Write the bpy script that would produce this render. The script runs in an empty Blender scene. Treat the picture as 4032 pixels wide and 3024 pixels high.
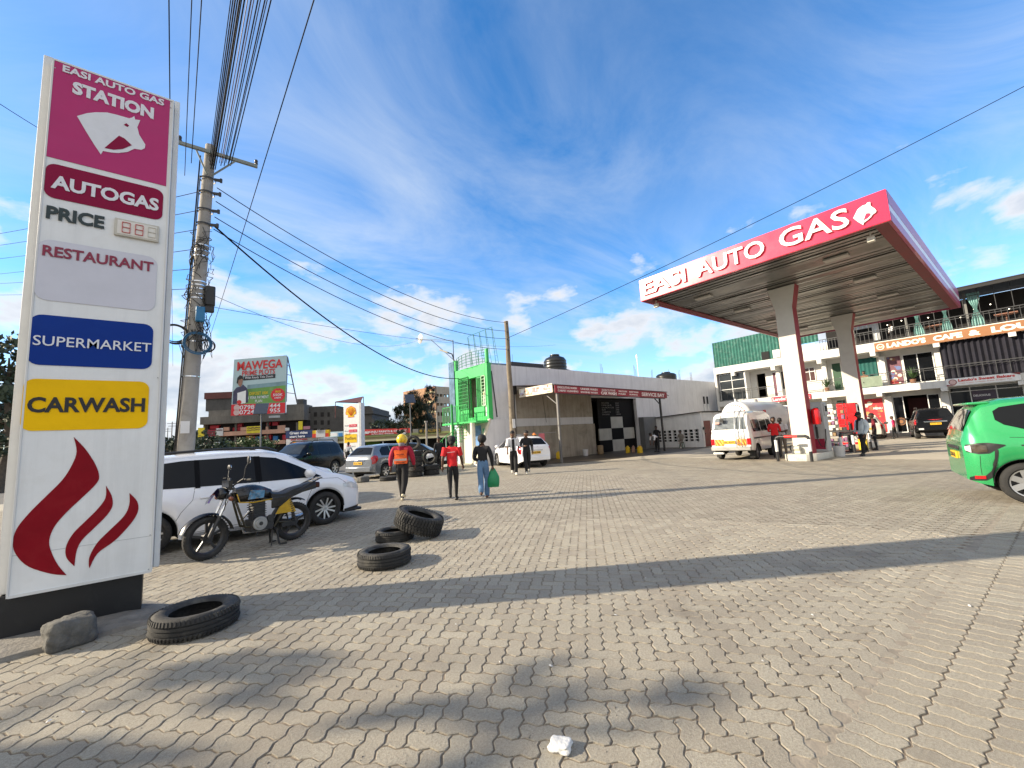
import bpy, bmesh, math, random
from mathutils import Matrix, Vector, noise as mnoise
from math import sin, cos, pi, radians, atan2, sqrt, hypot
S = bpy.context.scene
COL = S.collection
rnd = random.Random(7)

# ---------------------------------------------------------------- camera
FPX, YAW, PIT, ROL, CH = 1658.07, 0.6784, 0.1223, -0.05547, 1.568
FW = Vector((sin(YAW)*cos(PIT), cos(YAW)*cos(PIT), sin(PIT)))
_r = Vector((cos(YAW), -sin(YAW), 0)); _u = _r.cross(FW)
RT = _r*cos(ROL)+_u*sin(ROL); UP = -_r*sin(ROL)+_u*cos(ROL)
cam = bpy.data.cameras.new('camera'); camo = bpy.data.objects.new('camera', cam); COL.objects.link(camo)
m = Matrix((RT, UP, -FW)).transposed().to_4x4(); m.translation = (0, 0, CH)
camo.matrix_world = m
cam.sensor_width = 36; cam.sensor_fit = 'HORIZONTAL'; cam.lens = FPX/4032*36
cam.clip_start = .05; cam.clip_end = 5000
S.camera = camo

# ---------------------------------------------------------------- sun, sky, exposure
SUN_EL, SUN_AZ = radians(24), radians(-56)          # azimuth clockwise from +Y
SD = Vector((sin(SUN_AZ)*cos(SUN_EL), cos(SUN_AZ)*cos(SUN_EL), sin(SUN_EL)))
sl = bpy.data.lights.new('sun', 'SUN'); sl.energy = 3.9; sl.angle = radians(.55); sl.color = (1, .86, .66)
so = bpy.data.objects.new('sun', sl); COL.objects.link(so)
so.rotation_euler = SD.to_track_quat('Z', 'Y').to_euler(); so.location = SD*60
S.view_settings.view_transform = 'Standard'; S.view_settings.look = 'None'
S.view_settings.exposure = 1.3; S.view_settings.gamma = 1
S.cycles.max_bounces = 6; S.cycles.use_denoising = True
S.cycles.sample_clamp_indirect = 6

def N(nt, typ, **kw):
    n = nt.nodes.new(typ)
    for k, v in kw.items():
        if k.startswith('i_'):
            n.inputs[k[2:].replace('_', ' ')].default_value = v
        else: setattr(n, k, v)
    return n
def mth(nt, op, a, b=None, c=None, clamp=False):
    n = nt.nodes.new('ShaderNodeMath'); n.operation = op; n.use_clamp = clamp
    for i, v in enumerate((a, b, c)):
        if v is None: continue
        if hasattr(v, 'is_output'): nt.links.new(v, n.inputs[i])
        else: n.inputs[i].default_value = v
    return n.outputs[0]
def mixc(nt, f, a, b, blend='MIX'):
    n = nt.nodes.new('ShaderNodeMix'); n.data_type = 'RGBA'; n.blend_type = blend
    for s, v in ((n.inputs[0], f), (n.inputs[6], a), (n.inputs[7], b)):
        if hasattr(v, 'is_output'): nt.links.new(v, s)
        else: s.default_value = v if not isinstance(v, tuple) or len(v) == 4 else (*v, 1)
    return n.outputs[2]
def ramp(nt, f, stops):
    n = nt.nodes.new('ShaderNodeValToRGB'); nt.links.new(f, n.inputs[0])
    e = n.color_ramp.elements
    while len(e) < len(stops): e.new(.5)
    for q, (p, c) in zip(e, stops):
        q.position = p; q.color = (c, c, c, 1) if not isinstance(c, tuple) else (*c, 1)
    return n.outputs[0]

W = bpy.data.worlds.new('World'); S.world = W; W.use_nodes = True
nt = W.node_tree; nt.nodes.clear()
sky = N(nt, 'ShaderNodeTexSky', sky_type='NISHITA', sun_disc=False, sun_elevation=SUN_EL, sun_rotation=SUN_AZ,
        altitude=1800, air_density=1.0, dust_density=.6, ozone_density=2.2)
tc = N(nt, 'ShaderNodeTexCoord'); sp = N(nt, 'ShaderNodeSeparateXYZ'); nt.links.new(tc.outputs['Generated'], sp.inputs[0])
X, Y, Z = sp.outputs
zc = mth(nt, 'MAXIMUM', Z, 0.0)
den = mth(nt, 'ADD', zc, .16)
cb = N(nt, 'ShaderNodeCombineXYZ'); nt.links.new(mth(nt, 'DIVIDE', X, den), cb.inputs[0]); nt.links.new(mth(nt, 'DIVIDE', Y, den), cb.inputs[1])
# thin streaky high cloud
mp = N(nt, 'ShaderNodeMapping'); nt.links.new(cb.outputs[0], mp.inputs[0]); mp.inputs['Rotation'].default_value = (0, 0, radians(62)); mp.inputs['Scale'].default_value = (.5, 1.0, 1)
n1 = N(nt, 'ShaderNodeTexNoise', i_Scale=1.5, i_Detail=11, i_Roughness=.64, i_Distortion=1.1); nt.links.new(mp.outputs[0], n1.inputs[0])
n2 = N(nt, 'ShaderNodeTexNoise', i_Scale=.55, i_Detail=3, i_Roughness=.5); nt.links.new(cb.outputs[0], n2.inputs[0])
ci = mth(nt, 'MULTIPLY', ramp(nt, n1.outputs[0], [(.36, 0), (.72, 1)]), ramp(nt, n2.outputs[0], [(.36, .22), (.60, 1)]))
ci = mth(nt, 'MULTIPLY', ci, .85)
# puffy cloud low over the horizon
mp2 = N(nt, 'ShaderNodeMapping'); nt.links.new(tc.outputs['Generated'], mp2.inputs[0]); mp2.inputs['Scale'].default_value = (1, 1, 2.1); mp2.inputs['Location'].default_value = (3.1, 1.7, .4)
n3 = N(nt, 'ShaderNodeTexNoise', i_Scale=7.2, i_Detail=11, i_Roughness=.55, i_Distortion=.15); nt.links.new(mp2.outputs[0], n3.inputs[0])
band = ramp(nt, Z, [(.0, .545), (.10, .50), (.20, .445), (.32, .38), (.46, .15)])
cu = mth(nt, 'SUBTRACT', mth(nt, 'ADD', n3.outputs[0], band), .90)
cum = ramp(nt, cu, [(.0, 0), (.13, 1)])
core = ramp(nt, cu, [(.06, 0), (.3, 1)])
hz = ramp(nt, Z, [(-.02, 1), (.30, 0)])
base = mixc(nt, mth(nt, 'MULTIPLY', hz, .28), sky.outputs[0], (2.0, 2.5, 3.0))
hs = N(nt, 'ShaderNodeHueSaturation', i_Saturation=1.27, i_Value=.88); nt.links.new(base, hs.inputs['Color'])
c1 = mixc(nt, ci, hs.outputs[0], (2.15, 2.4, 2.7))
ccol = mixc(nt, core, (2.75, 2.75, 2.78), (1.5, 1.68, 1.98))
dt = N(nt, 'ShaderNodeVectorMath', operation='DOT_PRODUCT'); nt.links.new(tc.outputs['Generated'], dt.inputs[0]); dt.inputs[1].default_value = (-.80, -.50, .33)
fill_veil = mth(nt, 'MULTIPLY', ramp(nt, dt.outputs['Value'], [(.02, 0), (.62, 1)]), ramp(nt, n1.outputs[0], [(.2, .62), (.6, 1)]))   # bright cloud sheet added left and behind the camera to neutralise the fill light
c1 = mixc(nt, mth(nt, 'MULTIPLY', fill_veil, .92), c1, (3.3, 3.15, 2.9))
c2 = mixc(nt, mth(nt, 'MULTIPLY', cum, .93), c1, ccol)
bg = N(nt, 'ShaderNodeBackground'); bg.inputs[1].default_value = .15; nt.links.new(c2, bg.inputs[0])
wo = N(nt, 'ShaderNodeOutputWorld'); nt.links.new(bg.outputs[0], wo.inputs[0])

# ---------------------------------------------------------------- helpers
K = 4032/2212
def ray(x, y):                       # a sight line through a spot of the photograph (2212 px wide)
    return FW + RT*((x*K-2016)/FPX) - UP*((y*K-1512)/FPX)
def ground(x, y, z=0.):
    d = ray(x, y); t = (z-CH)/d.z; return Vector((0, 0, CH)) + d*t
def away(x, y, dist):
    return Vector((0, 0, CH)) + ray(x, y)*dist

MATS = {}
def M(name, c=(.5, .5, .5), r=.6, var=.14, sc=5., bump=0., bsc=60., metal=0., coat=0., streak=0., dirt=None, dsc=1.3, spec=.5, emit=0., trans=0.):
    if name in MATS: return MATS[name]
    mt = bpy.data.materials.new(name); mt.use_nodes = True; nt = mt.node_tree
    b = nt.nodes['Principled BSDF']; tc = N(nt, 'ShaderNodeTexCoord'); co = tc.outputs['Object']
    b.inputs['Roughness'].default_value = r; b.inputs['Metallic'].default_value = metal
    b.inputs['Specular IOR Level'].default_value = spec
    if coat: b.inputs['Coat Weight'].default_value = coat; b.inputs['Coat Roughness'].default_value = .06
    if trans: b.inputs['Transmission Weight'].default_value = trans
    lo = tuple(max(0, v*(1-var)) for v in c); hi = tuple(min(1, v*(1+var*.8)) for v in c)
    n = N(nt, 'ShaderNodeTexNoise', i_Scale=sc, i_Detail=6, i_Roughness=.62); nt.links.new(co, n.inputs[0])
    col = mixc(nt, ramp(nt, n.outputs[0], [(.3, 0), (.7, 1)]), lo, hi)
    if streak:
        mp = N(nt, 'ShaderNodeMapping'); nt.links.new(co, mp.inputs[0]); mp.inputs['Scale'].default_value = (2.2, 2.2, .16)
        n2 = N(nt, 'ShaderNodeTexNoise', i_Scale=2., i_Detail=7, i_Roughness=.7); nt.links.new(mp.outputs[0], n2.inputs[0])
        col = mixc(nt, mth(nt, 'MULTIPLY', ramp(nt, n2.outputs[0], [(.48, 0), (.75, 1)]), streak), col, tuple(v*.5 for v in c))
    if dirt:
        n3 = N(nt, 'ShaderNodeTexNoise', i_Scale=dsc, i_Detail=8, i_Roughness=.7, i_Distortion=.6); nt.links.new(co, n3.inputs[0])
        col = mixc(nt, mth(nt, 'MULTIPLY', ramp(nt, n3.outputs[0], [(.5, 0), (.72, 1)]), dirt[3]), col, dirt[:3])
    nt.links.new(col, b.inputs['Base Color'])
    if r > .12:
        nt.links.new(mth(nt, 'MULTIPLY_ADD', n.outputs[0], .18, r-.09), b.inputs['Roughness'])
    if bump:
        nb = N(nt, 'ShaderNodeTexNoise', i_Scale=bsc, i_Detail=5, i_Roughness=.65); nt.links.new(co, nb.inputs[0])
        bp = N(nt, 'ShaderNodeBump', i_Strength=bump, i_Distance=.02); nt.links.new(nb.outputs[0], bp.inputs['Height']); nt.links.new(bp.outputs[0], b.inputs['Normal'])
    if emit:
        b.inputs['Emission Color'].default_value = (*c, 1); b.inputs['Emission Strength'].default_value = emit
    MATS[name] = mt
    return mt

XF = {}
def tag(o, label=None, cat=None, group=None, kind=None):
    if label: o['label'] = label
    if cat: o['category'] = cat
    if group: o['group'] = group
    if kind: o['kind'] = kind
    return o
def thing(name, label, cat, loc=(0, 0, 0), rz=0., group=None):
    o = bpy.data.objects.new(name, None); COL.objects.link(o); o.empty_display_size = .2
    o.location = loc; o.rotation_euler = (0, 0, rz); XF[o] = Matrix.Translation(loc) @ Matrix.Rotation(rz, 4, 'Z')
    return tag(o, label, cat, group)

class MB:
    def __init__(s): s.v = []; s.f = []; s.m = []; s.t = Matrix()
    def add(s, vs, fs, m=0):
        k = len(s.v); t = s.t
        s.v += [t @ Vector(p) for p in vs]
        for f in fs: s.f.append([i+k for i in f]); s.m.append(m)
        return s
    def box(s, a, b, m=0):
        (x0, y0, z0), (x1, y1, z1) = a, b
        if x0 > x1: x0, x1 = x1, x0
        if y0 > y1: y0, y1 = y1, y0
        if z0 > z1: z0, z1 = z1, z0
        return s.add([(x0, y0, z0), (x1, y0, z0), (x1, y1, z0), (x0, y1, z0), (x0, y0, z1), (x1, y0, z1), (x1, y1, z1), (x0, y1, z1)],
                     [(3, 2, 1, 0), (4, 5, 6, 7), (0, 1, 5, 4), (1, 2, 6, 5), (2, 3, 7, 6), (3, 0, 4, 7)], m)
    def bar(s, p, q, w, h=None, m=0, up=(0, 0, 1)):
        p, q = Vector(p), Vector(q); d = (q-p).normalized(); h = h or w
        u = Vector(up)
        if abs(d.dot(u)) > .95: u = Vector((1, 0, 0))
        a = d.cross(u).normalized()*w/2; b = a.cross(d).normalized()*h/2
        vs = [p-a-b, p+a-b, p+a+b, p-a+b, q-a-b, q+a-b, q+a+b, q-a+b]
        return s.add(vs, [(0, 1, 2, 3), (7, 6, 5, 4), (4, 5, 1, 0), (5, 6, 2, 1), (6, 7, 3, 2), (7, 4, 0, 3)], m)
    def tube(s, pts, r, n=8, m=0, caps=True, closed=False):
        P = [Vector(p) for p in pts]; L = len(P); rr = r if isinstance(r, (list, tuple)) else [r]*L
        vs = []; prev = None
        for i, p in enumerate(P):
            if closed: d = P[(i+1) % L]-P[i-1]
            else: d = P[min(i+1, L-1)]-P[max(i-1, 0)]
            d = d.normalized() if d.length > 1e-9 else Vector((0, 0, 1))
            if prev is None:
                a = d.cross(Vector((0, 0, 1)))
                if a.length < .05: a = d.cross(Vector((1, 0, 0)))
            else: a = prev - d*prev.dot(d)
            a.normalize(); prev = a; b = d.cross(a)
            for j in range(n):
                t = 2*pi*j/n; vs.append(p + (a*cos(t)+b*sin(t))*rr[i])
        fs = []
        for i in range(L if closed else L-1):
            i2 = (i+1) % L
            for j in range(n): fs.append((i*n+j, i*n+(j+1) % n, i2*n+(j+1) % n, i2*n+j))
        if caps and not closed:
            fs.append(tuple(range(n))[::-1]); fs.append(tuple(range((L-1)*n, L*n)))
        return s.add(vs, fs, m)
    def cyl(s, p, q, r, r2=None, n=14, m=0): return s.tube([p, q], [r, r if r2 is None else r2], n, m)
    def lathe(s, prof, n=24, org=(0, 0, 0), ax='z', m=0, closed=False):
        o = Vector(org); vs = []; L = len(prof)
        for (r, h) in prof:
            for j in range(n):
                t = 2*pi*j/n; a, b = r*cos(t), r*sin(t)
                vs.append(o + Vector({'z': (a, b, h), 'y': (a, h, b), 'x': (h, a, b)}[ax]))
        fs = []
        for i in range(L if closed else L-1):
            i2 = (i+1) % L
            for j in range(n): fs.append((i*n+j, i*n+(j+1) % n, i2*n+(j+1) % n, i2*n+j))
        return s.add(vs, fs, m)
    def prism(s, poly, org, u, v, th, m=0):
        o, u, v = Vector(org), Vector(u), Vector(v); w = u.cross(v).normalized()
        L = len(poly); ar = sum(poly[i-1][0]*poly[i][1]-poly[i][0]*poly[i-1][1] for i in range(L))
        if ar < 0: poly = poly[::-1]
        vs = [o+u*a+v*b for a, b in poly] + [o+u*a+v*b+w*th for a, b in poly]
        fs = [tuple(range(L))[::-1], tuple(range(L, 2*L))] + [(i, (i+1) % L, L+(i+1) % L, L+i) for i in range(L)]
        return s.add(vs, fs, m)
    def grid(s, P, m=0, flip=False, wrap=False):
        a = len(P); b = len(P[0]); vs = [p for r in P for p in r]; fs = []
        for i in range(a-1):
            for j in range(b if wrap else b-1):
                j2 = (j+1) % b
                q = (i*b+j, i*b+j2, (i+1)*b+j2, (i+1)*b+j); fs.append(q[::-1] if flip else q)
        return s.add(vs, fs, m)
    def ball(s, c, r, n=12, m=0, sx=1, sy=1, sz=1):
        P = []
        for i in range(n+1):
            a = pi*i/n; P.append([(c[0]+r*sx*sin(a)*cos(2*pi*j/n), c[1]+r*sy*sin(a)*sin(2*pi*j/n), c[2]-r*sz*cos(a)) for j in range(n)])
        return s.grid(P, m, wrap=True)
    def text(s, body, org, u, v, w, h, m=0, bold=0., th=.004, shear=0.):
        vs, fs = glyphs(body, bold, th, shear)
        x0 = min(p[0] for p in vs); x1 = max(p[0] for p in vs); y0 = min(p[1] for p in vs); y1 = max(p[1] for p in vs)
        o, u, v = Vector(org), Vector(u), Vector(v); n = u.cross(v)
        k = (w/(x1-x0)); q = h/(y1-y0)
        return s.add([o+u*((p[0]-x0)*k)+v*((p[1]-y0)*q)+n*(p[2]+th) for p in vs], fs, m)
    def build(s, name, mats, parent=None, smooth=None, world=True, bevel=0., bseg=2):
        me = bpy.data.meshes.new(name); o = bpy.data.objects.new(name, me); COL.objects.link(o)
        vs = s.v
        if parent is not None:
            Mx = XF[parent]; XF[o] = Mx; o.parent = parent
            if world: Mi = Mx.inverted(); vs = [Mi @ p for p in vs]
        else: XF[o] = Matrix()
        me.from_pydata([tuple(p) for p in vs], [], s.f)
        if not isinstance(mats, (list, tuple)): mats = [mats]
        for x in mats: me.materials.append(x)
        if len(mats) > 1: me.polygons.foreach_set('material_index', s.m)
        me.update()
        if smooth is not None:
            me.polygons.foreach_set('use_smooth', [True]*len(me.polygons)); me.set_sharp_from_angle(angle=radians(smooth))
        if bevel:
            md = o.modifiers.new('bevel', 'BEVEL'); md.width = bevel; md.segments = bseg; md.limit_method = 'ANGLE'; md.angle_limit = radians(35)
            me.polygons.foreach_set('use_smooth', [True]*len(me.polygons)); me.set_sharp_from_angle(angle=radians(50))
        return o
GL = {}
def glyphs(body, bold, th, shear):
    k = (body, bold, th, shear)
    if k not in GL:
        cu = bpy.data.curves.new('lettering', 'FONT'); cu.body = body; cu.offset = bold; cu.extrude = th; cu.shear = shear; cu.resolution_u = 3
        ob = bpy.data.objects.new('lettering', cu); COL.objects.link(ob)
        dg = bpy.context.evaluated_depsgraph_get(); me = bpy.data.meshes.new_from_object(ob.evaluated_get(dg))
        GL[k] = ([tuple(p.co) for p in me.vertices], [tuple(p.vertices) for p in me.polygons])
        bpy.data.objects.remove(ob); bpy.data.meshes.remove(me); bpy.data.curves.remove(cu)
    return GL[k]
def rrect(w, h, r, n=5):
    P = []
    for cx, cy, a0 in ((w-r, h-r, 0), (r, h-r, 90), (r, r, 180), (w-r, r, 270)):
        for i in range(n+1):
            a = radians(a0+90*i/n); P.append((cx+r*cos(a), cy+r*sin(a)))
    return P
def one(mb, name, mats, label, cat, loc, group=None, smooth=None, bevel=0., kind=None, rz=0.):
    """a thing that is one mesh: built in its own frame, standing at loc"""
    o = mb.build(name, mats, None, smooth, bevel=bevel); o.location = loc; o.rotation_euler = (0, 0, rz)
    return tag(o, label, cat, group, kind)
def copy_tree(o, loc=None, rz=None, label=None):
    def rec(a, p):
        c = a.copy(); COL.objects.link(c)
        if p is not None: c.parent = p
        for ch in a.children: rec(ch, c)
        return c
    c = rec(o, None)
    if loc is not None: c.location = loc
    if rz is not None: c.rotation_euler = (0, 0, rz)
    if label: c['label'] = label
    return c

# shared materials
white_paint = M('white_paint', (.68, .68, .66), .45, .06, 4, streak=.25)
white_panel = M('white_panel', (.78, .79, .78), .35, .04, 3, streak=.3, dirt=(.62, .61, .57, .35), dsc=2.2)
black_rubber = M('black_rubber', (.022, .022, .022), .8, .3, 18, bump=.25, bsc=90, dirt=(.125, .118, .10, .75), dsc=5)
black_plastic = M('black_plastic', (.015, .015, .016), .45, .2, 10)
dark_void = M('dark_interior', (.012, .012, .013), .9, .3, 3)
steel = M('steel', (.42, .43, .44), .38, .15, 9, metal=.85)
chrome = M('chrome', (.75, .76, .78), .12, .05, 9, metal=1)
dark_steel = M('dark_painted_steel', (.03, .032, .035), .5, .25, 8)
tint_glass = M('tinted_glass', (.006, .007, .009), .05, .1, 3, spec=.22)
clear_glass = M('window_glass', (.03, .036, .04), .08, .2, 2, spec=.45)
concrete = M('concrete', (.34, .32, .29), .85, .2, 5, bump=.3, bsc=45, dirt=(.16, .15, .13, .5), dsc=1.5)
red_paint = M('red_paint', (.62, .012, .018), .3, .1, 4, coat=.3)
plate_yellow = M('number_plate_yellow', (.72, .42, .02), .45, .1, 20)
# ---------------------------------------------------------------- ground
def paver_mat():
    mt = bpy.data.materials.new('concrete_paver'); mt.use_nodes = True; nt = mt.node_tree; b = nt.nodes['Principled BSDF']
    tc = N(nt, 'ShaderNodeTexCoord'); ge = N(nt, 'ShaderNodeNewGeometry'); co = tc.outputs['Object']
    rp = ge.outputs['Random Per Island']
    col = mixc(nt, ramp(nt, rp, [(0, 0), (.5, .45), (1, 1)]), (.335, .303, .245), (.47, .435, .35))
    n0 = N(nt, 'ShaderNodeTexNoise', i_Scale=.45, i_Detail=5, i_Roughness=.6); nt.links.new(co, n0.inputs[0])
    col = mixc(nt, mth(nt, 'MULTIPLY', ramp(nt, n0.outputs[0], [(.4, 0), (.7, 1)]), .5), col, (.46, .41, .32))
    n4 = N(nt, 'ShaderNodeTexNoise', i_Scale=2.1, i_Detail=6, i_Roughness=.7); nt.links.new(co, n4.inputs[0])
    col = mixc(nt, mth(nt, 'MULTIPLY', ramp(nt, n4.outputs[0], [(.5, 0), (.75, 1)]), .35), col, (.29, .255, .205))
    n1 = N(nt, 'ShaderNodeTexNoise', i_Scale=70., i_Detail=6, i_Roughness=.75); nt.links.new(co, n1.inputs[0])
    col = mixc(nt, mth(nt, 'MULTIPLY', ramp(nt, n1.outputs[0], [(.38, 0), (.62, 1)]), .95), mixc(nt, .62, col, (.20, .175, .14)), col)
    n2 = N(nt, 'ShaderNodeTexNoise', i_Scale=260., i_Detail=3, i_Roughness=.7); nt.links.new(co, n2.inputs[0])
    col = mixc(nt, mth(nt, 'MULTIPLY', ramp(nt, n2.outputs[0], [(.54, 0), (.68, 1)]), .65), col, (.62, .58, .50))
    mp = N(nt, 'ShaderNodeMapping'); nt.links.new(co, mp.inputs[0]); mp.inputs['Rotation'].default_value = (0, 0, .5); mp.inputs['Scale'].default_value = (.16, .9, 1)
    n5 = N(nt, 'ShaderNodeTexNoise', i_Scale=1.4, i_Detail=6, i_Roughness=.65, i_Distortion=.8); nt.links.new(mp.outputs[0], n5.inputs[0])
    col = mixc(nt, mth(nt, 'MULTIPLY', ramp(nt, n5.outputs[0], [(.5, 0), (.72, 1)]), .42), col, (.24, .205, .165))        # worn wheel tracks
    n6 = N(nt, 'ShaderNodeTexVoronoi', i_Scale=.55, i_Randomness=1.); nt.links.new(co, n6.inputs[0])
    col = mixc(nt, mth(nt, 'MULTIPLY', mth(nt, 'MULTIPLY', ramp(nt, n6.outputs['Distance'], [(.05, 1), (.24, 0)]), ramp(nt, n4.outputs[0], [(.4, 0), (.6, 1)])), .5), col, (.14, .12, .10))   # oil spots
    nt.links.new(col, b.inputs['Base Color']); b.inputs['Roughness'].default_value = .88; b.inputs['Specular IOR Level'].default_value = .25
    ad = mth(nt, 'ADD', n1.outputs[0], mth(nt, 'MULTIPLY', n2.outputs[0], .6))
    bp = N(nt, 'ShaderNodeBump', i_Strength=.9, i_Distance=.012); nt.links.new(ad, bp.inputs['Height']); nt.links.new(bp.outputs[0], b.inputs['Normal'])
    return mt
PAVER = paver_mat()
sand = M('joint_sand', (.20, .16, .115), .95, .3, 30, bump=.3, bsc=200)
far_paving = M('far_paving', (.40, .36, .285), .9, .16, .5, bump=.35, bsc=9, dirt=(.31, .265, .20, .45), dsc=.35)
asphalt = M('asphalt', (.10, .095, .088), .9, .2, .8, bump=.3, bsc=30, dirt=(.2, .17, .13, .5), dsc=.2)
def sheet(name, x0, y0, x1, y1, z, mt, kind='structure'):
    b = MB(); b.add([(x0, y0, z), (x1, y0, z), (x1, y1, z), (x0, y1, z)], [(0, 1, 2, 3)]); return tag(b.build(name, mt), kind=kind)
sheet('ground', -2500, -2500, 2500, 2500, -.03, asphalt)
sheet('joint_sand', -25, -14, 41.2, 26, -.0062, sand)
VW = Vector((sin(YAW), cos(YAW))); VR = Vector((cos(YAW), -sin(YAW)))
def seen(x, y, mg=1.0):
    d = x*VW.x+y*VW.y; r = x*VR.x+y*VR.y
    return d > .5 and abs(r) < 1.36*d+mg
def paving():
    U = .118; vs = []; fs = []
    def emit(org, ax, ay, ci, cj, w, h):
        cx, cy = (ci+w/2)*U, (cj+h/2)*U
        wx, wy = org[0]+ax[0]*cx+ay[0]*cy, org[1]+ax[1]*cx+ay[1]*cy
        d = hypot(wx, wy)
        ns = 8 if d < 4.5 else (6 if d < 8 else 4)
        A = .08
        def edge(n, f):
            return [f(k/n) for k in range(n)]
        wv = lambda t: A*(sin(2*pi*t)-.14*sin(6*pi*t))
        P = []
        for q in range(w): P += edge(ns, lambda t: (ci+q+t, cj+wv(t)))
        for q in range(h): P += edge(ns, lambda t: (ci+w+wv(t), cj+q+t))
        for q in range(w): P += edge(ns, lambda t: (ci+w-q-t, cj+h+wv(1-t)))
        for q in range(h): P += edge(ns, lambda t: (ci+wv(1-t), cj+h-q-t))
        g = .0034+.0030*rnd.random(); dz = rnd.uniform(-.0022, .0016)*(1 if d < 8 else .3)
        tx, ty = rnd.uniform(-.012, .012), rnd.uniform(-.012, .012)
        W2, H2 = w*U/2, h*U/2
        def loop(ins, z):
            o = []
            for a, b_ in P:
                dx, dy = a*U-cx, b_*U-cy
                dx *= (W2-ins)/W2; dy *= (H2-ins)/H2
                px, py = cx+dx, cy+dy
                o.append((org[0]+ax[0]*px+ay[0]*py, org[1]+ax[1]*px+ay[1]*py, z+dz+(dx*tx+dy*ty if d < 9 else 0)))
            return o
        k = len(vs); L = len(P)
        if d < 8:
            vs.extend(loop(g, -.010)); vs.extend(loop(g+.0006, -.0022)); vs.extend(loop(g+.0036, 0.))
            for r in range(2):
                for i in range(L): fs.append((k+r*L+i, k+r*L+(i+1) % L, k+(r+1)*L+(i+1) % L, k+(r+1)*L+i))
            fs.append(tuple(range(k+2*L, k+3*L)))
        else:
            vs.extend(loop(g+.002, 0.)); fs.append(tuple(range(k, k+L)))
    th = radians(90-48.5)                       # herringbone runs about 45 degrees to the forecourt
    ax, ay = (sin(pi/2-th+pi/2)*1., cos(pi/2-th+pi/2)), (cos(th), sin(th))
    R = 24.; n = int(R*1.5/U)
    for i in range(-n, n):
        for j in range(-10, n):
            k = (i-j) % 4
            if k == 0: w, h, ci, cj = 2, 1, i, j
            elif k == 2: w, h, ci, cj = 1, 2, i, j-1
            else: continue
            cx, cy = (ci+w/2)*U, (cj+h/2)*U
            x, y = ax[0]*cx+ay[0]*cy, ax[1]*cx+ay[1]*cy
            if y < .872-.04*(x-2.7) or x > 20 or hypot(x, y) > 23 or not seen(x, y): continue
            emit((0, 0), ax, ay, ci, cj, w, h)
    # edge courses and the bay laid square to the canopy
    for r in range(0, 26):
        for c in range(0, 190):
            w, h = 1, 2
            x = -2+c*U; y = 1.03-.04*(x+2)-(r+.5)*2*U
            if x > 20 or not seen(x, y): continue
            emit((-2, 1.03), (1, -.04), (.04, 1), c, -2*(r+1), w, h)
    me = bpy.data.meshes.new('paving'); me.from_pydata(vs, [], fs); me.materials.append(PAVER); me.update()
    o = bpy.data.objects.new('paving', me); COL.objects.link(o); tag(o, kind='structure')
paving()
b = MB(); b.bar((-3, 1.09, -.0052), (21, .13, -.0052), .16, .004)
tag(b.build('mortar_seam', M('dusty_mortar', (.27, .232, .18), .95, .3, 8, bump=.4, bsc=40)), kind='structure')
b = MB()                                       # the same forecourt beyond the laid blocks, and the wet strip of the wash bay
for x0, y0, x1, y1 in ((-25, 12.5, 12, 26), (12, -14, 41.2, 26)):
    b.add([(x0, y0, -.0045), (x1, y0, -.0045), (x1, y1, -.0045), (x0, y1, -.0045)], [(0, 1, 2, 3)])
tag(b.build('forecourt', far_paving), kind='structure')
wet = M('wet_concrete', (.05, .041, .032), .4, .4, 1.2, bump=.2, bsc=12, dirt=(.2, .16, .12, .6), dsc=.9)
b = MB(); P = [(14.6, 16.6), (17, 15.2), (20, 14.8), (23, 14.6), (26.5, 14.4), (30, 14.9), (30, 19.7), (14.6, 19.7)]
b.add([(x, y, .006) for x, y in P], [tuple(range(len(P)))]); tag(b.build('wash_bay_floor', wet), kind='structure')
# ---------------------------------------------------------------- totem sign of the station
pink_panel = M('magenta_panel', (.47, .04, .165), .45, .04, 4, spec=.15, dirt=(.40, .06, .17, .4), dsc=1.5)
wine_panel = M('wine_panel', (.25, .003, .045), .45, .05, 4, spec=.15)
blue_panel = M('blue_panel', (.001, .032, .24), .45, .05, 4, spec=.15, dirt=(.01, .05, .26, .4), dsc=2)
yellow_panel = M('yellow_panel', (.90, .53, .001), .45, .06, 3, spec=.15, dirt=(.78, .44, .0, .5), dsc=2.5)
grey_panel = M('pale_grey_panel', (.60, .60, .66), .35, .05, 4)
flame_red = M('flame_red', (.23, .002, .010), .5, .1, 5, spec=.15, dirt=(.3, .03, .03, .25), dsc=5)
letter_white = M('letter_white', (.72, .73, .76), .4, .05, 9)
letter_dark = M('letter_dark', (.012, .03, .035), .5, .1, 9)
letter_black = M('letter_black', (.012, .012, .014), .5, .1, 9)
letter_wine = M('letter_wine', (.24, .008, .045), .4, .1, 9)
digit_red = M('digit_red', (.55, .015, .02), .5, .1, 9)
cream_plastic = M('cream_plastic', (.55, .52, .44), .5, .08, 9)
black_gloss = M('black_gloss_paint', (.006, .007, .009), .5, .2, 3, dirt=(.05, .05, .05, .3), dsc=3)
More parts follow.
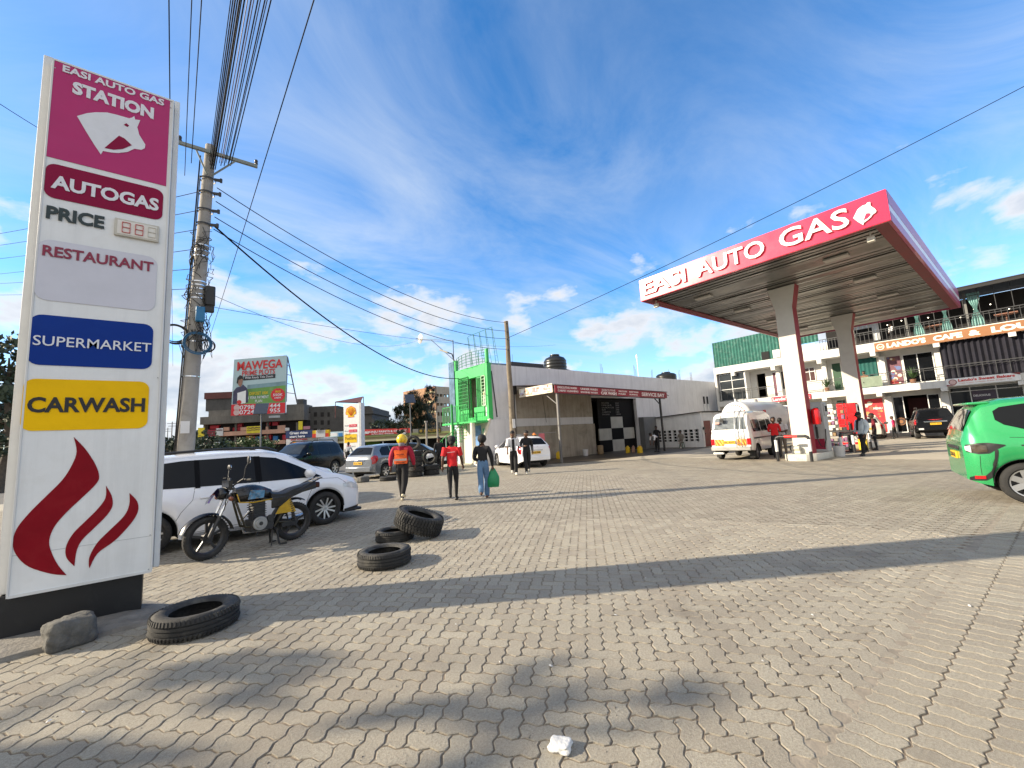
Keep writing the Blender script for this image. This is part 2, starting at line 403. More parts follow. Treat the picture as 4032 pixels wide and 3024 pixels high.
def totem():
    t = thing('totem_sign', 'tall white price totem with magenta top panel, red flames below and a black base', 'sign', (-.64, 6.0, 0))
    y = 5.88; u, v = (1, 0, 0), (0, 0, 1)
    b = MB(); b.box((-1.17, 5.95, .03), (-.205, 6.17, .40)); b.build('base', black_gloss, t, bevel=.006)
    b = MB(); b.box((-1.12, 5.905, .40), (-.13, 6.20, 5.70)); b.build('core', white_panel, t, bevel=.008)
    b = MB()
    for x0, x1 in ((-1.195, -1.122), (-.128, -.078)):
        b.box((x0, 5.98, .41), (x1, 6.12, 5.78))
    b.box((-1.12, 5.98, 5.702), (-.13, 6.12, 5.78)); b.build('side_trim', white_paint, t, bevel=.006)
    b = MB(); b.box((-1.108, y+.003, .385), (-.135, 5.904, 5.695)); face = b.build('face_panel', white_panel, t, bevel=.003)
    b = MB()
    for x0, x1, z0, z1 in ((-1.112, -1.098, .39, 5.69), (-.148, -.134, .39, 5.69), (-1.098, -.148, 5.682, 5.694), (-1.098, -.148, .386, .41)):
        b.box((x0, y-.006, z0), (x1, y+.006, z1))
    b.build('face_frame', white_paint, t)
    b = MB(); b.box((-1.098, y-.003, 4.612), (-.168, y+.006, 5.680)); logo = b.build('logo_panel', pink_panel, t)
    b = MB(); b.text('EASI AUTO GAS', (-1.035, y-.0035, 5.585), u, v, .815, .078, bold=.03)
    b.text('STATION', (-.955, y-.0035, 5.376), u, v, .65, .142, bold=.05); b.build('lettering', letter_white, logo)
    hp = [(-.907, 5.137), (-.837, 5.202), (-.776, 5.242), (-.685, 5.283), (-.613, 5.292), (-.508, 5.296), (-.483, 5.319), (-.468, 5.343), (-.459, 5.305), (-.417, 5.316), (-.438, 5.222), (-.418, 5.136), (-.363, 5.041), (-.366, 4.996), (-.395, 4.964), (-.452, 4.954), (-.507, 4.893), (-.579, 4.851), (-.636, 4.835), (-.697, 4.827), (-.711, 4.781), (-.766, 4.872), (-.841, 5.009)]
    b = MB(); b.prism(hp, (0, y-.004, 0), u, v, .004); b.build('horse_emblem', letter_white, logo)
    b = MB(); b.prism([(-.686, 4.865), (-.58, 5.054), (-.535, 5.04), (-.474, 4.986), (-.545, 4.911), (-.616, 4.873)], (0, y-.0085, 0), u, v, .003)
    b.prism([(-.548, 5.2), (-.528, 5.226), (-.505, 5.209), (-.519, 5.186)], (0, y-.0085, 0), u, v, .003); b.build('emblem_inset', wine_panel, logo)
    def panel(name, mt, x0, z0, x1, z1, r, txt, tm, tx0, tz0, tx1, tz1, bold):
        b = MB(); b.prism(rrect(x1-x0, z1-z0, r), (x0, y-.0005, z0), u, v, .003); p = b.build(name, mt, t)
        b = MB(); b.text(txt, (tx0, y-.005, tz0), u, v, tx1-tx0, tz1-tz0, bold=bold, th=.003); b.build('lettering', tm, p); return p
    panel('autogas_panel', wine_panel, -1.094, 4.185, -.187, 4.55, .075, 'AUTOGAS', letter_white, -1.05, 4.285, -.222, 4.43, .035)
    panel('restaurant_panel', grey_panel, -1.101, 3.127, -.211, 3.745, .09, 'RESTAURANT', letter_wine, -1.069, 3.571, -.241, 3.681, .025)
    panel('supermarket_panel', blue_panel, -1.11, 2.487, -.215, 2.98, .08, 'SUPERMARKET', letter_white, -1.081, 2.675, -.226, 2.772, .004)
    panel('carwash_panel', yellow_panel, -1.118, 1.86, -.225, 2.353, .08, 'CARWASH', letter_black, -1.082, 2.03, -.252, 2.179, .03)
    b = MB(); b.text('PRICE', (-1.066, y-.003, 3.958), u, v, .417, .138, bold=.035); b.build('price_lettering', letter_dark, t)
    b = MB(); b.box((-.571, y-.028, 3.914), (-.206, y+.003, 4.104)); d = b.build('price_display', cream_plastic, t, bevel=.006)
    b = MB(); b.box((-.548, y-.031, 3.934), (-.228, y-.027, 4.085)); b.build('display_window', M('display_window', (.74, .71, .64), .3, .05, 5), d)
    b = MB()
    for i in range(3):                       # seven-segment digits 8 8 and an empty third
        x = -.508+i*.105; w, h = .062, .112; z = 3.954
        for sx, sz, ex, ez in ((0, 0, w, 0), (0, h/2, w, h/2), (0, h, w, h), (0, 0, 0, h), (w, 0, w, h)):
            b.bar((x+sx, y-.033, z+sz), (x+ex, y-.033, z+ez), (.016 if i < 2 else .010), .004, m=0 if i < 2 else 1)
    b.build('digit', [digit_red, cream_plastic], d)
    F = [[(-.764, 1.793), (-.677, 1.67), (-.599, 1.513), (-.567, 1.391), (-.59, 1.318), (-.663, 1.221), (-.775, 1.081), (-.848, .961), (-.875, .845), (-.858, .743), (-.809, .613), (-.746, .503), (-.847, .539), (-.99, .634), (-1.069, .748), (-1.099, .859), (-1.083, .982), (-1.016, 1.108), (-.927, 1.235), (-.82, 1.386), (-.761, 1.527), (-.737, 1.652)],
         [(-.514, 1.299), (-.469, 1.196), (-.458, 1.097), (-.497, 1.006), (-.586, .894), (-.658, .804), (-.69, .708), (-.698, .572), (-.754, .661), (-.763, .764), (-.721, .877), (-.636, .987), (-.564, 1.08), (-.513, 1.18)],
         [(-.337, 1.206), (-.275, 1.115), (-.264, 1.014), (-.313, .901), (-.422, .759), (-.544, .657), (-.594, .53), (-.601, .567), (-.597, .648), (-.549, .762), (-.459, .872), (-.367, .986), (-.334, 1.09)]]
    def smooth_poly(P, n=4):
        o = []; L = len(P)
        for i in range(L):
            a, b_, c, d = P[i-1], P[i], P[(i+1) % L], P[(i+2) % L]
            sharp = lambda p, q, r: ((q[0]-p[0])*(r[0]-q[0])+(q[1]-p[1])*(r[1]-q[1])) < .3*hypot(q[0]-p[0], q[1]-p[1])*hypot(r[0]-q[0], r[1]-q[1])
            if sharp(a, b_, c): a = b_
            if sharp(b_, c, d): d = c
            for k in range(n):
                t = k/n; o.append(tuple(.5*(2*b_[q]+(c[q]-a[q])*t+(2*a[q]-5*b_[q]+4*c[q]-d[q])*t*t+(3*b_[q]-a[q]-3*c[q]+d[q])*t**3) for q in (0, 1)))
        return o
    for P in F:
        b = MB(); b.prism(smooth_poly(P), (0, y+.002, 0), u, v, .003); b.build('flame', flame_red, t)
    b = MB(); b.box((-1.098, y+.0005, .748), (-.15, y+.0035, .752))
    for x, z in ((-.16, .42), (-.16, .76), (-.16, 2.4), (-.16, 5.6), (-1.09, 5.6)):
        b.cyl((x, y+.003, z), (x, y-.004, z), .006, n=8)
    b.build('panel_seam', M('seam_grey', (.42, .43, .43), .5, .1), t)
totem()
kerb_mat = M('worn_kerb', (.21, .195, .17), .95, .3, 9, bump=.8, bsc=28, dirt=(.11, .1, .085, .7), dsc=4)
def rough_block(name, label, cat, loc, rz, dims, seed, mt, sub=4, amp=.09, kind=None):
    bm = bmesh.new(); bmesh.ops.create_cube(bm, size=1); bmesh.ops.subdivide_edges(bm, edges=bm.edges, cuts=9, use_grid_fill=True)
    for v in bm.verts:
        p = v.co.copy(); L = (abs(p.x)**5+abs(p.y)**5+abs(p.z)**5)**.2 or 1
        p = p*(.5/L); nn = mnoise.fractal(Vector((p.x*2.3+seed, p.y*2.3, p.z*2.3)), .7, 2.2, 4)
        p *= 1+amp*nn; v.co = Vector((p.x*dims[0], p.y*dims[1], max(p.z, -.47)*dims[2]))
    me = bpy.data.meshes.new(name); bm.to_mesh(me); bm.free(); me.materials.append(mt)
    for q in me.polygons: q.use_smooth = True
    o = bpy.data.objects.new(name, me); COL.objects.link(o); o.location = (loc[0], loc[1], loc[2]+dims[2]*.46); o.rotation_euler = (0, 0, rz)
    return tag(o, label, cat, kind=kind)
def plinth():
    P = [(-1.9, 5.2), (-1.3, 5.36), (-.9, 5.42), (-.4, 5.50), (-.1, 5.60), (.02, 5.75), (-.02, 6.3), (-1.9, 6.3)]
    b = MB(); n = 26; rows = []
    for k in range(n+1):
        x = -2.4+2.45*k/n; e_ = min(1, (n-k)/4); w = .03*mnoise.noise(Vector((x*3, 1, 0))); rows.append([(x, 5.40+.08*(x+1)+w, -.005), (x, 5.42+.08*(x+1)+w, e_*(.035+.02*mnoise.noise(Vector((x*5, 2, 0))))), (x, 5.6+.05*x, .05*e_), (x, 5.95, .045*e_), (x, 5.96+.54*e_, .035*e_)])
    b.grid(rows, flip=True); return tag(b.build('kerb', kerb_mat, smooth=50), 'worn low concrete kerb the totem sign stands on', 'kerb')
plinth()
stone = M('rough_stone', (.125, .122, .112), .95, .4, 14, bump=1.0, bsc=24, dirt=(.05, .05, .045, .5), dsc=6)
rough_block('boulder', 'rough grey stone lying against the kerb in front of the totem sign', 'stone', (-.64, 5.42, 0), .28, (.31, .22, .245), 3.1, stone, amp=.16)

# ---------------------------------------------------------------- tyres
def tyre_mesh(R=.31, r=.2, w=.2, tread=0, n=56):
    b = MB(); h = w/2
    prof = [(r, -h*.72), (r+.012, -h*.86), (r+(R-r)*.35, -h*1.0), (r+(R-r)*.65, -h*1.0), (R-.035, -h*.93), (R-.012, -h*.80), (R-.002, -h*.62),
            (R, -h*.45), (R-.010, -h*.42), (R-.010, -h*.36), (R, -h*.33), (R+.001, -h*.08), (R-.010, -h*.06), (R-.010, h*.06), (R+.001, h*.08), (R, h*.33), (R-.010, h*.36), (R-.010, h*.42), (R, h*.45),
            (R-.002, h*.62), (R-.012, h*.80), (R-.035, h*.93), (r+(R-r)*.65, h*1.0), (r+(R-r)*.35, h*1.0), (r+.012, h*.86), (r, h*.72), (r-.006, h*.66), (r+.03, h*.6), (R-.06, h*.75), (R-.025, h*.3), (R-.025, -h*.3), (R-.06, -h*.75), (r+.03, -h*.6), (r-.006, -h*.66)]
    b.lathe(prof, n, closed=True)
    nb = int(2*pi*R/(.05 if tread == 2 else .032))
    if tread:
        for i in range(nb):
            for sgn in (-1, 1):
                a = 2*pi*(i+(.5 if sgn > 0 else 0))/nb
                if tread == 2:
                    for z0, z1, da in ((.98, .62, .2), (.56, .28, .0), (.24, .02, -.25)):
                        p = []
                        for zz, rr in ((z0, R-.012 if z0 > .9 else R+.005), (z1, R+.008)):
                            q = a+da*.12*(1 if zz == z0 else .4)
                            p.append((rr*cos(q), rr*sin(q), sgn*zz*h))
                        b.bar(p[0], p[1], .030, .014, up=(cos(a), sin(a), 0))
                else:
                    p = [((R-.010)*cos(a), (R-.010)*sin(a), sgn*.88*h), ((R+.003)*cos(a+.02), (R+.003)*sin(a+.02), sgn*.5*h)]
                    b.bar(p[0], p[1], .018, .010, up=(cos(a), sin(a), 0))
    return b
def tyre(label, loc, R, r, w, tread, tilt=(0, 0, 0), group=None, n=56):
    o = tyre_mesh(R, r, w, tread, n).build('tyre', black_rubber, None, smooth=38)
    o.location = loc; o.rotation_euler = tilt
    return tag(o, label, 'tyre', group)
G1 = 'old tyres lying on the forecourt'
c = ground(420, 1391)
tyre('worn black tyre lying flat beside the rough stone', (.21, 5.03, .093), .335, .205, .185, 1, (0, 0, .4), G1)
tyre('lone flat tyre nearest the two leaning tyres', (2.21, 5.60, .098), .335, .21, .195, 1, (0, 0, 1.1), G1)
tyre('small tyre half hidden under the big knobbly tyre', (2.86, 6.80, .085), .30, .19, .17, 1, (0, 0, .2), G1)
bt = tyre('big knobbly off-road tyre propped on a smaller tyre', (3.22, 6.64, .262), .385, .225, .27, 2, (0, 0, 0), G1)
bt.rotation_euler = (Matrix.Rotation(radians(19), 3, Vector((.44, .90, 0))) @ Matrix.Rotation(radians(5), 3, Vector((.9, -.44, 0)))).to_euler()
# ---------------------------------------------------------------- filling station canopy
fascia_red = M('glossy_red_fascia', (.80, .012, .065), .22, .08, 1.2, coat=.7)
fascia_sky_tint = M('sky_tinted_red_fascia', (.36, .045, .12), .38, .1, 1.2, coat=.15)  # red fascia with its reflection of the sky put into the colour
fascia_white = M('white_fascia_stripe', (.66, .66, .68), .3, .06, 2)
soffit_mat = M('weathered_zinc_soffit', (.215, .21, .195), .36, .3, 1.6, metal=.8, dirt=(.15, .14, .12, .5), dsc=1.1)
far_black = M('ceiling_shadow_gap', (.02, .018, .015), .9)
column_mat = M('canopy_column_paint', (.54, .525, .48), .6, .06, 3, bump=.1, bsc=30, dirt=(.5, .47, .41, .4), dsc=2.2)
CX0, CX1, CY0, CY1, CZ0, CZ1 = 15.6, 32.3, 1.98, 10.08, 7.0, 7.94
def canopy():
    t = thing('station_canopy', 'flat filling station canopy with bright red fascia on two flared white columns', 'canopy', (23.8, 6.03, 0))
    b = MB(); n = 52; r2 = random.Random(14); w = (CX1-CX0-.5)/n                # ceiling strips, each set a little out of true
    for i in range(n):
        x = CX0+.22+w*i; q = r2.uniform(-.022, .022); zz = CZ0+.05+r2.uniform(0, .012); ys = [CY0+.3, CY0+2.1+r2.uniform(-.3, .3), 6.0, 8.2+r2.uniform(-.3, .3), CY1-.3]
        for ya, yb in zip(ys, ys[1:]):
            k = r2.uniform(-.010, .010)
            b.add([(x, ya, zz+q), (x+w*.86, ya, zz-q), (x+w*.86, yb, zz-q+k), (x, yb, zz+q+k), (x, ya, zz+q+.03), (x+w*.86, ya, zz-q+.03), (x+w*.86, yb, zz-q+k+.03), (x, yb, zz+q+k+.03)], [(3, 2, 1, 0), (0, 1, 5, 4), (1, 2, 6, 5), (2, 3, 7, 6), (3, 0, 4, 7)])
    b.build('soffit', soffit_mat, t)
    b = MB(); b.box((CX0+.05, CY0+.05, CZ0+.105), (CX1-.05, CY1-.05, CZ0+.145)); b.build('ceiling_void', far_black, t)
    b = MB(); b.box((CX0+.05, CY0+.05, CZ0+.15), (CX1-.05, CY1-.05, CZ1-.12)); b.build('roof_deck', concrete, t)
    b = MB(); b.box((CX0-.05, CY0-.05, CZ0), (CX0+.04, CY1+.05, CZ1)); f = b.build('fascia', fascia_red, t, bevel=.012)
    u, v = (0, -1, 0), (0, 0, 1); x = CX0-.05
    b = MB(); lt = dict(bold=.012, th=.022)
    for word, yy, ww, hh in (('EASI', 9.93, 1.93, .57), ('AUTO', 7.54, 2.40, .58), ('GAS', 4.68, 1.86, .60)):
        b = MB(); b.text(word, (x-.03, yy, 7.20), u, v, ww, hh, **lt); b.build('lettering', M('sign_letter_white', (.82, .82, .82), .35, .04, 5), f)
    hp = [(2.594, 7.611), (2.548, 7.637), (2.479, 7.671), (2.384, 7.668), (2.371, 7.694), (2.347, 7.716), (2.337, 7.683), (2.32, 7.708), (2.29, 7.693), (2.301, 7.594), (2.266, 7.53), (2.219, 7.46), (2.192, 7.377), (2.228, 7.333), (2.279, 7.315), (2.335, 7.251), (2.411, 7.201), (2.503, 7.162), (2.525, 7.101), (2.577, 7.172), (2.638, 7.256), (2.722, 7.4)]
    b = MB(); b.prism([(-a, z) for a, z in hp], (x-.004, 0, 0), u, v, .05); b.build('horse_emblem', MATS['sign_letter_white'], f)
    b = MB(); b.prism([(-a, z) for a, z in [(2.5, 7.222), (2.468, 7.303), (2.421, 7.405), (2.367, 7.389), (2.315, 7.355), (2.35, 7.296), (2.404, 7.255)]], (x-.0585, 0, 0), u, v, .004)
    b.prism([(-2.40, 7.585), (-2.375, 7.6), (-2.36, 7.585), (-2.38, 7.57)], (x-.0585, 0, 0), u, v, .004); b.build('emblem_inset', fascia_red, f)
    for nm, y0, y1 in (('side_fascia', CY0-.055, CY0+.03), ('side_fascia', CY1-.03, CY1+.055)):
        b = MB()
        b.box((CX0+.042, y0, CZ0), (CX1-.042, y1, CZ0+.30), 0); b.box((CX0+.042, y0+.004, CZ0+.302), (CX1-.042, y1-.004, CZ0+.52), 1); b.box((CX0+.042, y0, CZ0+.522), (CX1-.042, y1, CZ1), 0)
        b.build(nm, [fascia_sky_tint, fascia_white], t)
    b = MB(); b.box((CX1-.04, CY0-.05, CZ0), (CX1+.05, CY1+.05, CZ1)); b.build('rear_fascia', fascia_sky_tint, t)
    b = MB()
    for y0, y1 in ((CY0+.04, CY0+.34), (CY1-.34, CY1-.04)): b.box((CX0+.05, y0, CZ0+.008), (CX1-.05, y1, CZ0+.045))
    b.box((CX0+.05, CY0+.345, CZ0+.008), (CX0+.2, CY1-.345, CZ0+.045)); b.build('edge_trim', M('maroon_trim', (.16, .02, .025), .6, .2, 3), t)
    for x in (17.6, 21.4, 25.4, 29.4):
        for y in (3.7, 8.4):
            b = MB(); b.box((x-.17, y-.35, CZ0-.015), (x+.17, y+.35, CZ0+.04)); b.build('light_fitting', M('dull_fitting', (.33, .32, .29), .4, .1), t)
    for x, y in ((16.1, 2.5), (16.1, 9.75)):
        b = MB(); b.cyl((x, y, CZ0+.05), (x, y, CZ0-.12), .02); b.box((x-.07, y-.09, CZ0-.28), (x+.07, y+.09, CZ0-.12)); b.build('floodlight', M('pale_fitting', (.6, .58, .5), .5, .1), t, bevel=.01)
    for cx in (19.33, 27.8):
        w0, w1 = .315, .51; prof = [(-w0, .25), (-w0, 6.12), (-w1, 7.03), (w1, 7.03), (w0, 6.12), (w0, .25)]
        b = MB(); b.prism([(-a, z) for a, z in prof], (cx+.5, 6.03, 0), u, v, .5); c = b.build('column', column_mat, t, bevel=.012)
        for s in (-1, 1):                                       # red painted edges of the column
            b = MB()
            for (a, z), (a2, z2) in ((prof[0], prof[1]), (prof[1], prof[2])):
                ya, yb = 6.03+s*(-a+.004), 6.03+s*(-a2+.004)
                b.prism([(0, z), (.485, z), (.485, z2), (0, z2)], (0, 0, 0), (1, 0, 0), (0, 0, 1), .001) if 0 else None
                P = [(cx+.012, ya, z), (cx+.49, ya, z), (cx+.49, yb, z2), (cx+.012, yb, z2)]
                Q = [(p[0], p[1]-s*.012, p[2]) for p in P]
                b.add(P+Q, [(0, 1, 2, 3), (7, 6, 5, 4), (0, 4, 5, 1), (1, 5, 6, 2), (2, 6, 7, 3), (3, 7, 4, 0)])
            b.build('red_edge', M('column_edge_red', (.30, .012, .022), .4, .12, 3), c)
canopy()
tile = M('cream_island_tile', (.62, .60, .53), .4, .12, 6, dirt=(.4, .36, .3, .4), dsc=3)
def island(label, x0, x1, h=.25):
    b = MB(); r = .25; P = [(x0+r, 5.5), (x0, 5.5+r), (x0, 6.56-r), (x0+r, 6.56), (x1-r, 6.56), (x1, 6.56-r), (x1, 5.5+r), (x1-r, 5.5)]
    b.prism(P, (0, 0, 0), (1, 0, 0), (0, 1, 0), h-.02); b.prism([(x*1, y) for x, y in P], (0, 0, h-.02), (1, 0, 0), (0, 1, 0), .02)
    for k in range(9):
        y = 5.76+k*.068*.95
        b.box((x0-.003, y, .01), (x0+.002, y+.006, h-.02), 1)
    o = b.build('pump_island', [tile, M('tile_grout', (.35, .33, .3), .8, .1)], bevel=.008)
    return tag(o, label, 'kerb island', 'pump islands under the canopy')
island('cream tiled pump island carrying the nearer canopy column', 18.75, 21.6)
island('cream pump island of the farther canopy column and red dispenser', 25.6, 29.0)
disp_grey = M('dispenser_grey', (.42, .43, .43), .4, .1, 4)
def dispenser(label, x, y, main, rz=0.):
    t = thing('fuel_dispenser', label, 'fuel pump', (x, y, .25), rz, 'gas dispensers on the pump islands')
    b = MB(); b.box((-.25, -.38, 0), (.25, .38, 2.0)); b.build('cabinet', main, t, bevel=.03, world=False)
    b = MB(); b.box((-.2, -.43, 1.45), (.2, -.375, 1.92)); d = b.build('display_head', disp_grey, t, bevel=.015, world=False)
    b = MB(); b.box((-.15, -.436, 1.6), (.15, -.431, 1.82)); b.build('screen', tint_glass, d, world=False)
    b = MB(); b.box((-.256, -.3, .1), (-.246, .3, .52)); b.build('lower_panel', disp_grey if main is not disp_grey else M('wine_cladding', (.28, .01, .04), .35, .1), t, bevel=.004, world=False)
    b = MB(); b.box((-.31, -.12, .55), (-.25, -.04, 1.0)); b.bar((-.33, -.08, .72), (-.33, -.08, 1.1), .045); nz = b.build('nozzle', black_plastic, t, bevel=.01, world=False)
    b = MB(); b.tube([(-.33, -.08, .75), (-.42, -.12, .5), (-.45, -.2, .25), (-.38, -.3, .18), (-.28, -.36, .5), (-.26, -.38, .9)], .018); b.build('hose', black_rubber, t, world=False, smooth=60)
dispenser('bright red gas dispenser on the farther pump island', 26.0, 5.95, M('dispenser_red', (.80, .008, .012), .28, .06, 3, coat=.3))
dispenser('wine and grey gas dispenser behind the nearer canopy column', 20.65, 5.85, disp_grey)
def guard(label, p, q, h=.95, red=True):
    p, q = Vector((*p, 0)), Vector((*q, 0)); d = (q-p).normalized(); r = .12
    t = thing('guard_rail', label, 'guard rail', p, 0, 'tubular guard hoops of the pump islands')
    pts = [p+Vector((0, 0, h-r)), p+d*(r*.3)+Vector((0, 0, h-r*.3)), p+d*r+Vector((0, 0, h))]
    pe = [q-d*r+Vector((0, 0, h)), q-d*(r*.3)+Vector((0, 0, h-r*.3)), q+Vector((0, 0, h-r))]
    a, b_ = p+d*r+Vector((0, 0, h)), q-d*r+Vector((0, 0, h)); L = (b_-a)
    wht = M('guard_white', (.75, .75, .73), .45, .08); blk = M('guard_black', (.02, .02, .022), .4, .2)
    b = MB()
    for s in (p, q):
        b.cyl(s, s+Vector((0, 0, .38)), .055, m=1); b.cyl(s+Vector((0, 0, .38)), s+Vector((0, 0, h-r)), .055, m=0)
    b.tube(pts, .055, 12, m=1); b.tube(pe, .055, 12, m=1)
    b.cyl(a, a+L*.22, .055, m=1); b.cyl(a+L*.22, a+L*.72, .055, m=2 if red else 1); b.cyl(a+L*.72, b_, .055, m=1)
    b.build('hoop', [wht, blk, M('guard_red', (.62, .02, .02), .4, .1)], t, smooth=50)
guard('black and white guard hoop with a red top bar before the nearer column', (18.6, 6.68), (18.6, 5.55))
guard('black guard rail beside the nearer island with white lower legs', (21.5, 5.3), (23.3, 5.3), .9, False)
guard('guard hoop with white leg behind the man in light blue shirt', (25.4, 5.15), (25.4, 6.8), .9, False)
def misc_island():
    t = thing('fire_extinguisher', 'red fire extinguisher drum hanging beside the nearer canopy column', 'fire extinguisher', (19.75, 5.55, 1.65))
    b = MB(); b.lathe([(.0, -.3), (.13, -.29), (.15, -.24), (.15, .24), (.12, .31), (.04, .35), (.0, .36)], 20); b.build('cylinder', M('extinguisher_red', (.62, .008, .012), .25, .06, 3, coat=.4), t, smooth=50, world=False)
    b = MB(); b.tube([(0, 0, .34), (.05, -.08, .36), (.12, -.12, .1), (.1, -.14, -.2)], .014); b.build('hose', black_rubber, t, smooth=60, world=False)
    b = MB(); b.bar((0, .02, .3), (0, .16, .3), .04, .02); b.bar((0, .02, -.2), (0, .16, -.2), .04, .02); b.build('bracket', dark_steel, t, world=False)
    t = thing('display_rack', 'tall wire display rack between the two canopy columns', 'rack', (23.4, 5.9, 0))
    b = MB()
    for x, y in ((0, -.4), (0, .4), (.45, -.4), (.45, .4)): b.cyl((x, y, 0), (x, y, 2.3), .016, n=6)
    for k in range(9):
        z = .25+k*.25
        for p, q in (((0, -.4, z), (0, .4, z)), ((.45, -.4, z), (.45, .4, z)), ((0, -.4, z), (.45, -.4, z)), ((0, .4, z), (.45, .4, z))): b.cyl(p, q, .012, n=5)
    b.build('wire_frame', dark_steel, t, world=False)
    tin = [M('oil_can_%s' % n, c, .35, .2) for n, c in (('bronze', (.3, .2, .1)), ('dark', (.05, .05, .06)), ('pale', (.55, .53, .5)), ('plum', (.25, .12, .22)))]
    b = MB(); r2 = random.Random(3)
    for k in range(7):
        z = .25+k*.25
        for i in range(6):
            if r2.random() < .8:
                y = -.36+i*.13; b.box((.06, y, z+.012), (.2+.1*r2.random(), y+.1, z+.1+.1*r2.random()), r2.randrange(4))
    b.build('stock', tin, t, world=False, bevel=.006)
    o = MB(); o.lathe([(0, 0), (.42, 0), (.42, .05), (.12, .07), (.1, .75), (.13, .78), (0, .78)], 20)
    one(o, 'pedestal', black_plastic, 'black round-footed pedestal stand left of the red dispenser', 'stand', (24.2, 5.6, 0), smooth=40)
    b = MB(); b.box((-.12, -.16, 0), (.12, .16, .5), 0)
    one(b, 'kerb_block', [M('kerb_yellow', (.75, .55, .02), .5, .1)], 'yellow painted end block of the farther pump island', 'kerb block', (25.55, 5.45, 0), bevel=.02)
    t = thing('air_pump', 'cream compressor motor mounted low on the nearer canopy column', 'pump', (19.25, 6.2, .26))
    b = MB(); b.box((-.12, -.14, 0), (.06, .14, .12), 0); b.cyl((-.05, -.12, .2), (-.05, .16, .2), .085, m=0); b.build('motor', M('motor_cream', (.55, .52, .44), .5, .1), t, world=False, bevel=.01)
    b = MB(); b.cyl((-.05, .16, .22), (-.05, .2, .22), .11); b.build('flywheel', dark_steel, t, world=False)
    b = MB(); b.lathe([(0, 0), (.17, 0), (.21, .42), (.2, .42), (.165, .02), (0, .02)], 20)
    one(b, 'bucket', M('bucket_white', (.6, .6, .6), .4, .08), 'white bucket standing beside the nearer pump island', 'bucket', (21.3, 5.35, .0), smooth=40)
misc_island()
# ---------------------------------------------------------------- cafe building on the right
stucco = M('white_stucco', (.62, .615, .585), .7, .06, 2, bump=.15, bsc=40, streak=.3)
inner_wall = M('balcony_wall', (.60, .59, .55), .7, .06, 2, streak=.12)
green_sheet = M('green_roofing_sheet', (.022, .12, .092), .5, .25, 2.5, metal=.2, dirt=(.40, .50, .45, .22), dsc=3.2)
sheet_grey = M('pale_sheet', (.52, .54, .55), .45, .15, 3, metal=.2)
teal_cloth = M('teal_cloth', (.22, .40, .38), .8, .2, 4)
deep_teal = M('deep_teal_cloth', (.006, .085, .075), .8, .25, 3)
green_door = M('green_door', (.01, .06, .022), .5, .15, 3)
navy_cloth = M('navy_curtain', (.010, .010, .019), .85, .35, 3)
alu = M('white_aluminium', (.66, .67, .66), .4, .06, 5)
wood_red = M('dark_red_interior', (.06, .012, .012), .8, .3, 2)
def pane(parent, x, y0, y1, z0, z1, nm='window', bars=(), hbars=(), glass=clear_glass, frame=alu, fw=.05):
    """a framed window in the plane x, frame proud, panes behind"""
    b = MB(); a, c = min(y0, y1), max(y0, y1)
    b.box((x-.05, a, z0), (x+.02, a+fw, z1)); b.box((x-.05, c-fw, z0), (x+.02, c, z1))
    b.box((x-.048, a+fw, z0), (x+.02, c-fw, z0+fw)); b.box((x-.048, a+fw, z1-fw), (x+.02, c-fw, z1))
    for q in bars: b.box((x-.046, q-fw/2, z0+fw), (x+.02, q+fw/2, z1-fw))
    for q in hbars: b.box((x-.044, a+fw, q-fw/2), (x+.018, c-fw, q+fw/2))
    f = b.build(nm, frame, parent)
    b = MB(); b.box((x-.012, a+.01, z0+.01), (x+.012, c-.01, z1-.01)); b.build('glass', glass, f); return f
def corrugated(b, x, y0, y1, z0, z1a, z1b, m=0, pitch=.26, amp=.06):
    n = int(abs(y1-y0)/pitch*2); rows = []
    for i in range(n+1):
        t = i/n; y = y0+(y1-y0)*t; xx = x+(amp if i % 2 else 0); rows.append([(xx, y, z0), (xx, y, z1a+(z1b-z1a)*t)])
    b.grid(rows, m); rows2 = [[(p[0]+.012, p[1], p[2]) for p in r] for r in rows]; b.grid(rows2, m, flip=True)
def drape(b, x, y0, y1, z0, z1, folds, amp=.06, m=0, pinch=None, n=6):
    N_ = folds*n; rows = []
    nz = 10
    for i in range(N_+1):
        t = i/N_; r = []
        for k in range(nz+1):
            q = k/nz; z = z0+(z1-z0)*q; s = 1.
            if pinch: s = 1-(1-pinch[1])*math.exp(-((q-pinch[0])/.22)**2)
            yy = (y0+y1)/2+(y0-(y0+y1)/2)*(1-2*t)*s
            r.append((x+amp*sin(2*pi*folds*t+.7*sin(5*t)), yy, z))
        rows.append(r)
    b.grid(rows, m)
    b.grid([[(p[0]+.01, p[1], p[2]) for p in r] for r in rows], m, flip=True)
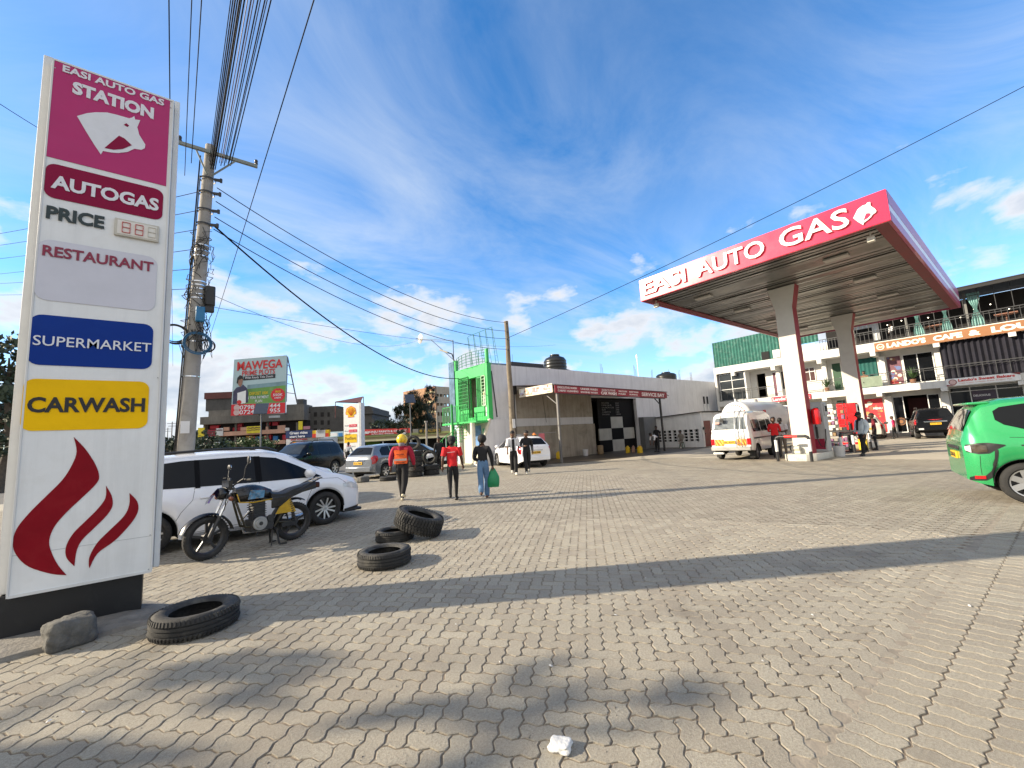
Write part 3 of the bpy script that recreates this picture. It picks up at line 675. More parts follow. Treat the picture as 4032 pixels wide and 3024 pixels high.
def cafe():
    t = thing('cafe_building', 'white three-storey building with open balconies, green sheeted left top and dark roofed lounge', 'building', (45, 6, 0))
    Y0, Y1 = 18.75, -9.
    b = MB()                                     # walls, with real openings left between the pieces
    def wall(z0, z1, x, ops):
        y = Y0; ops = sorted(ops, key=lambda o: -o[0])
        for a, c, lo, hi in ops:
            if y > a: b.box((x, a, z0), (x+.2, y, z1))
            if lo > z0: b.box((x, c, z0), (x+.2, a, lo))
            if hi < z1: b.box((x, c, hi), (x+.2, a, z1))
            y = c
        b.box((x, Y1, z0), (x+.2, y, z1))
    g0 = [(18.4, 16.3, .3, 2.5), (14.35, 13.5, 1.9, 2.85), (11.96, 11.25, .3, 2.92), (10.06, 9.5, .3, 2.92), (8.46, 7.3, .3, 2.86), (6.71, 4.23, .25, 2.86), (3.75, .5, 1.2, 3.15), (.1, -4, .9, 2.8)]
    g1 = [(19, 16.3, 3.7, 6.25), (15.75, 15.0, 3.7, 5.9), (14.43, 14.1, 3.7, 5.88), (14.0, 13.4, 4.25, 5.88), (11.98, 11.2, 4.7, 5.86), (10.04, 9.5, 3.7, 5.9), (8.45, 7.25, 3.7, 6.0), (5.8, 4.2, 3.72, 5.84), (3.6, -3.2, 3.7, 6.1)]
    wall(.02, 3.17, 41.3, g0); wall(3.65, 6.27, 41.3, g1)
    b.box((50, Y1, 0), (50.2, Y0, 9)); b.box((40.05, Y0+.003, .0), (50.2, Y0+.2, 6.9)); b.build('wall', inner_wall, t)
    b = MB(); b.box((40, Y1, 3.17), (50, Y0, 3.65)); b.box((40, Y1, 6.27), (50, Y0, 6.90)); b.build('floor_slab', stucco, t, bevel=.015)
    b = MB(); b.box((40.6, Y1, 0), (50, Y0, .25)); b.build('ground_step', concrete, t)
    for y in (17.2, 13.85, 10.5, 7.17, 3.83, .5, -2.9):
        for z, zt in ((2.93, 3.168), (5.92, 6.268)):
            b = MB(); b.box((39.93, y-.16, z), (41.298, y+.16, zt)); b.build('beam_end', stucco, t, bevel=.01)
    for y in (17.2, 13.85, 10.5, 6.9, 3.97, .3, -2.9):
        b = MB(); b.box((40.9, y-.2, .25), (41.297, y+.2, 2.925)); b.build('pillar', stucco, t)
        b = MB(); b.box((40.95, y-.15, 3.652), (41.297, y+.15, 5.915)); b.build('pillar', stucco, t)
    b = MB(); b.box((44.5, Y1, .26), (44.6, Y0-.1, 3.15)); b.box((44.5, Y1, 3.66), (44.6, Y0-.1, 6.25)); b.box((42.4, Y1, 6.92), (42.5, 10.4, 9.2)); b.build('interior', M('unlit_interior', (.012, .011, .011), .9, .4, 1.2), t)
    # ground floor openings
    for y0, y1, z0, z1, br, hb in ((14.35, 13.5, 1.9, 2.85, (13.93,), (2.35,)), (11.96, 11.25, .3, 2.92, (), (2.15, 2.5)), (3.75, .5, 1.2, 3.15, (2.77, 1.62), (2.86,)), (.1, -4, .9, 2.8, (-1.3, -2.7), (2.3,))):
        pane(t, 41.28, y0, y1, z0, z1, 'window', br, hb, tint_glass)
    pane(t, 41.28, 6.71, 6.12, .25, 2.86, 'door', (), (), tint_glass); pane(t, 41.28, 4.86, 4.23, .25, 2.86, 'door', (), (), tint_glass)
    b = MB(); b.box((42.6, 4.9, .26), (42.65, 6.1, 2.7)); b.build('inner_door', wood_red, t)
    for y0, y1, z0, z1 in ((10.06, 9.5, .3, 2.92), (10.04, 9.5, 3.7, 5.9)):
        b = MB(); b.box((41.28, y1+.01, z0), (41.33, y0-.01, z1-.01)); d = b.build('door', green_door, t); b = MB(); b.cyl((41.27, y1+.1, z0+1), (41.2, y1+.1, z0+1), .025); b.build('handle', steel, d)
    b = MB(); b.box((41.4, 16.3, .3), (41.42, 18.4, 2.5)); b.build('shutter', M('brown_shutter', (.16, .12, .1), .6, .2), t)
    # first floor openings
    pane(t, 40.35, 18.65, 16.35, 3.7, 6.2, 'window', (17.5,), (4.75, 5.55), clear_glass)
    b = MB(); b.box((40.3, 16.28, 3.66), (41.28, 16.34, 6.26)); b.build('partition', alu, t)
    b = MB(); r2 = random.Random(5)
    for i in range(9):
        y = 18.3-i*.21; b.box((40.9, y-.09, 3.9+.45*(i % 3)), (41.2, y+.09, 4.2+.45*(i % 3)), r2.randrange(3))
    b.build('shop_stock', [M('carton', (.42, .3, .18), .8, .15), white_panel, M('pale_stock', (.5, .47, .38), .7, .2)], t, bevel=.01)
    pane(t, 41.28, 14.43, 14.1, 3.7, 5.88, 'door', (), (), M('maroon_door', (.1, .02, .04), .5, .2)); pane(t, 41.28, 14.0, 13.4, 4.25, 5.88, 'window', (13.75,), (), clear_glass)
    pane(t, 41.28, 11.98, 11.2, 4.7, 5.86, 'window', (11.6,), (5.5,), M('brown_glass', (.08, .04, .035), .15, .3)); pane(t, 41.28, 5.8, 4.2, 3.72, 5.84, 'window', (5.02,), (), tint_glass)
    b = MB(); drape(b, 41.25, 8.43, 7.27, 3.7, 5.98, 5, .02); b.build('curtain', deep_teal, t, smooth=60)
    b = MB(); drape(b, 40.3, 3.72, -4.4, 3.68, 6.24, 30, .075); b.build('curtain', navy_cloth, t, smooth=60)
    b = MB()
    for k in range(40):
        y = 3.7-k*.2; b.box((40.22, y-.07, 6.19+.02*(k % 2)), (40.26, y+.05, 6.262))
    b.build('curtain_heading', white_paint, t)
    b = MB(); drape(b, 41.34, 5.7, 4.3, 5.0, 5.7, 9, .02); b.build('pelmet', M('dusty_pink_cloth', (.33, .13, .14), .8, .2), t, smooth=60)
    # balcony railings
    def rail(y0, y1, z0, z1, step, x=40.05, nm='railing', mid=True):
        b = MB(); b.bar((x, y0, z1), (x, y1, z1), .05)
        if mid: b.bar((x, y0, z1-.14), (x, y1, z1-.14), .03)
        b.bar((x, y0, z0+.08), (x, y1, z0+.08), .03)
        n = max(1, int(abs(y0-y1)/step))
        for i in range(n+1):
            y = y0+(y1-y0)*i/n; b.bar((x, y, z0), (x, y, z1), .028)
        b.build(nm, dark_steel, t)
    rail(18.6, 13.95, 3.66, 4.58, .62); rail(12.9, 9.3, 3.66, 4.58, .9); rail(8.6, 3.7, 3.66, 4.58, .95)
    rail(3.65, -6, 3.66, 4.58, .55)
    b = MB(); b.box((40.02, 6.9, 3.7), (40.03, 8.4, 4.45)); b.build('glass_panel', M('greenish_glass', (.22, .27, .2), .12, .2, 3), t)
    # top floor
    b = MB(); corrugated(b, 39.98, 18.78, 13.0, 6.905, 9.30, 9.34); b.build('sheet_cladding', green_sheet, t)
    b = MB(); corrugated(b, 39.98, 12.6, 10.35, 7.72, 9.3, 9.3); corrugated(b, 40.02, 13.0, 12.6, 6.91, 9.3, 9.3); b.build('sheet_cladding', green_sheet, t)
    b = MB()
    for y0, y1 in ((14.6, 14.0), (13.7, 13.15), (11.6, 11.1), (11.05, 10.6)): b.box((39.94, y1, 6.95), (39.97, y0, 7.62), 1 if y0 == 14.6 else 0)
    b.build('top_window', [sheet_grey, dark_void], t)
    rail(10.3, 8.3, 6.91, 7.78, .2)
    b = MB(); corrugated(b, 41.8, 8.6, 7.0, 8.35, 8.75, 8.7); corrugated(b, 41.78, 7.3, 6.9, 7.3, 8.6, 8.6); b.build('pale_sheeting', sheet_grey, t)
    rail(8.25, -7, 6.91, 7.76, .25)
    b = MB()
    for k in range(22):
        y = 7.9-k*.7; b.bar((40.08, y, 7.76), (40.08, y, 9.3), .03)
    b.bar((40.08, 8.2, 8.95), (40.08, -7, 8.95), .04)
    b.build('security_bar', dark_steel, t)
    for y in (5.18, 2.22, -.8, 8.2):
        b = MB(); b.box((40.5, y-.06, 6.91), (40.62, y+.06, 9.3)); b.build('post', M('grey_post', (.14, .14, .135), .6, .15), t)
    b = MB(); P = [(39.2, 9.42), (50, 10.6), (50, 10.66), (39.2, 9.48)]
    b.prism([(x, z) for x, z in P], (0, 10.4, 0), (1, 0, 0), (0, 0, 1), 17.5)
    b.bar((39.25, 10.4, 9.33), (39.25, -7, 9.33), .06, .2); b.build('roof', M('black_roof_sheet', (.008, .008, .009), .7, .3, 3), t)
    for y0, y1 in ((4.85, 4.3), (3.45, 2.95), (2.1, 1.5)):
        b = MB(); drape(b, 40.28, y0, y1, 6.95, 9.15, 5, .04, pinch=(.5, .28)); b.build('curtain', teal_cloth, t, smooth=60)
    b = MB()
    for k in range(11):
        b.ball((40.6+.5*(k % 3), 6.2-k*.72, 8.1+.25*sin(k*2.1)), .035, 6)
    b.build('light_bulb', M('bulb_glow', (1, .9, .7), .4, 0, emit=2.5), t)
    for y in (3.9, .6, -2.2):
        b = MB(); b.box((40.7, y-.5, 7.5), (41.5, y+.5, 7.55)); b.cyl((41.1, y, 6.91), (41.1, y, 7.5), .04); b.build('table', M('table_top', (.26, .12, .08), .5, .2), t)
    # potted plants on the balconies
    for x, y, z in ((40.6, 10.4, 3.66), (41.0, 5.4, 3.66)):
        b = MB(); b.lathe([(.0, 0), (.14, 0), (.18, .35), (0, .35)], 12, (x, y, z)); r2 = random.Random(int(y*7))
        for i in range(70):
            a, e, l = r2.uniform(0, 2*pi), r2.uniform(.35, 1.5), r2.uniform(.4, .95)
            p = Vector((x, y, z+.35)); q = p+Vector((cos(a)*cos(e), sin(a)*cos(e), sin(e)))*l; s = Vector((-sin(a), cos(a), 0))*.03
            m_ = p.lerp(q, .6)+Vector((0, 0, .06)); b.add([p, m_-s, q, m_+s], [(0, 1, 2, 3)], 1)
        one(b, 'potted_plant', [M('plant_pot', (.2, .1, .06), .8), M('pot_leaf', (.05, .11, .03), .6, .3)], 'leafy potted plant on the balcony %s' % ('left of the green door' if y > 8 else 'behind the cafe glass doors'), 'plant', (0, 0, 0))
cafe()
u, v = (0, -1, 0), (0, 0, 1)
def wall_sign(name, label, x, y0, y1, z0, z1, mt, texts, th=.06):
    t = thing(name, label, 'sign', (x, (y0+y1)/2, z0))
    b = MB(); b.box((x-th, y1, z0), (x-.003, y0, z1)); bd = b.build('board', mt, t, bevel=.008)
    for s, yy0, yy1, zz0, zz1, tm, bo in texts:
        b = MB(); b.text(s, (x-th-.004, yy0, zz0), u, v, yy0-yy1, zz1-zz0, bold=bo, th=.004); b.build('lettering', tm, t)
    return t
sign_brown = M('sign_ochre_brown', (.26, .11, .038), .5, .1, 1.5)
cream = M('sign_cream', (.80, .76, .64), .5, .05)
t = wall_sign('cafe_sign', "long ochre brown sign reading LANDO'S CAFE & LOUNGE along the balcony edge", 39.98, 7.0, -4.2, 6.19, 6.83, sign_brown,
              [("LANDO'S", 6.32, 4.28, 6.33, 6.70, cream, .055), ('CAFE', 3.92, 2.55, 6.33, 6.69, cream, .055), ('&', 2.28, 1.75, 6.33, 6.68, cream, .055), ('LOUNGE', 1.30, -1.9, 6.32, 6.70, cream, .055)])
b = MB(); b.cyl((39.915, 6.67, 6.5), (39.905, 6.67, 6.5), .22, n=24); b.cyl((39.906, 6.67, 6.5), (39.901, 6.67, 6.5), .17, n=24, m=1)
for k in range(5): b.box((39.896, 6.55+.05*k, 6.42+.02*(k % 2)), (39.9, 6.575+.05*k, 6.56-.02*(k % 3)), 0)
b.build('round_emblem', [cream, sign_brown], t)
b = MB(); b.box((39.9, -4.2, 6.835), (39.975, 7.0, 6.86)); b.build('edging', cream, t)
bk_red = M('bakery_red', (.55, .02, .02), .4, .1)
t = wall_sign('bakery_sign', "white and red bakery sign reading Lando's Sweet Bakers above the shop windows", 39.97, 3.68, .5, 3.22, 3.70, white_panel,
              [("Lando's Sweet Bakers", 3.12, .72, 3.46, 3.64, bk_red, .035), ('Pizza, Cakes, Cookies, Bread, Burgers, Pies', 3.08, .85, 3.31, 3.39, M('bakery_pink', (.6, .25, .2), .5), 0.)])
b = MB(); b.cyl((39.905, 3.38, 3.46), (39.895, 3.38, 3.46), .19, n=22, m=0); b.cyl((39.896, 3.38, 3.46), (39.89, 3.38, 3.46), .15, n=22, m=1); b.prism([(-3.68, 3.22), (-3.3, 3.22), (-3.68, 3.33)], (39.903, 0, 0), u, v, .004, 0); b.prism([(-.5, 3.7), (-.85, 3.7), (-.5, 3.55)], (39.903, 0, 0), u, v, .004, 0); b.build('round_emblem', [M('bakery_maroon', (.2, .03, .03), .5), M('bakery_rose', (.6, .42, .4), .5, .3, 20)], t)
wall_sign('shop_sign', "small red shop sign with white Lando's lettering beside the front canopy column", 39.97, 14.25, 11.37, 3.2, 3.62, M('shop_sign_red', (.72, .02, .045), .4, .06),
          [("Lando's", 14.15, 12.95, 3.28, 3.55, letter_white, .02), ('Market', 12.4, 11.45, 3.28, 3.55, letter_white, .02)])
def poster(label, y0, y1, z0, z1, cols, seed, x=41.262, txt=None):
    t = thing('poster', label, 'poster', (x, (y0+y1)/2, z0)); b = MB(); b.box((x, y1, z0), (x+.012, y0, z1), 0); r2 = random.Random(seed)
    for k in range(26):                              # printed food plates and blocks
        y, z = r2.uniform(y1+.1, y0-.1), r2.uniform(z0+.08, z1-.08); r = r2.uniform(.05, .16)
        if y-r < y1 or y+r > y0: r = min(y-y1, y0-y)
        r = min(r, z-z0, z1-z); b.cyl((x-.0004*k, y, z), (x-.0004*k-.0006, y, z), r, n=12, m=1+k % (len(cols)-1))
    b.build('sheet', cols, t)
    if txt:
        b = MB(); b.text(txt[0], (x-.016, txt[1], txt[2]), u, v, txt[3], txt[4], bold=.03); b.build('lettering', letter_white, t)
food = [M('print_red', (.5, .02, .03), .45), M('print_orange', (.62, .25, .08), .45), M('print_cream', (.7, .62, .5), .45), M('print_crimson', (.38, .03, .03), .45), M('print_brown', (.25, .1, .05), .45)]
poster('red food poster with the word MENU in the ground floor window', 8.44, 7.28, .35, 2.84, food, 4, txt=('MENU', 7.86, 2.02, .52, .17))
poster('tall dark food poster on the first floor balcony wall', 6.67, 5.92, 3.76, 5.82, [M('print_plum', (.14, .05, .07), .45)]+food[2:]+[M('print_blue', (.1, .14, .3), .45)], 9)
t = thing('window_banner', 'dark purple DELICIOUS banner inside the bakery window', 'banner', (41.2, 2.2, 2.3)); b = MB(); b.box((41.21, 1.65, 2.25), (41.225, 2.7, 2.84)); b.build('sheet', M('banner_purple', (.045, .03, .06), .4, .3), t)
b = MB(); b.text('DELICIOUS', (41.205, 2.66, 2.45), u, v, .75, .13, bold=.03); b.build('lettering', letter_white, t)
for yy, lb in ((6.42, 'round brown cafe emblem on the glass beside the cafe entrance'),):
    b = MB(); b.cyl((41.23, 0, 0), (41.22, 0, 0), .27, n=26); b.cyl((41.2195, 0, 0), (41.215, 0, 0), .23, n=26, m=1); b.cyl((41.2145, 0, -.02), (41.21, 0, -.02), .12, n=14, m=0)
    one(b, 'door_emblem', [sign_brown, M('emblem_dark', (.06, .03, .02), .5)], lb, 'emblem', (0, yy, 1.05))
# ---------------------------------------------------------------- green and grey service building
grey_wash = M('grey_washed_wall', (.66, .655, .66), .8, .07, 1.2, bump=.2, bsc=25, streak=.4)
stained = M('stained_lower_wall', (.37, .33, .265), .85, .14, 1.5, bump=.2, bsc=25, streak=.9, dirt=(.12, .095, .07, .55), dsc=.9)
leaf_green = M('bright_green_paint', (.035, .44, .10), .5, .08, 2, streak=.2)
green_steel = M('green_painted_steel', (.012, .25, .05), .45, .12, 5)
dull_green = M('dull_green_steel', (.03, .17, .11), .5, .15, 5)
checker_w = M('stained_white_tile', (.46, .45, .40), .6, .12, 2, streak=.4)
checker_b = M('black_tile', (.006, .006, .007), .7, .2, 2, spec=.2)
def service():
    t = thing('service_building', 'long two-storey wash station building, grey side wall and bright green front end', 'building', (27, 24, 0))
    YW = 19.7
    b = MB()
    b.box((14.0, YW, 2.56), (23.0, YW+.25, 5.80)); b.box((28.28, YW, 2.6), (42, YW+.25, 5.72)); b.box((23.0, YW, 3.95), (28.28, YW+.25, 5.77))
    b.box((28.28, YW, 0), (42, YW+.25, 2.6)); b.box((15.5, YW, 2.1), (23.0, YW+.25, 2.56))
    b.box((41.75, YW+.25, 0), (42, 23.6, 5.7)); b.box((14.25, 23.35, 0), (41.75, 23.6, 5.7)); b.build('side_wall', grey_wash, t)
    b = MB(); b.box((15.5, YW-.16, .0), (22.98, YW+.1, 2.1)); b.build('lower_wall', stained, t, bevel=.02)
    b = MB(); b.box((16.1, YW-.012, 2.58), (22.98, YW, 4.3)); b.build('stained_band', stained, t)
    b = MB(); P = [(14.05, 2.55), (15.6, 2.55), (15.6, 0), (12.9, 0), (12.9, .1)]
    b.prism(P, (0, YW+.05, 0), (1, 0, 0), (0, 0, 1), .3); b.build('sloping_wall', grey_wash, t)
    b = MB(); b.bar((14.0, YW-.14, 2.62), (12.9, YW-.14, .16), .16, .12); b.build('coping', M('cream_coping', (.62, .57, .45), .7, .1), t)
    b = MB(); b.box((14.2, YW+.25, 5.5), (41.7, 23.34, 5.62)); b.build('roof_slab', concrete, t)
    b = MB(); b.box((24, YW+2.2, 0), (28.2, YW+2.4, 3.95)); b.box((22.8, YW+.25, 0), (23.0, YW+2.4, 3.95)); b.box((28.2, YW+.25, 0), (28.3, YW+2.4, 3.95)); b.build('bay_recess', dark_void, t)  # walls painted near-black, putting the bay's shade into the colour
    # chequered tile board standing in the wash bay
    b = MB(); x0, w, h = 24.0, 1.42, .85
    for i in range(3):
        for k in range(3):
            b.box((x0+i*w, YW+.35, .02+k*h), (x0+(i+1)*w-.004, YW+.45, .02+(k+1)*h-.004), (0 if (i+k) % 2 else 1) if not (i == 2 and k == 2) else 1)
    b.box((x0, YW+.36, .02+3*h), (x0+3*w, YW+.45, 3.9), 1); c = b.build('tile_board', [checker_w, checker_b], t)
    for k, (s, p) in enumerate((('SALOON', '200'), ('MINI BUS', '300'), ('SALOON CAR', '250'), ('SUV', '300'), ('CARPETS', '100'), ('ENGINE', '1000'))):
        z = 3.55-k*.17; b = MB(); b.text(s, (24.5, YW+.345, z), (1, 0, 0), (0, 0, 1), .14*len(s), .11); b.build('price_lettering', M('chalk_grey', (.22, .22, .21), .8), c); b = MB(); b.text(p, (26.1, YW+.345, z), (1, 0, 0), (0, 0, 1), .14*len(p), .11); b.build('price_lettering', M('chalk_grey', (.22, .22, .21), .8), c)
    # green front end with its balcony opening
    XF0 = 13.92
    b = MB()
    n = 10; rows = []
    b.box((XF0, 19.5, 2.5), (XF0+.3, 19.72, 5.85)); b.box((XF0, 22.75, 2.5), (XF0+.3, 23.3, 5.85)); b.box((XF0, 19.72, 5.15), (XF0+.3, 22.75, 5.85)); b.box((XF0, 19.72, 2.5), (XF0+.3, 22.75, 2.78))
    b.box((XF0-.02, 19.46, 5.852), (XF0+.16, 19.62, 6.66)); b.box((XF0-.02, 22.9, 5.852), (XF0+.2, 23.25, 6.55)); b.box((XF0, 19.95, 2.782), (XF0+.12, 21.0, 3.35)) ; b.box((XF0, 21.6, 2.782), (XF0+.12, 22.74, 3.35)); b.build('front_wall', leaf_green, t, bevel=.015)
    b = MB(); b.box((XF0+1.3, 19.72, 2.5), (XF0+1.4, 23.2, 5.5)); b.build('inner_wall', M('sandy_wall', (.42, .36, .27), .85, .1), t)
    b = MB(); b.box((XF0-.9, 19.5, 2.42), (XF0+1.3, 23.3, 2.52)); b.build('balcony_slab', leaf_green, t, bevel=.01)
    def grille(y0, y1, z0, z1, ny, nz, x, nm, mt, w=.03):
        b = MB(); b.bar((x, y0, z0), (x, y0, z1), w*1.5); b.bar((x, y1, z0), (x, y1, z1), w*1.5); b.bar((x, y0, z0), (x, y1, z0), w*1.5); b.bar((x, y0, z1), (x, y1, z1), w*1.5)
        for i in range(1, ny): y = y0+(y1-y0)*i/ny; b.bar((x, y, z0), (x, y, z1), w)
        for i in range(1, nz): z = z0+(z1-z0)*i/nz; b.bar((x, y0, z), (x, y1, z), w)
        b.build(nm, mt, t)
    grille(22.6, 21.5, 3.35, 5.3, 7, 9, XF0-.05, 'window_grille', green_steel); grille(21.45, 21.42, 2.8, 5.2, 1, 2, XF0+.1, 'door_post', green_steel, .05)
    grille(20.65, 20.15, 2.8, 5.1, 4, 1, XF0+.05, 'door_grille', green_steel, .045); grille(20.1, 19.72, 3.4, 5.12, 1, 9, XF0-.02, 'window_grille', M('pale_green_steel', (.3, .5, .3), .5), .03)
    b = MB(); b.box((XF0+1.27, 19.8, 2.6), (XF0+1.29, 20.15, 5.0)); b.box((XF0+1.27, 20.7, 3.0), (XF0+1.29, 21.3, 4.4)); b.box((XF0+1.27, 21.5, 2.9), (XF0+1.29, 22.7, 4.2)); b.build('window', alu, t)
    grille(23.2, 20.4, 2.52, 3.5, 16, 1, XF0-.88, 'balcony_rail', green_steel, .025)
    b = MB(); b.box((XF0-.06, 23.06, 2.5), (XF0+.25, 23.7, 6.5)); b.build('glass_column', M('blue_mirror_glass', (.10, .16, .22), .12, .5, 2.5, coat=.4), t)
    # curved roof railing and the frames of an unfinished roof sign
    b = MB(); arc = []
    for i in range(13):
        q = i/12; arc.append((XF0+.05-.35*sin(pi*q), 22.85-q*3.3))
    for z in (5.95, 6.12, 6.3, 6.47, 6.64): b.tube([(x, y, z) for x, y in arc], .016, 5)
    for x, y in arc[::2]: b.cyl((x, y, 5.85), (x, y, 6.64), .02, n=6)
    b.build('roof_railing', dull_green, t)
    b = MB()
    tops = []
    for i in range(5):
        y = 23.0-i*.68; xt = 15.0; tops.append((xt, y-.05, 8.25))
        for s in (-.07, .07): b.tube([(xt, y+s*.4, 8.2), (xt+.25, y+s*2.2-.1, 5.6)], .016, 5)
        for k in range(9):
            q = k/9; b.cyl((xt+.25*q, y+.028*(1+4.5*q)-.1*q, 8.2-2.6*q), (xt+.25*q, y-.028*(1+4.5*q)-.1*q, 8.2-2.6*q), .009, n=4)
    b.tube(tops, .018, 5); b.build('roof_sign_frame', dull_green, t)
    # ground floor of the green end
    b = MB(); b.box((14.5, 19.76, 0), (14.7, 23.6, 2.42)); b.build('ground_floor_wall', M('ground_floor_cream', (.6, .58, .5), .7, .1), t)
    b = MB(); b.box((14.46, 20.1, .9), (14.495, 21.0, 2.1), 0); b.box((14.46, 21.2, 1.1), (14.495, 22.0, 2.3), 1); b.box((14.45, 20.1, .3), (14.495, 21.0, .85), 2); b.build('wall_poster', [M('poster_green', (.1, .4, .25), .5, .4, 8), M('poster_blue', (.12, .25, .5), .5, .4, 8), M('poster_orange', (.7, .35, .1), .5, .3, 8)], t)
    for y in (20.0, 22.2):
        b = MB(); b.cyl((13.1, y, 0), (13.1, y, 2.42), .14, n=14); b.build('pillar', M('pillar_cream', (.65, .62, .52), .6, .1), t, smooth=50)
    b = MB()
    for x in (38.93, 39.58):
        b.cyl((x, YW-.08, 2.62), (x, YW-.08, 3.55), .07, m=0); b.cyl((x, YW-.08, 3.55), (x, YW-.08, 4.25), .07, m=1)
    b.build('vent_pipe', [white_paint, black_plastic], t)
    b = MB(); b.cyl((14.35, YW-.05, 5.4), (14.6, YW-.05, 2.7), .03, n=6); b.cyl((18.3, YW-.02, 4), (18.5, YW-.02, 2.3), .012, n=5); b.build('drain_pipe', dark_steel, t)
    b = MB(); b.box((41.6, YW-.1, 0), (41.72, YW-.02, 5.6)); b.build('down_pipe', black_plastic, t)
    b = MB(); b.box((15.55, YW-.22, 1.1), (16.2, YW-.17, 1.65), 0); b.box((15.62, YW-.235, 1.17), (15.85, YW-.225, 1.58), 1); b.build('meter_box', [steel, white_panel], t)
    b = MB(); r2 = random.Random(8)
    for x in (31.0, 33.5, 36.5, 38.2, 40.4, 26.5, 17.2):
        for i in range(3): b.cyl((x+i*.14, 21.5, 5.6), (x+i*.14+r2.uniform(-.04, .04), 21.5, 6.6+r2.uniform(0, .5)), .014, n=4)
    b.build('starter_bars', M('rusty_bar', (.12, .09, .07), .8, .3), t)
service()
def spiral():
    t = thing('spiral_stair', 'green steel spiral stair at the front corner of the green building', 'stair', (12.75, 21.6, 0))
    b = MB(); b.cyl((12.75, 21.6, 0), (12.75, 21.6, 3.6), .07); b.build('pole', green_steel, t, smooth=50)
    n = 14
    for i in range(n):
        a = 2.4+i*.33; z = .18+i*.17; b = MB()
        p = [(12.75+.07*cos(a+q), 21.6+.07*sin(a+q)) for q in (-.3, .3)]+[(12.75+.85*cos(a+q), 21.6+.85*sin(a+q)) for q in (.17, -.17)]
        b.prism(p, (0, 0, z), (1, 0, 0), (0, 1, 0), .03); b.cyl((12.75+.83*cos(a), 21.6+.83*sin(a), z), (12.75+.83*cos(a), 21.6+.83*sin(a), z+.9), .014, n=5); b.build('tread', green_steel, t)
    b = MB(); b.tube([(12.75+.83*cos(2.4+i*.33), 21.6+.83*sin(2.4+i*.33), 1.08+i*.17) for i in range(n)], .022, 7); b.build('handrail', green_steel, t, smooth=60)
spiral()
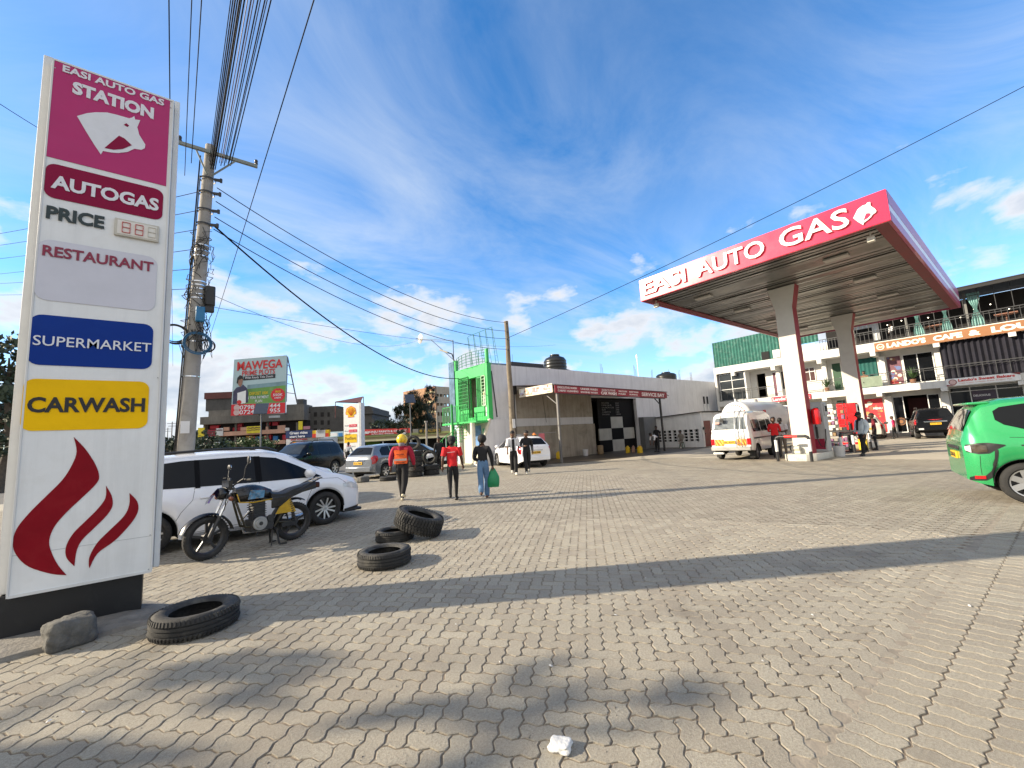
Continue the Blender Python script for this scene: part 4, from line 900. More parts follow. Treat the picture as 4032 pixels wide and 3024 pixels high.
def awning():
    t = thing('car_wash_awning', 'red fronted car wash awning on slim steel posts against the grey wall', 'awning', (21, 17.9, 0))
    b = MB(); n = 120; rows = []
    for i in range(n+1):
        x = 15.7+10.9*i/n; z = .025 if i % 2 else 0
        rows.append([(x, 15.9, 4.16-.0165*(x-15.7)+z), (x, 19.68, 4.55-.012*(x-15.7)+z)])
    b.grid(rows); b.grid([[(p[0], p[1], p[2]-.015) for p in r] for r in rows], flip=True); b.build('roof_sheet', M('awning_sheet', (.25, .2, .19), .5, .25, 3, metal=.3), t)
    def seg(x0, x1, nm, mt, y=15.93):
        b = MB(); z0 = lambda x: 4.13-.0165*(x-15.7)
        b.add([(x0, y, z0(x0)-.42), (x1, y, z0(x1)-.40), (x1, y, z0(x1)), (x0, y, z0(x0)), (x0, y+.03, z0(x0)-.42), (x1, y+.03, z0(x1)-.40), (x1, y+.03, z0(x1)), (x0, y+.03, z0(x0))],
              [(0, 1, 2, 3), (7, 6, 5, 4), (0, 4, 5, 1), (1, 5, 6, 2), (2, 6, 7, 3), (3, 7, 4, 0)]); return b.build(nm, mt, t)
    ban = M('faded_red_banner', (.28, .02, .035), .55, .18, 2)
    s1 = seg(15.75, 19.4, 'banner', ban); s2 = seg(19.404, 21.0, 'banner', M('wine_banner', (.24, .015, .03), .55, .15, 2)); s3 = seg(21.004, 23.3, 'banner', ban); s4 = seg(23.304, 26.5, 'banner', M('dark_red_banner', (.22, .015, .025), .55, .12, 2))
    tw = M('faded_lettering', (.74, .66, .63), .6, .15, 9)
    def tx(p, s, x0, x1, dz0, dz1, bold=.035):
        z0 = 4.13-.0165*(x0-15.7); b = MB(); b.text(s, (x0, 15.924, z0-dz1), (1, 0, -.0165), (0, 0, 1), x1-x0, dz1-dz0, bold=bold); b.build('lettering', tw, p)
    tx(s1, 'EXECUTIVE WASH', 15.95, 17.45, .05, .17); tx(s1, 'UNDER WASH', 17.75, 19.2, .06, .18); tx(s1, 'CARPET CLEANING', 15.95, 17.55, .23, .34); tx(s1, 'ENGINE WASH', 17.75, 19.2, .25, .35)
    tx(s2, 'EXECUTIVE', 19.6, 20.85, .05, .17, .01); tx(s2, 'CAR WASH', 19.5, 20.95, .2, .38, .04); tx(s3, 'VACUUM', 21.15, 22.0, .07, .17); tx(s3, 'BODY WASH', 22.25, 23.2, .07, .17); tx(s3, 'POLISH', 21.15, 21.85, .23, .33); tx(s3, 'BUFFING', 22.25, 23.1, .24, .33); tx(s4, 'SERVICE BAY', 23.55, 26.2, .1, .34, .03)
    b = MB(); b.box((15.72, 16.1, 3.76), (15.75, 18.9, 4.25), 0); r2 = random.Random(2)
    for k in range(30):
        y, z = r2.uniform(16.2, 18.7), r2.uniform(3.8, 4.1); b.box((15.714-.0002*k, y, z), (15.72, y+r2.uniform(.08, .35), z+r2.uniform(.05, .14)), 1+k % 5)
    b.build('printed_side_banner', [M('banner_cream', (.62, .55, .45), .5, .2, 4), M('banner_peach', (.55, .3, .2), .5), M('banner_brown', (.25, .14, .1), .5), M('banner_lilac', (.4, .36, .5), .5), M('banner_rose', (.6, .2, .2), .5), M('banner_white', (.7, .7, .7), .5)], t)
    b = MB(); b.box((15.6, 19.3, 4.0), (15.9, 19.65, 4.5)); b.cyl((15.75, 19.5, 0), (15.75, 19.5, 4.0), .09, n=8); b.build('gutter_pipe', black_plastic, t)
    for x in (15.97, 25.72):
        b = MB(); b.box((x-.055, 15.97, .0), (x+.055, 16.08, 3.95)); b.bar((x, 16.03, 3.1), (x+(-.9 if x > 20 else .0), 16.03+(.0 if x > 20 else .9), 3.75), .05); b.build('post', M('post_grey', (.16, .155, .15), .6, .2, 4) if x < 20 else dark_steel, t, bevel=.006)
    b = MB()
    for k in range(9):
        x = 16+k*1.2; b.bar((x, 15.98, 3.72), (x+.6, 15.98, 3.95), .03); b.bar((x+.6, 15.98, 3.95), (x+1.2, 15.98, 3.72), .03)
    b.bar((15.9, 15.98, 3.68), (26.3, 15.98, 3.52), .05); b.build('truss', dark_steel, t)
awning()
def shed():
    t = thing('block_shed', 'low white shed with rows of vent blocks and a dark red door', 'shed', (32.5, 17.6, 0))
    x0, x1, y0, y1 = 30., 34.5, 15.5, 19.65
    b = MB(); th = .18
    cy = [15.95+.44*k for k in range(8)]
    # the wall facing the forecourt, built round its vent openings
    b.box((x0, y0, 0), (x0+th, y1, .38)); b.box((x0, y0, 1.30), (x0+th, y1, 2.3))
    b.add([(x0, y0, 2.3), (x0, y1, 2.3), (x0, y0, 2.52), (x0+th, y0, 2.3), (x0+th, y1, 2.3), (x0+th, y0, 2.52)], [(0, 2, 1), (3, 4, 5), (0, 1, 4, 3), (1, 2, 5, 4), (0, 3, 5, 2)])
    b.box((x0, y0, .38), (x0+th, cy[0]-.15, 1.30)); b.box((x0, cy[-1]+.15, .38), (x0+th, y1, 1.30))
    for k in range(7): b.box((x0, cy[k]+.15, .38), (x0+th, cy[k+1]-.15, 1.30))
    for k in range(8):
        for z in (.38, .59, .82, 1.05): b.box((x0+.003, cy[k]-.15, z), (x0+th-.003, cy[k]+.15, z+.065))
    b.box((x0+th, y0, 0), (30.28, y0+th, 2.5)); b.box((31.35, y0, 0), (x1, y0+th, 2.5)); b.box((30.28, y0, 1.9), (31.35, y0+th, 2.5)); b.box((x1-.15, y0+th, 0), (x1, y1, 2.4)); b.build('wall', M('shed_wash', (.72, .72, .705), .85, .08, 1.6, bump=.25, bsc=30, streak=.4), t)
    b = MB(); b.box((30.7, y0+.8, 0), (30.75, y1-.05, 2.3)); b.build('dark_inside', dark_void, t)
    b = MB(); b.add([(x0-.15, y0-.15, 2.55), (x1, y0-.15, 2.55), (x1, y1, 2.33), (x0-.15, y1, 2.33), (x0-.15, y0-.15, 2.59), (x1, y0-.15, 2.59), (x1, y1, 2.37), (x0-.15, y1, 2.37)], [(3, 2, 1, 0), (4, 5, 6, 7), (0, 1, 5, 4), (1, 2, 6, 5), (2, 3, 7, 6), (3, 0, 4, 7)]); b.build('roof', M('rusty_dark_sheet', (.05, .045, .04), .7, .3, 4), t)
    b = MB(); b.box((30.3, y0+.02, .02), (31.33, y0+.07, 1.88)); d = b.build('door', M('oxide_red_door', (.13, .012, .014), .5, .15, 3), t, bevel=.01)
    b = MB(); b.cyl((30.42, y0+.02, .95), (30.42, y0-.05, .95), .03); b.build('handle', dark_steel, d)
    b = MB(); b.cyl((30.15, y0-.003, 1.35), (30.15, y0-.12, 1.35), .1, n=10); b.build('meter', dark_steel, t)
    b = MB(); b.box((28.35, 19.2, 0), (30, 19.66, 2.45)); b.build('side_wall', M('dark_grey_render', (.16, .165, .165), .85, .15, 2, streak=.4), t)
shed()
def tank(label, x, y, z, r, h):
    t = thing('water_tank', label, 'water tank', (x, y, z), 0, 'black plastic water tanks on roofs')
    prof = [(0, 0), (r*.97, 0), (r, .05)]
    for k in range(5):
        a = .08+k*(h*.72-.08)/5; s = (h*.72-.08)/5; prof += [(r, a+s*.15), (r*.97, a+s*.4), (r*.97, a+s*.6), (r, a+s*.85)]
    prof += [(r*.97, h*.74), (r*.82, h*.85), (r*.42, h*.93), (r*.4, h*.93)]
    b = MB(); b.lathe(prof, 28); b.build('body', M('black_tank', (.012, .013, .014), .35, .2, 3), t, smooth=50, world=False)
    b = MB(); b.lathe([(r*.42, h*.92), (r*.44, h*.94), (r*.42, h), (r*.2, h*1.02), (0, h*1.02)], 20); b.build('lid', MATS['black_tank'], t, smooth=50, world=False)
tank('large black water tank on the service building roof', 21.95, 22, 5.62, .85, 1.75)
tank('smaller far black water tank near the far end of the roof', 36.8, 22, 5.62, .95, 1.2)
t = thing('solar_heater', 'dark roof panel and frame beside the large black water tank', 'roof panel', (19.5, 21.5, 5.62))
b = MB(); b.box((17.3, 21.4, 5.63), (20.2, 21.46, 6.45)); b.build('panel', M('panel_dark', (.025, .022, .02), .5, .3), t); b = MB(); b.add([(16.4, 20.6, 5.8), (23.6, 20.6, 5.72), (23.6, 23, 6.7), (16.4, 23, 6.6)], [(0, 1, 2, 3)]); b.add([(16.4, 20.6, 5.77), (23.6, 20.6, 5.69), (23.6, 23, 6.67), (16.4, 23, 6.57)], [(3, 2, 1, 0)]); b.build('sheet', M('roof_sheet_dark', (.05, .048, .045), .5, .3), t)
t = thing('antenna_mast', 'thin antenna mast standing on the long grey roof', 'antenna', (32.3, 22, 5.6)); b = MB(); b.cyl((32.3, 22, 5.6), (32.3, 22, 8.2), .025, n=6); b.box((32.26, 21.95, 7.85), (32.34, 22.05, 8.15)); b.build('mast', steel, t)
# dish on a bracket and the lamp at the green corner
t = thing('satellite_dish', 'small round dish on a blue steel bracket above the green corner', 'dish', (13.9, 23.25, 6.6))
b = MB(); b.bar((14, 23.25, 5.9), (14, 23.25, 7.95), .045); b.bar((14, 23.25, 7.95), (14, 27.5, 8.93), .05); b.bar((14, 23.25, 6.65), (14, 26.16, 8.58), .04); b.build('bracket', M('blue_steel', (.05, .09, .15), .5, .2), t)
b = MB(); b.lathe([(0, 0), (.2, .02), (.36, .1), (.38, .12), (.36, .12), (.2, .04), (0, .02)], 24, (13.95, 28.0, 9.1), 'x'); b.build('dish', M('dish_grey', (.6, .6, .58), .5, .1), t, smooth=50); b = MB(); b.cyl((13.9, 27.9, 9.05), (13.6, 27.8, 9.0), .03, n=6); b.build('feed', dark_steel, t)
t = thing('wall_lamp', 'pale street lamp head on a short arm at the green corner', 'lamp', (13.8, 23.1, 6.5)); b = MB(); b.tube([(13.9, 23.0, 6.5), (13.8, 23.1, 7.0), (13.6, 23.3, 7.12)], .04, 7); b.build('arm', dark_steel, t, smooth=60); b = MB(); b.bar((13.62, 23.25, 7.1), (13.3, 23.75, 7.35), .2, .1); b.build('lamp_head', M('lamp_head_grey', (.4, .38, .32), .5), t, bevel=.02)
# clutter at the wash bay
jerry = M('jerrycan_yellow', (.72, .47, .015), .45, .1); jpink = M('jerrycan_dull', (.30, .17, .12), .5, .2)
def jerrycan(x, y, rz, mt, label):
    t = thing('jerrycan', label, 'jerrycan', (x, y, .01), rz, 'plastic jerrycans in the wash bay')
    b = MB(); b.box((-.15, -.1, 0), (.15, .1, .36)); b.box((-.12, -.08, .36), (.08, .08, .4)); b.build('body', mt, t, bevel=.035, world=False)
    b = MB(); b.cyl((.1, 0, .39), (.1, 0, .45), .035, n=10); b.build('cap', mt, t, world=False, smooth=50); b = MB(); b.tube([(-.11, 0, .38), (-.09, 0, .45), (.02, 0, .45), (.05, 0, .38)], .018, 7); b.build('handle', mt, t, world=False, smooth=60)
jerrycan(23.85, 17.6, .2, jerry, 'yellow jerrycan leftmost of the row before the chequered board'); jerrycan(24.2, 17.4, .5, jpink, 'dull brown jerrycan between two yellow ones')
jerrycan(23.7, 16.55, -.2, jerry, 'yellow jerrycan standing nearest the forecourt edge'); jerrycan(24.4, 17.0, .9, jpink, 'dull brown jerrycan right of the nearest yellow one')
jerrycan(18.6, 18.9, .4, jerry, 'yellow jerrycan by the awning post near the white estate')
b = MB(); b.lathe([(0, 0), (.15, 0), (.19, .4), (.18, .4), (.145, .02), (0, .02)], 18)
one(b, 'bucket', MATS['bucket_white'], 'white bucket against the stained wall under the awning', 'bucket', (21.2, 19.0, .01), smooth=40)
for x, y in ((22.6, 18.9),):
    b = MB(); b.lathe([(0, 0), (.19, 0), (.2, .03), (.2, .55), (.17, .6), (0, .6)], 18); one(b, 'drum', M('drum_ochre', (.24, .17, .09), .6, .2), 'small ochre drum at the dark wash bay opening', 'drum', (x, y, .01), smooth=40)
b = MB(); drape(b, 18.05, 15.97, 15.3, 1.05, 1.6, 3, .03); 
t = thing('hanging_cloth', 'pink cloth hung on the line beside the awning post', 'cloth', (15.3, 16.6, 1.2)); b = MB()
rows = [[(14.9+.42*i/8, 16.5, 1.62-.02*i/8-.5*k/5+.01*sin(i*2+k)) for k in range(6)] for i in range(9)]; b.grid(rows); b.build('cloth', M('pink_cloth', (.62, .16, .18), .8, .1), t)
b = MB(); b.tube([(13.3, 16.58, 1.62), (15.9, 16.2, 1.63)], .012, 5); one(b, 'washing_line', M('line_grey', (.3, .28, .27), .7), 'thin washing line between the wooden pole and the awning post', 'line', (0, 0, 0))
# ---------------------------------------------------------------- vehicles
def interp(P, x):
    if x <= P[0][0]: return P[0][1]
    for (a, b), (c, d) in zip(P, P[1:]):
        if x <= c: return b+(d-b)*(x-a)/(c-a) if c > a else d
    return P[-1][1]
def sinterp(P, x):                     # smoother version through neighbouring knots
    return (interp(P, x-.035)+2*interp(P, x)+interp(P, x+.035))/4
head_glass = M('headlamp_glass', (.55, .57, .58), .1, .25, 12, spec=.8, coat=.6)
tail_red = M('tail_lamp_red', (.42, .008, .012), .15, .3, 12, coat=.6)
lamp_orange = M('indicator_orange', (.7, .22, .01), .2, .2, 12, coat=.5)
rim_dark = M('rim_black', (.02, .02, .022), .35, .2)
rim_silver = M('rim_silver', (.55, .56, .57), .3, .1, metal=.8)
tyre_black = M('car_tyre', (.02, .02, .02), .85, .3, 10, bump=.2, bsc=70, dirt=(.11, .095, .075, .4), dsc=4)
WHEELS = {}
def wheel(parent, x, y, r, side, style, wd=.2):
    key = (r, side, style)
    if key in WHEELS:
        src = WHEELS[key]; w = src.copy(); COL.objects.link(w); w.parent = parent; w.location = (x, y, r); XF[w] = XF[parent]
        for ch in src.children: c = ch.copy(); COL.objects.link(c); c.parent = w
        return w
    b = MB(); h = wd/2; ri = r*.68
    prof = [(ri, -h*.8), (ri+.02, -h), (r*.86, -h*1.02), (r-.02, -h*.9), (r, -h*.6), (r, h*.6), (r-.02, h*.9), (r*.86, h*1.02), (ri+.02, h), (ri, h*.8)]
    b.lathe(prof, 40, ax='y', closed=True)
    w = b.build('wheel', tyre_black, parent, smooth=40, world=False); w.location = (x, y, r)
    so = side*h
    b = MB()
    b.lathe([(0, -so*.15), (ri*.98, -so*.15), (ri*.98, so*.2), (0, so*.2)], 30, ax='y', m=1)
    b.lathe([(ri*.90, so*.3), (ri*.93, so*.86), (ri*1.0, so*.9), (ri*1.0, so*.2)], 30, ax='y', m=2 if style not in ('steel', 'twist') else 1)
    b.lathe([(0, so*.8), (.045, so*.8), (.055, so*.6), (.06, so*.2)], 14, ax='y', m=2)
    nsp = {'twist': 10, 'cover': 7, 'six': 6, 'steel': 0, 'five': 5}[style]
    for i in range(nsp):
        a = 2*pi*i/nsp; tw = .20 if style == 'twist' and i % 2 else (.06 if style == 'twist' else 0)
        p = Vector((.04*cos(a), so*.62, .04*sin(a))); q = Vector((ri*.93*cos(a+tw), so*.74, ri*.93*sin(a+tw)))
        wdt = {'twist': .030, 'cover': .085, 'six': .05, 'five': .06}[style]
        b.bar(p, q, .02, wdt, m=2, up=(-sin(a), 0, cos(a)))
    if style == 'steel': b.lathe([(ri*.9, so*.5), (ri*.5, so*.55), (ri*.3, so*.75), (0, so*.75)], 24, ax='y', m=2)
    rm = b.build('rim', [black_plastic, rim_dark, rim_silver if style not in ('steel',) else M('steel_rim', (.10, .1, .1), .5, .2)], w, smooth=40, world=False)
    b = MB(); b.lathe([(0, so*.84), (.028, so*.84), (.03, so*.8)], 12, ax='y'); b.build('hub_cap', steel, w, world=False)
    WHEELS[key] = w
    return w
class Car:
    """body lofted along x (0 = rear, L = front); half sections follow the belt and roof lines, arches cut into the lower edge"""
    def __init__(s, t, paint, L, Wd, top, belt, plan, sill, ax, R, roofw, arch=.06, cl=None):
        s.t, s.L, s.w2, s.top, s.belt, s.plan, s.sill, s.ax, s.R, s.roofw = t, L, Wd/2, top, belt, plan, sill, ax, R, roofw
        s.ra = R+arch; s.bottom = cl or [(0, sill+.14), (.5, sill), (L-.7, sill), (L, sill+.06)]
        xs = set(); n = int(L/.07)
        for i in range(n+1): xs.add(round(L*i/n, 4))
        for i in range(33): xs.add(round(.0155*i, 4))
        for a in ax:
            for k in range(25):
                t_ = pi*k/24; xs.add(round(a+s.ra*cos(t_), 4))
        for P in (top, belt): xs |= {round(min(max(p[0], 0), L), 4) for p in P}
        xs = sorted(x for x in xs if 0 <= x <= L); ys = []
        for x in xs:
            if not ys or x-ys[-1] > .006: ys.append(x)
        s.xs = ys
        b = MB(); rows = []
        for x in ys:
            h = s.section(x); rows.append([(x, y, z) for y, z in h]+[(x, -y, z) for y, z in h[::-1][1:]])
        b.grid(rows, flip=False)
        for r, fl in ((rows[0], False), (rows[-1], True)):
            k = len(b.v); b.v += [Vector(p) for p in r]; f = list(range(k, k+len(r))); b.f.append(f if not fl else f[::-1]); b.m.append(0)
        s.body = b.build('body', paint, t, smooth=32, world=False)
        b = MB()
        for a in ax:
            for sd in (-1, 1):
                yo = sd*(s.w2*.985); yi = sd*(s.w2-.34)
                P = [[(a+s.ra*.995*cos(pi*k/14), yy, R+.0+s.ra*.995*sin(pi*k/14)) for yy in (yo, yi)] for k in range(15)]
                b.grid(P); b.add([(a, yi, R-.1)]+[p[1] for p in P], [(0, i, i+1) for i in range(1, 15)])
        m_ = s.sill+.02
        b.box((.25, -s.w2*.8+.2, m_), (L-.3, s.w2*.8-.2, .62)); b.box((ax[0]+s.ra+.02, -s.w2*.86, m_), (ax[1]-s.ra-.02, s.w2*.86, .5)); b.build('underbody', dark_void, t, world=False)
    def wid(s, x): return s.w2*sinterp(s.plan, x)
    def section(s, x):
        w = s.wid(x); zb = interp(s.bottom, x)
        for a in s.ax:
            if abs(x-a) < s.ra: zb = max(zb, s.R+sqrt(max(0, s.ra**2-(x-a)**2)))
        zt = sinterp(s.top, x); zl = min(sinterp(s.belt, x), zt-.01); zl = max(zl, zb+.06)
        zt = max(zt, zl+.01); f = min(1, max(0, (zt-zl)/.45)); wr = w*.95*(1-f)+s.roofw*f*min(1, w/s.w2+.06)
        H = zl-zb
        pts = [(w*.955, zb), (w*.99, zb+.18*H), (w*1.0, zb+.5*H), (w*.995, zb+.78*H), (w*.97, zl)]
        y4 = w*.97
        rd = .075*f+.01
        pts += [(y4+(wr-y4)*.5, zl+(zt-rd-zl)*.5), (wr, zt-rd), (wr-.05*f-.02, zt-rd*.38), (wr*.72, zt-.012*f), (wr*.36, zt+.004), (0, zt+.008)]
        return pts
    def ysurf(s, x, z):
        p = s.section(x)
        for (y0, z0), (y1, z1) in zip(p, p[1:]):
            if z <= z1 and z1 > z0: return y0+(y1-y0)*max(0, (z-z0))/(z1-z0)
        return p[-1][0]
    def ztop(s, x, y):
        p = s.section(x)[5:]
        for (y0, z0), (y1, z1) in zip(p, p[1:]):
            if y0 >= abs(y) >= y1: return z0+(z1-z0)*(y0-abs(y))/max(1e-6, y0-y1)
        return p[-1][1] if abs(y) < p[0][0] else p[0][1]
    def side_patch(s, nm, lo, hi, mt, sides=(-1, 1), off=.006, nz=6, step=.05, parent=None):
        x0, x1 = max(lo[0][0], hi[0][0]), min(lo[-1][0], hi[-1][0]); n = max(2, int((x1-x0)/step)); out = []
        for sd in sides:
            b = MB(); rows = []
            kn = sorted(set([x0+(x1-x0)*i/n for i in range(n+1)]+[p[0] for p in list(lo)+list(hi) if x0 < p[0] < x1]))
            for x in kn:
                a, c = interp(lo, x), interp(hi, x); rows.append([(x, sd*(s.ysurf(x, a+(c-a)*k/nz)+off), a+(c-a)*k/nz) for k in range(nz+1)])
            b.grid(rows, flip=sd > 0); out.append(b.build(nm, mt, parent or s.t, smooth=50, world=False))
        return out
    def top_patch(s, nm, x0, x1, frac, mt, off=.007, n=10, frac1=None, parent=None):
        b = MB(); rows = []
        for i in range(n+1):
            q = i/n; x = x0+(x1-x0)*q; wr = s.section(x)[6][0]*(frac+((frac1 or frac)-frac)*q); r = []
            d = .01; sl = (s.ztop(x+d, 0)-s.ztop(x-d, 0))/(2*d); L_ = sqrt(1+sl*sl)
            for k in range(13):
                y = wr*(k/6-1); r.append((x-sl/L_*off, y, s.ztop(x, y)+off/L_))
            rows.append(r)
        b.grid(rows, flip=True); return b.build(nm, mt, parent or s.t, smooth=60, world=False)
    def wheels(s, style, wd=.2, inset=.0):
        for a in s.ax:
            for sd in (-1, 1): wheel(s.t, a, sd*(s.w2-wd/2-.015-inset), s.R, sd, style, wd)
    def seam(s, pts, sides=(-1, 1), w=.008, nm='door_seam', mt=None):
        for sd in sides:
            b = MB(); P = []
            for (x0, z0), (x1, z1) in zip(pts, pts[1:]):
                for k in range(6): q = k/6; P.append((x0+(x1-x0)*q, z0+(z1-z0)*q))
            P.append(pts[-1]); b.tube([(x, sd*(s.ysurf(x, z)-.001), z) for x, z in P], w/2, 5)
            b.build(nm, mt or black_plastic, s.t, world=False)
    def handle(s, x, z, mt, sides=(-1, 1)):
        for sd in sides:
            b = MB(); y = sd*(s.ysurf(x, z)+.012); b.bar((x-.09, y, z), (x+.09, y, z+.005), .03, .034); b.build('door_handle', mt, s.t, world=False, bevel=.012)
    def mirror(s, x, z, mt):
        for sd in (-1, 1):
            y = sd*s.ysurf(x, z); b = MB(); b.ball((x, y+sd*.14, z+.08), .125, 12, sx=.8, sy=1.0, sz=.72); b.box((x-.03, y, z+.0), (x+.03, y+sd*.1, z+.05)); b.build('wing_mirror', mt, s.t, smooth=50, world=False)
    def box(s, nm, a, b_, mt, bevel=.01, parent=None):
        b = MB(); b.box(a, b_); return b.build(nm, mt, parent or s.t, world=False, bevel=bevel)
    def plate(s, x, y, z, back=True, txt='KDA 417B', tilt=0):
        p = s.box('number_plate', (x-.012, y-.24, z-.06), (x+.012, y+.24, z+.06), plate_yellow if back else white_panel, .004)
        b = MB(); sx = -1 if back else 1
        b.text(txt, (x+sx*.0125, y+(.2 if back else -.2), z-.035), (0, -1 if back else 1, 0), (0, 0, 1), .4, .07, bold=.02, th=.001); b.build('lettering', letter_black, p, world=False)
def car_thing(name, label, cat, ground_pt, heading, ref, group=None):
    """heading in degrees from +X; ref = local (x, y) spot that stands at ground_pt"""
    a = radians(heading); rx, ry = ref
    loc = (ground_pt[0]-(rx*cos(a)-ry*sin(a)), ground_pt[1]-(rx*sin(a)+ry*cos(a)), 0)
    return thing(name, label, cat, loc, a, group)
def paint(nm, c, r=.22, metal=0., **kw): return M(nm, c, r, .05, 2.5, metal=metal, coat=.7, **kw)
white_car = paint('white_car_paint', (.78, .79, .82))
black_car = M('black_car_paint', (.004, .005, .007), .25, .05, 2.5, spec=.25, coat=.15)

def station_wagon(label, pt, heading, ref, body, tint=tint_glass, style='twist', L=4.5, group=None, nm='station_wagon', lift=0., roof_rails=True):
    t = car_thing(nm, label, 'car', pt, heading, ref, group)
    top = [(0, .88), (.02, .98), (.16, 1.10), (.52, 1.50), (.9, 1.545), (1.9, 1.575), (2.6, 1.56), (3.0, 1.47), (3.72, 1.04), (3.95, .99), (4.3, .87), (4.45, .74), (4.50, .62)]
    belt = [(0, .86), (.16, .97), (.6, .97), (2.6, .93), (3.6, .90), (4.1, .82), (4.42, .68), (4.5, .56)]
    k = L/4.5; top = [(x*k, z+lift) for x, z in top]; belt = [(x*k, z+lift) for x, z in belt]
    plan = [(0, .84), (.05, .90), (.25, .965), (.7, 1), (3.4*k, 1), (4.05*k, .965), (4.3*k, .86), (4.43*k, .70), (4.5*k, .52)]
    c = Car(t, body, L, 1.73, top, belt, plan, .19, (.86*k, 3.62*k), .325, .60)
    X = lambda *P: [(x*k, z+lift) for x, z in P]
    c.side_patch('side_window', X((.62, 1.04), (1.30, 1.01), (2.30, .985), (3.55, .965)), X((.62, 1.2), (.8, 1.40), (1.3, 1.45), (2.3, 1.46), (2.75, 1.40), (3.15, 1.21), (3.55, .975)), tint)
    for x, w_ in ((1.5, .035), (2.42, .05)):
        c.side_patch('window_pillar', X((x-w_, .985), (x+w_, .985)), X((x-w_, 1.455), (x+w_, 1.45)), M('pillar_black', (.004, .004, .005), .6, .1, spec=.1), off=.009)
    c.top_patch('windscreen', 3.02*k, 3.68*k, .93, tint, frac1=.84); c.top_patch('rear_window', .18*k, .50*k, .80, tint, frac1=.84)
    c.seam(X((1.46, 1.0), (1.43, .8), (1.28, .62), (1.22, .5))); c.seam(X((2.42, .98), (2.45, .6), (2.42, .3), (1.32, .27))); c.seam(X((3.42, .93), (3.28, .6), (3.18, .32), (2.42, .29))); c.seam(X((3.42, .93), (3.9, .9), (4.1, .75)))
    c.handle(1.62*k, .82+lift, body); c.handle(2.62*k, .80+lift, body); c.mirror(3.28*k, .98+lift, body)
    c.side_patch('headlamp', X((3.98, .72), (4.2, .665), (4.40, .61)), X((3.98, .78), (4.2, .79), (4.40, .69)), head_glass, off=.008)
    c.side_patch('tail_lamp', X((.03, .72), (.30, .80)), X((.03, .92), (.30, .90)), tail_red, off=.008)
    c.box('grille', (L-.10, -.45, .50), (L+.005, .45, .58), black_plastic); c.box('bumper_lip', (L-.5, -.74, .17), (L-.06, .74, .23), black_plastic, .02)
    c.side_patch('front_splitter', X((4.02, .19), (4.42, .21)), X((4.02, .25), (4.42, .28)), black_plastic, off=.012)
    c.side_patch('sill_strip', X((1.3, .2), (3.2, .2)), X((1.3, .26), (3.2, .26)), M('sill_grey', (.3, .31, .33), .4), off=.008)
    c.plate(-.012, 0, .80+lift); c.box('bumper_strip', (-.03, -.6, .45), (.02, .6, .56), body, .02)
    if roof_rails:
        for sd in (-1, 1):
            b = MB(); b.tube([(.75*k, sd*.57, 1.53+lift), (.9*k, sd*.57, 1.585+lift), (1.9*k, sd*.565, 1.62+lift), (2.6*k, sd*.565, 1.60+lift), (2.78*k, sd*.57, 1.53+lift)], .022, 8); b.build('roof_rail', black_plastic, t, smooth=60, world=False)
    c.wheels(style)
    return c
# white wagon behind the motorcycle: its right flank towards us
station_wagon('white station wagon with black tinted windows and roof rails parked behind the motorcycle', (2.44, 9.30), 7.5, (3.62, -.80), white_car)

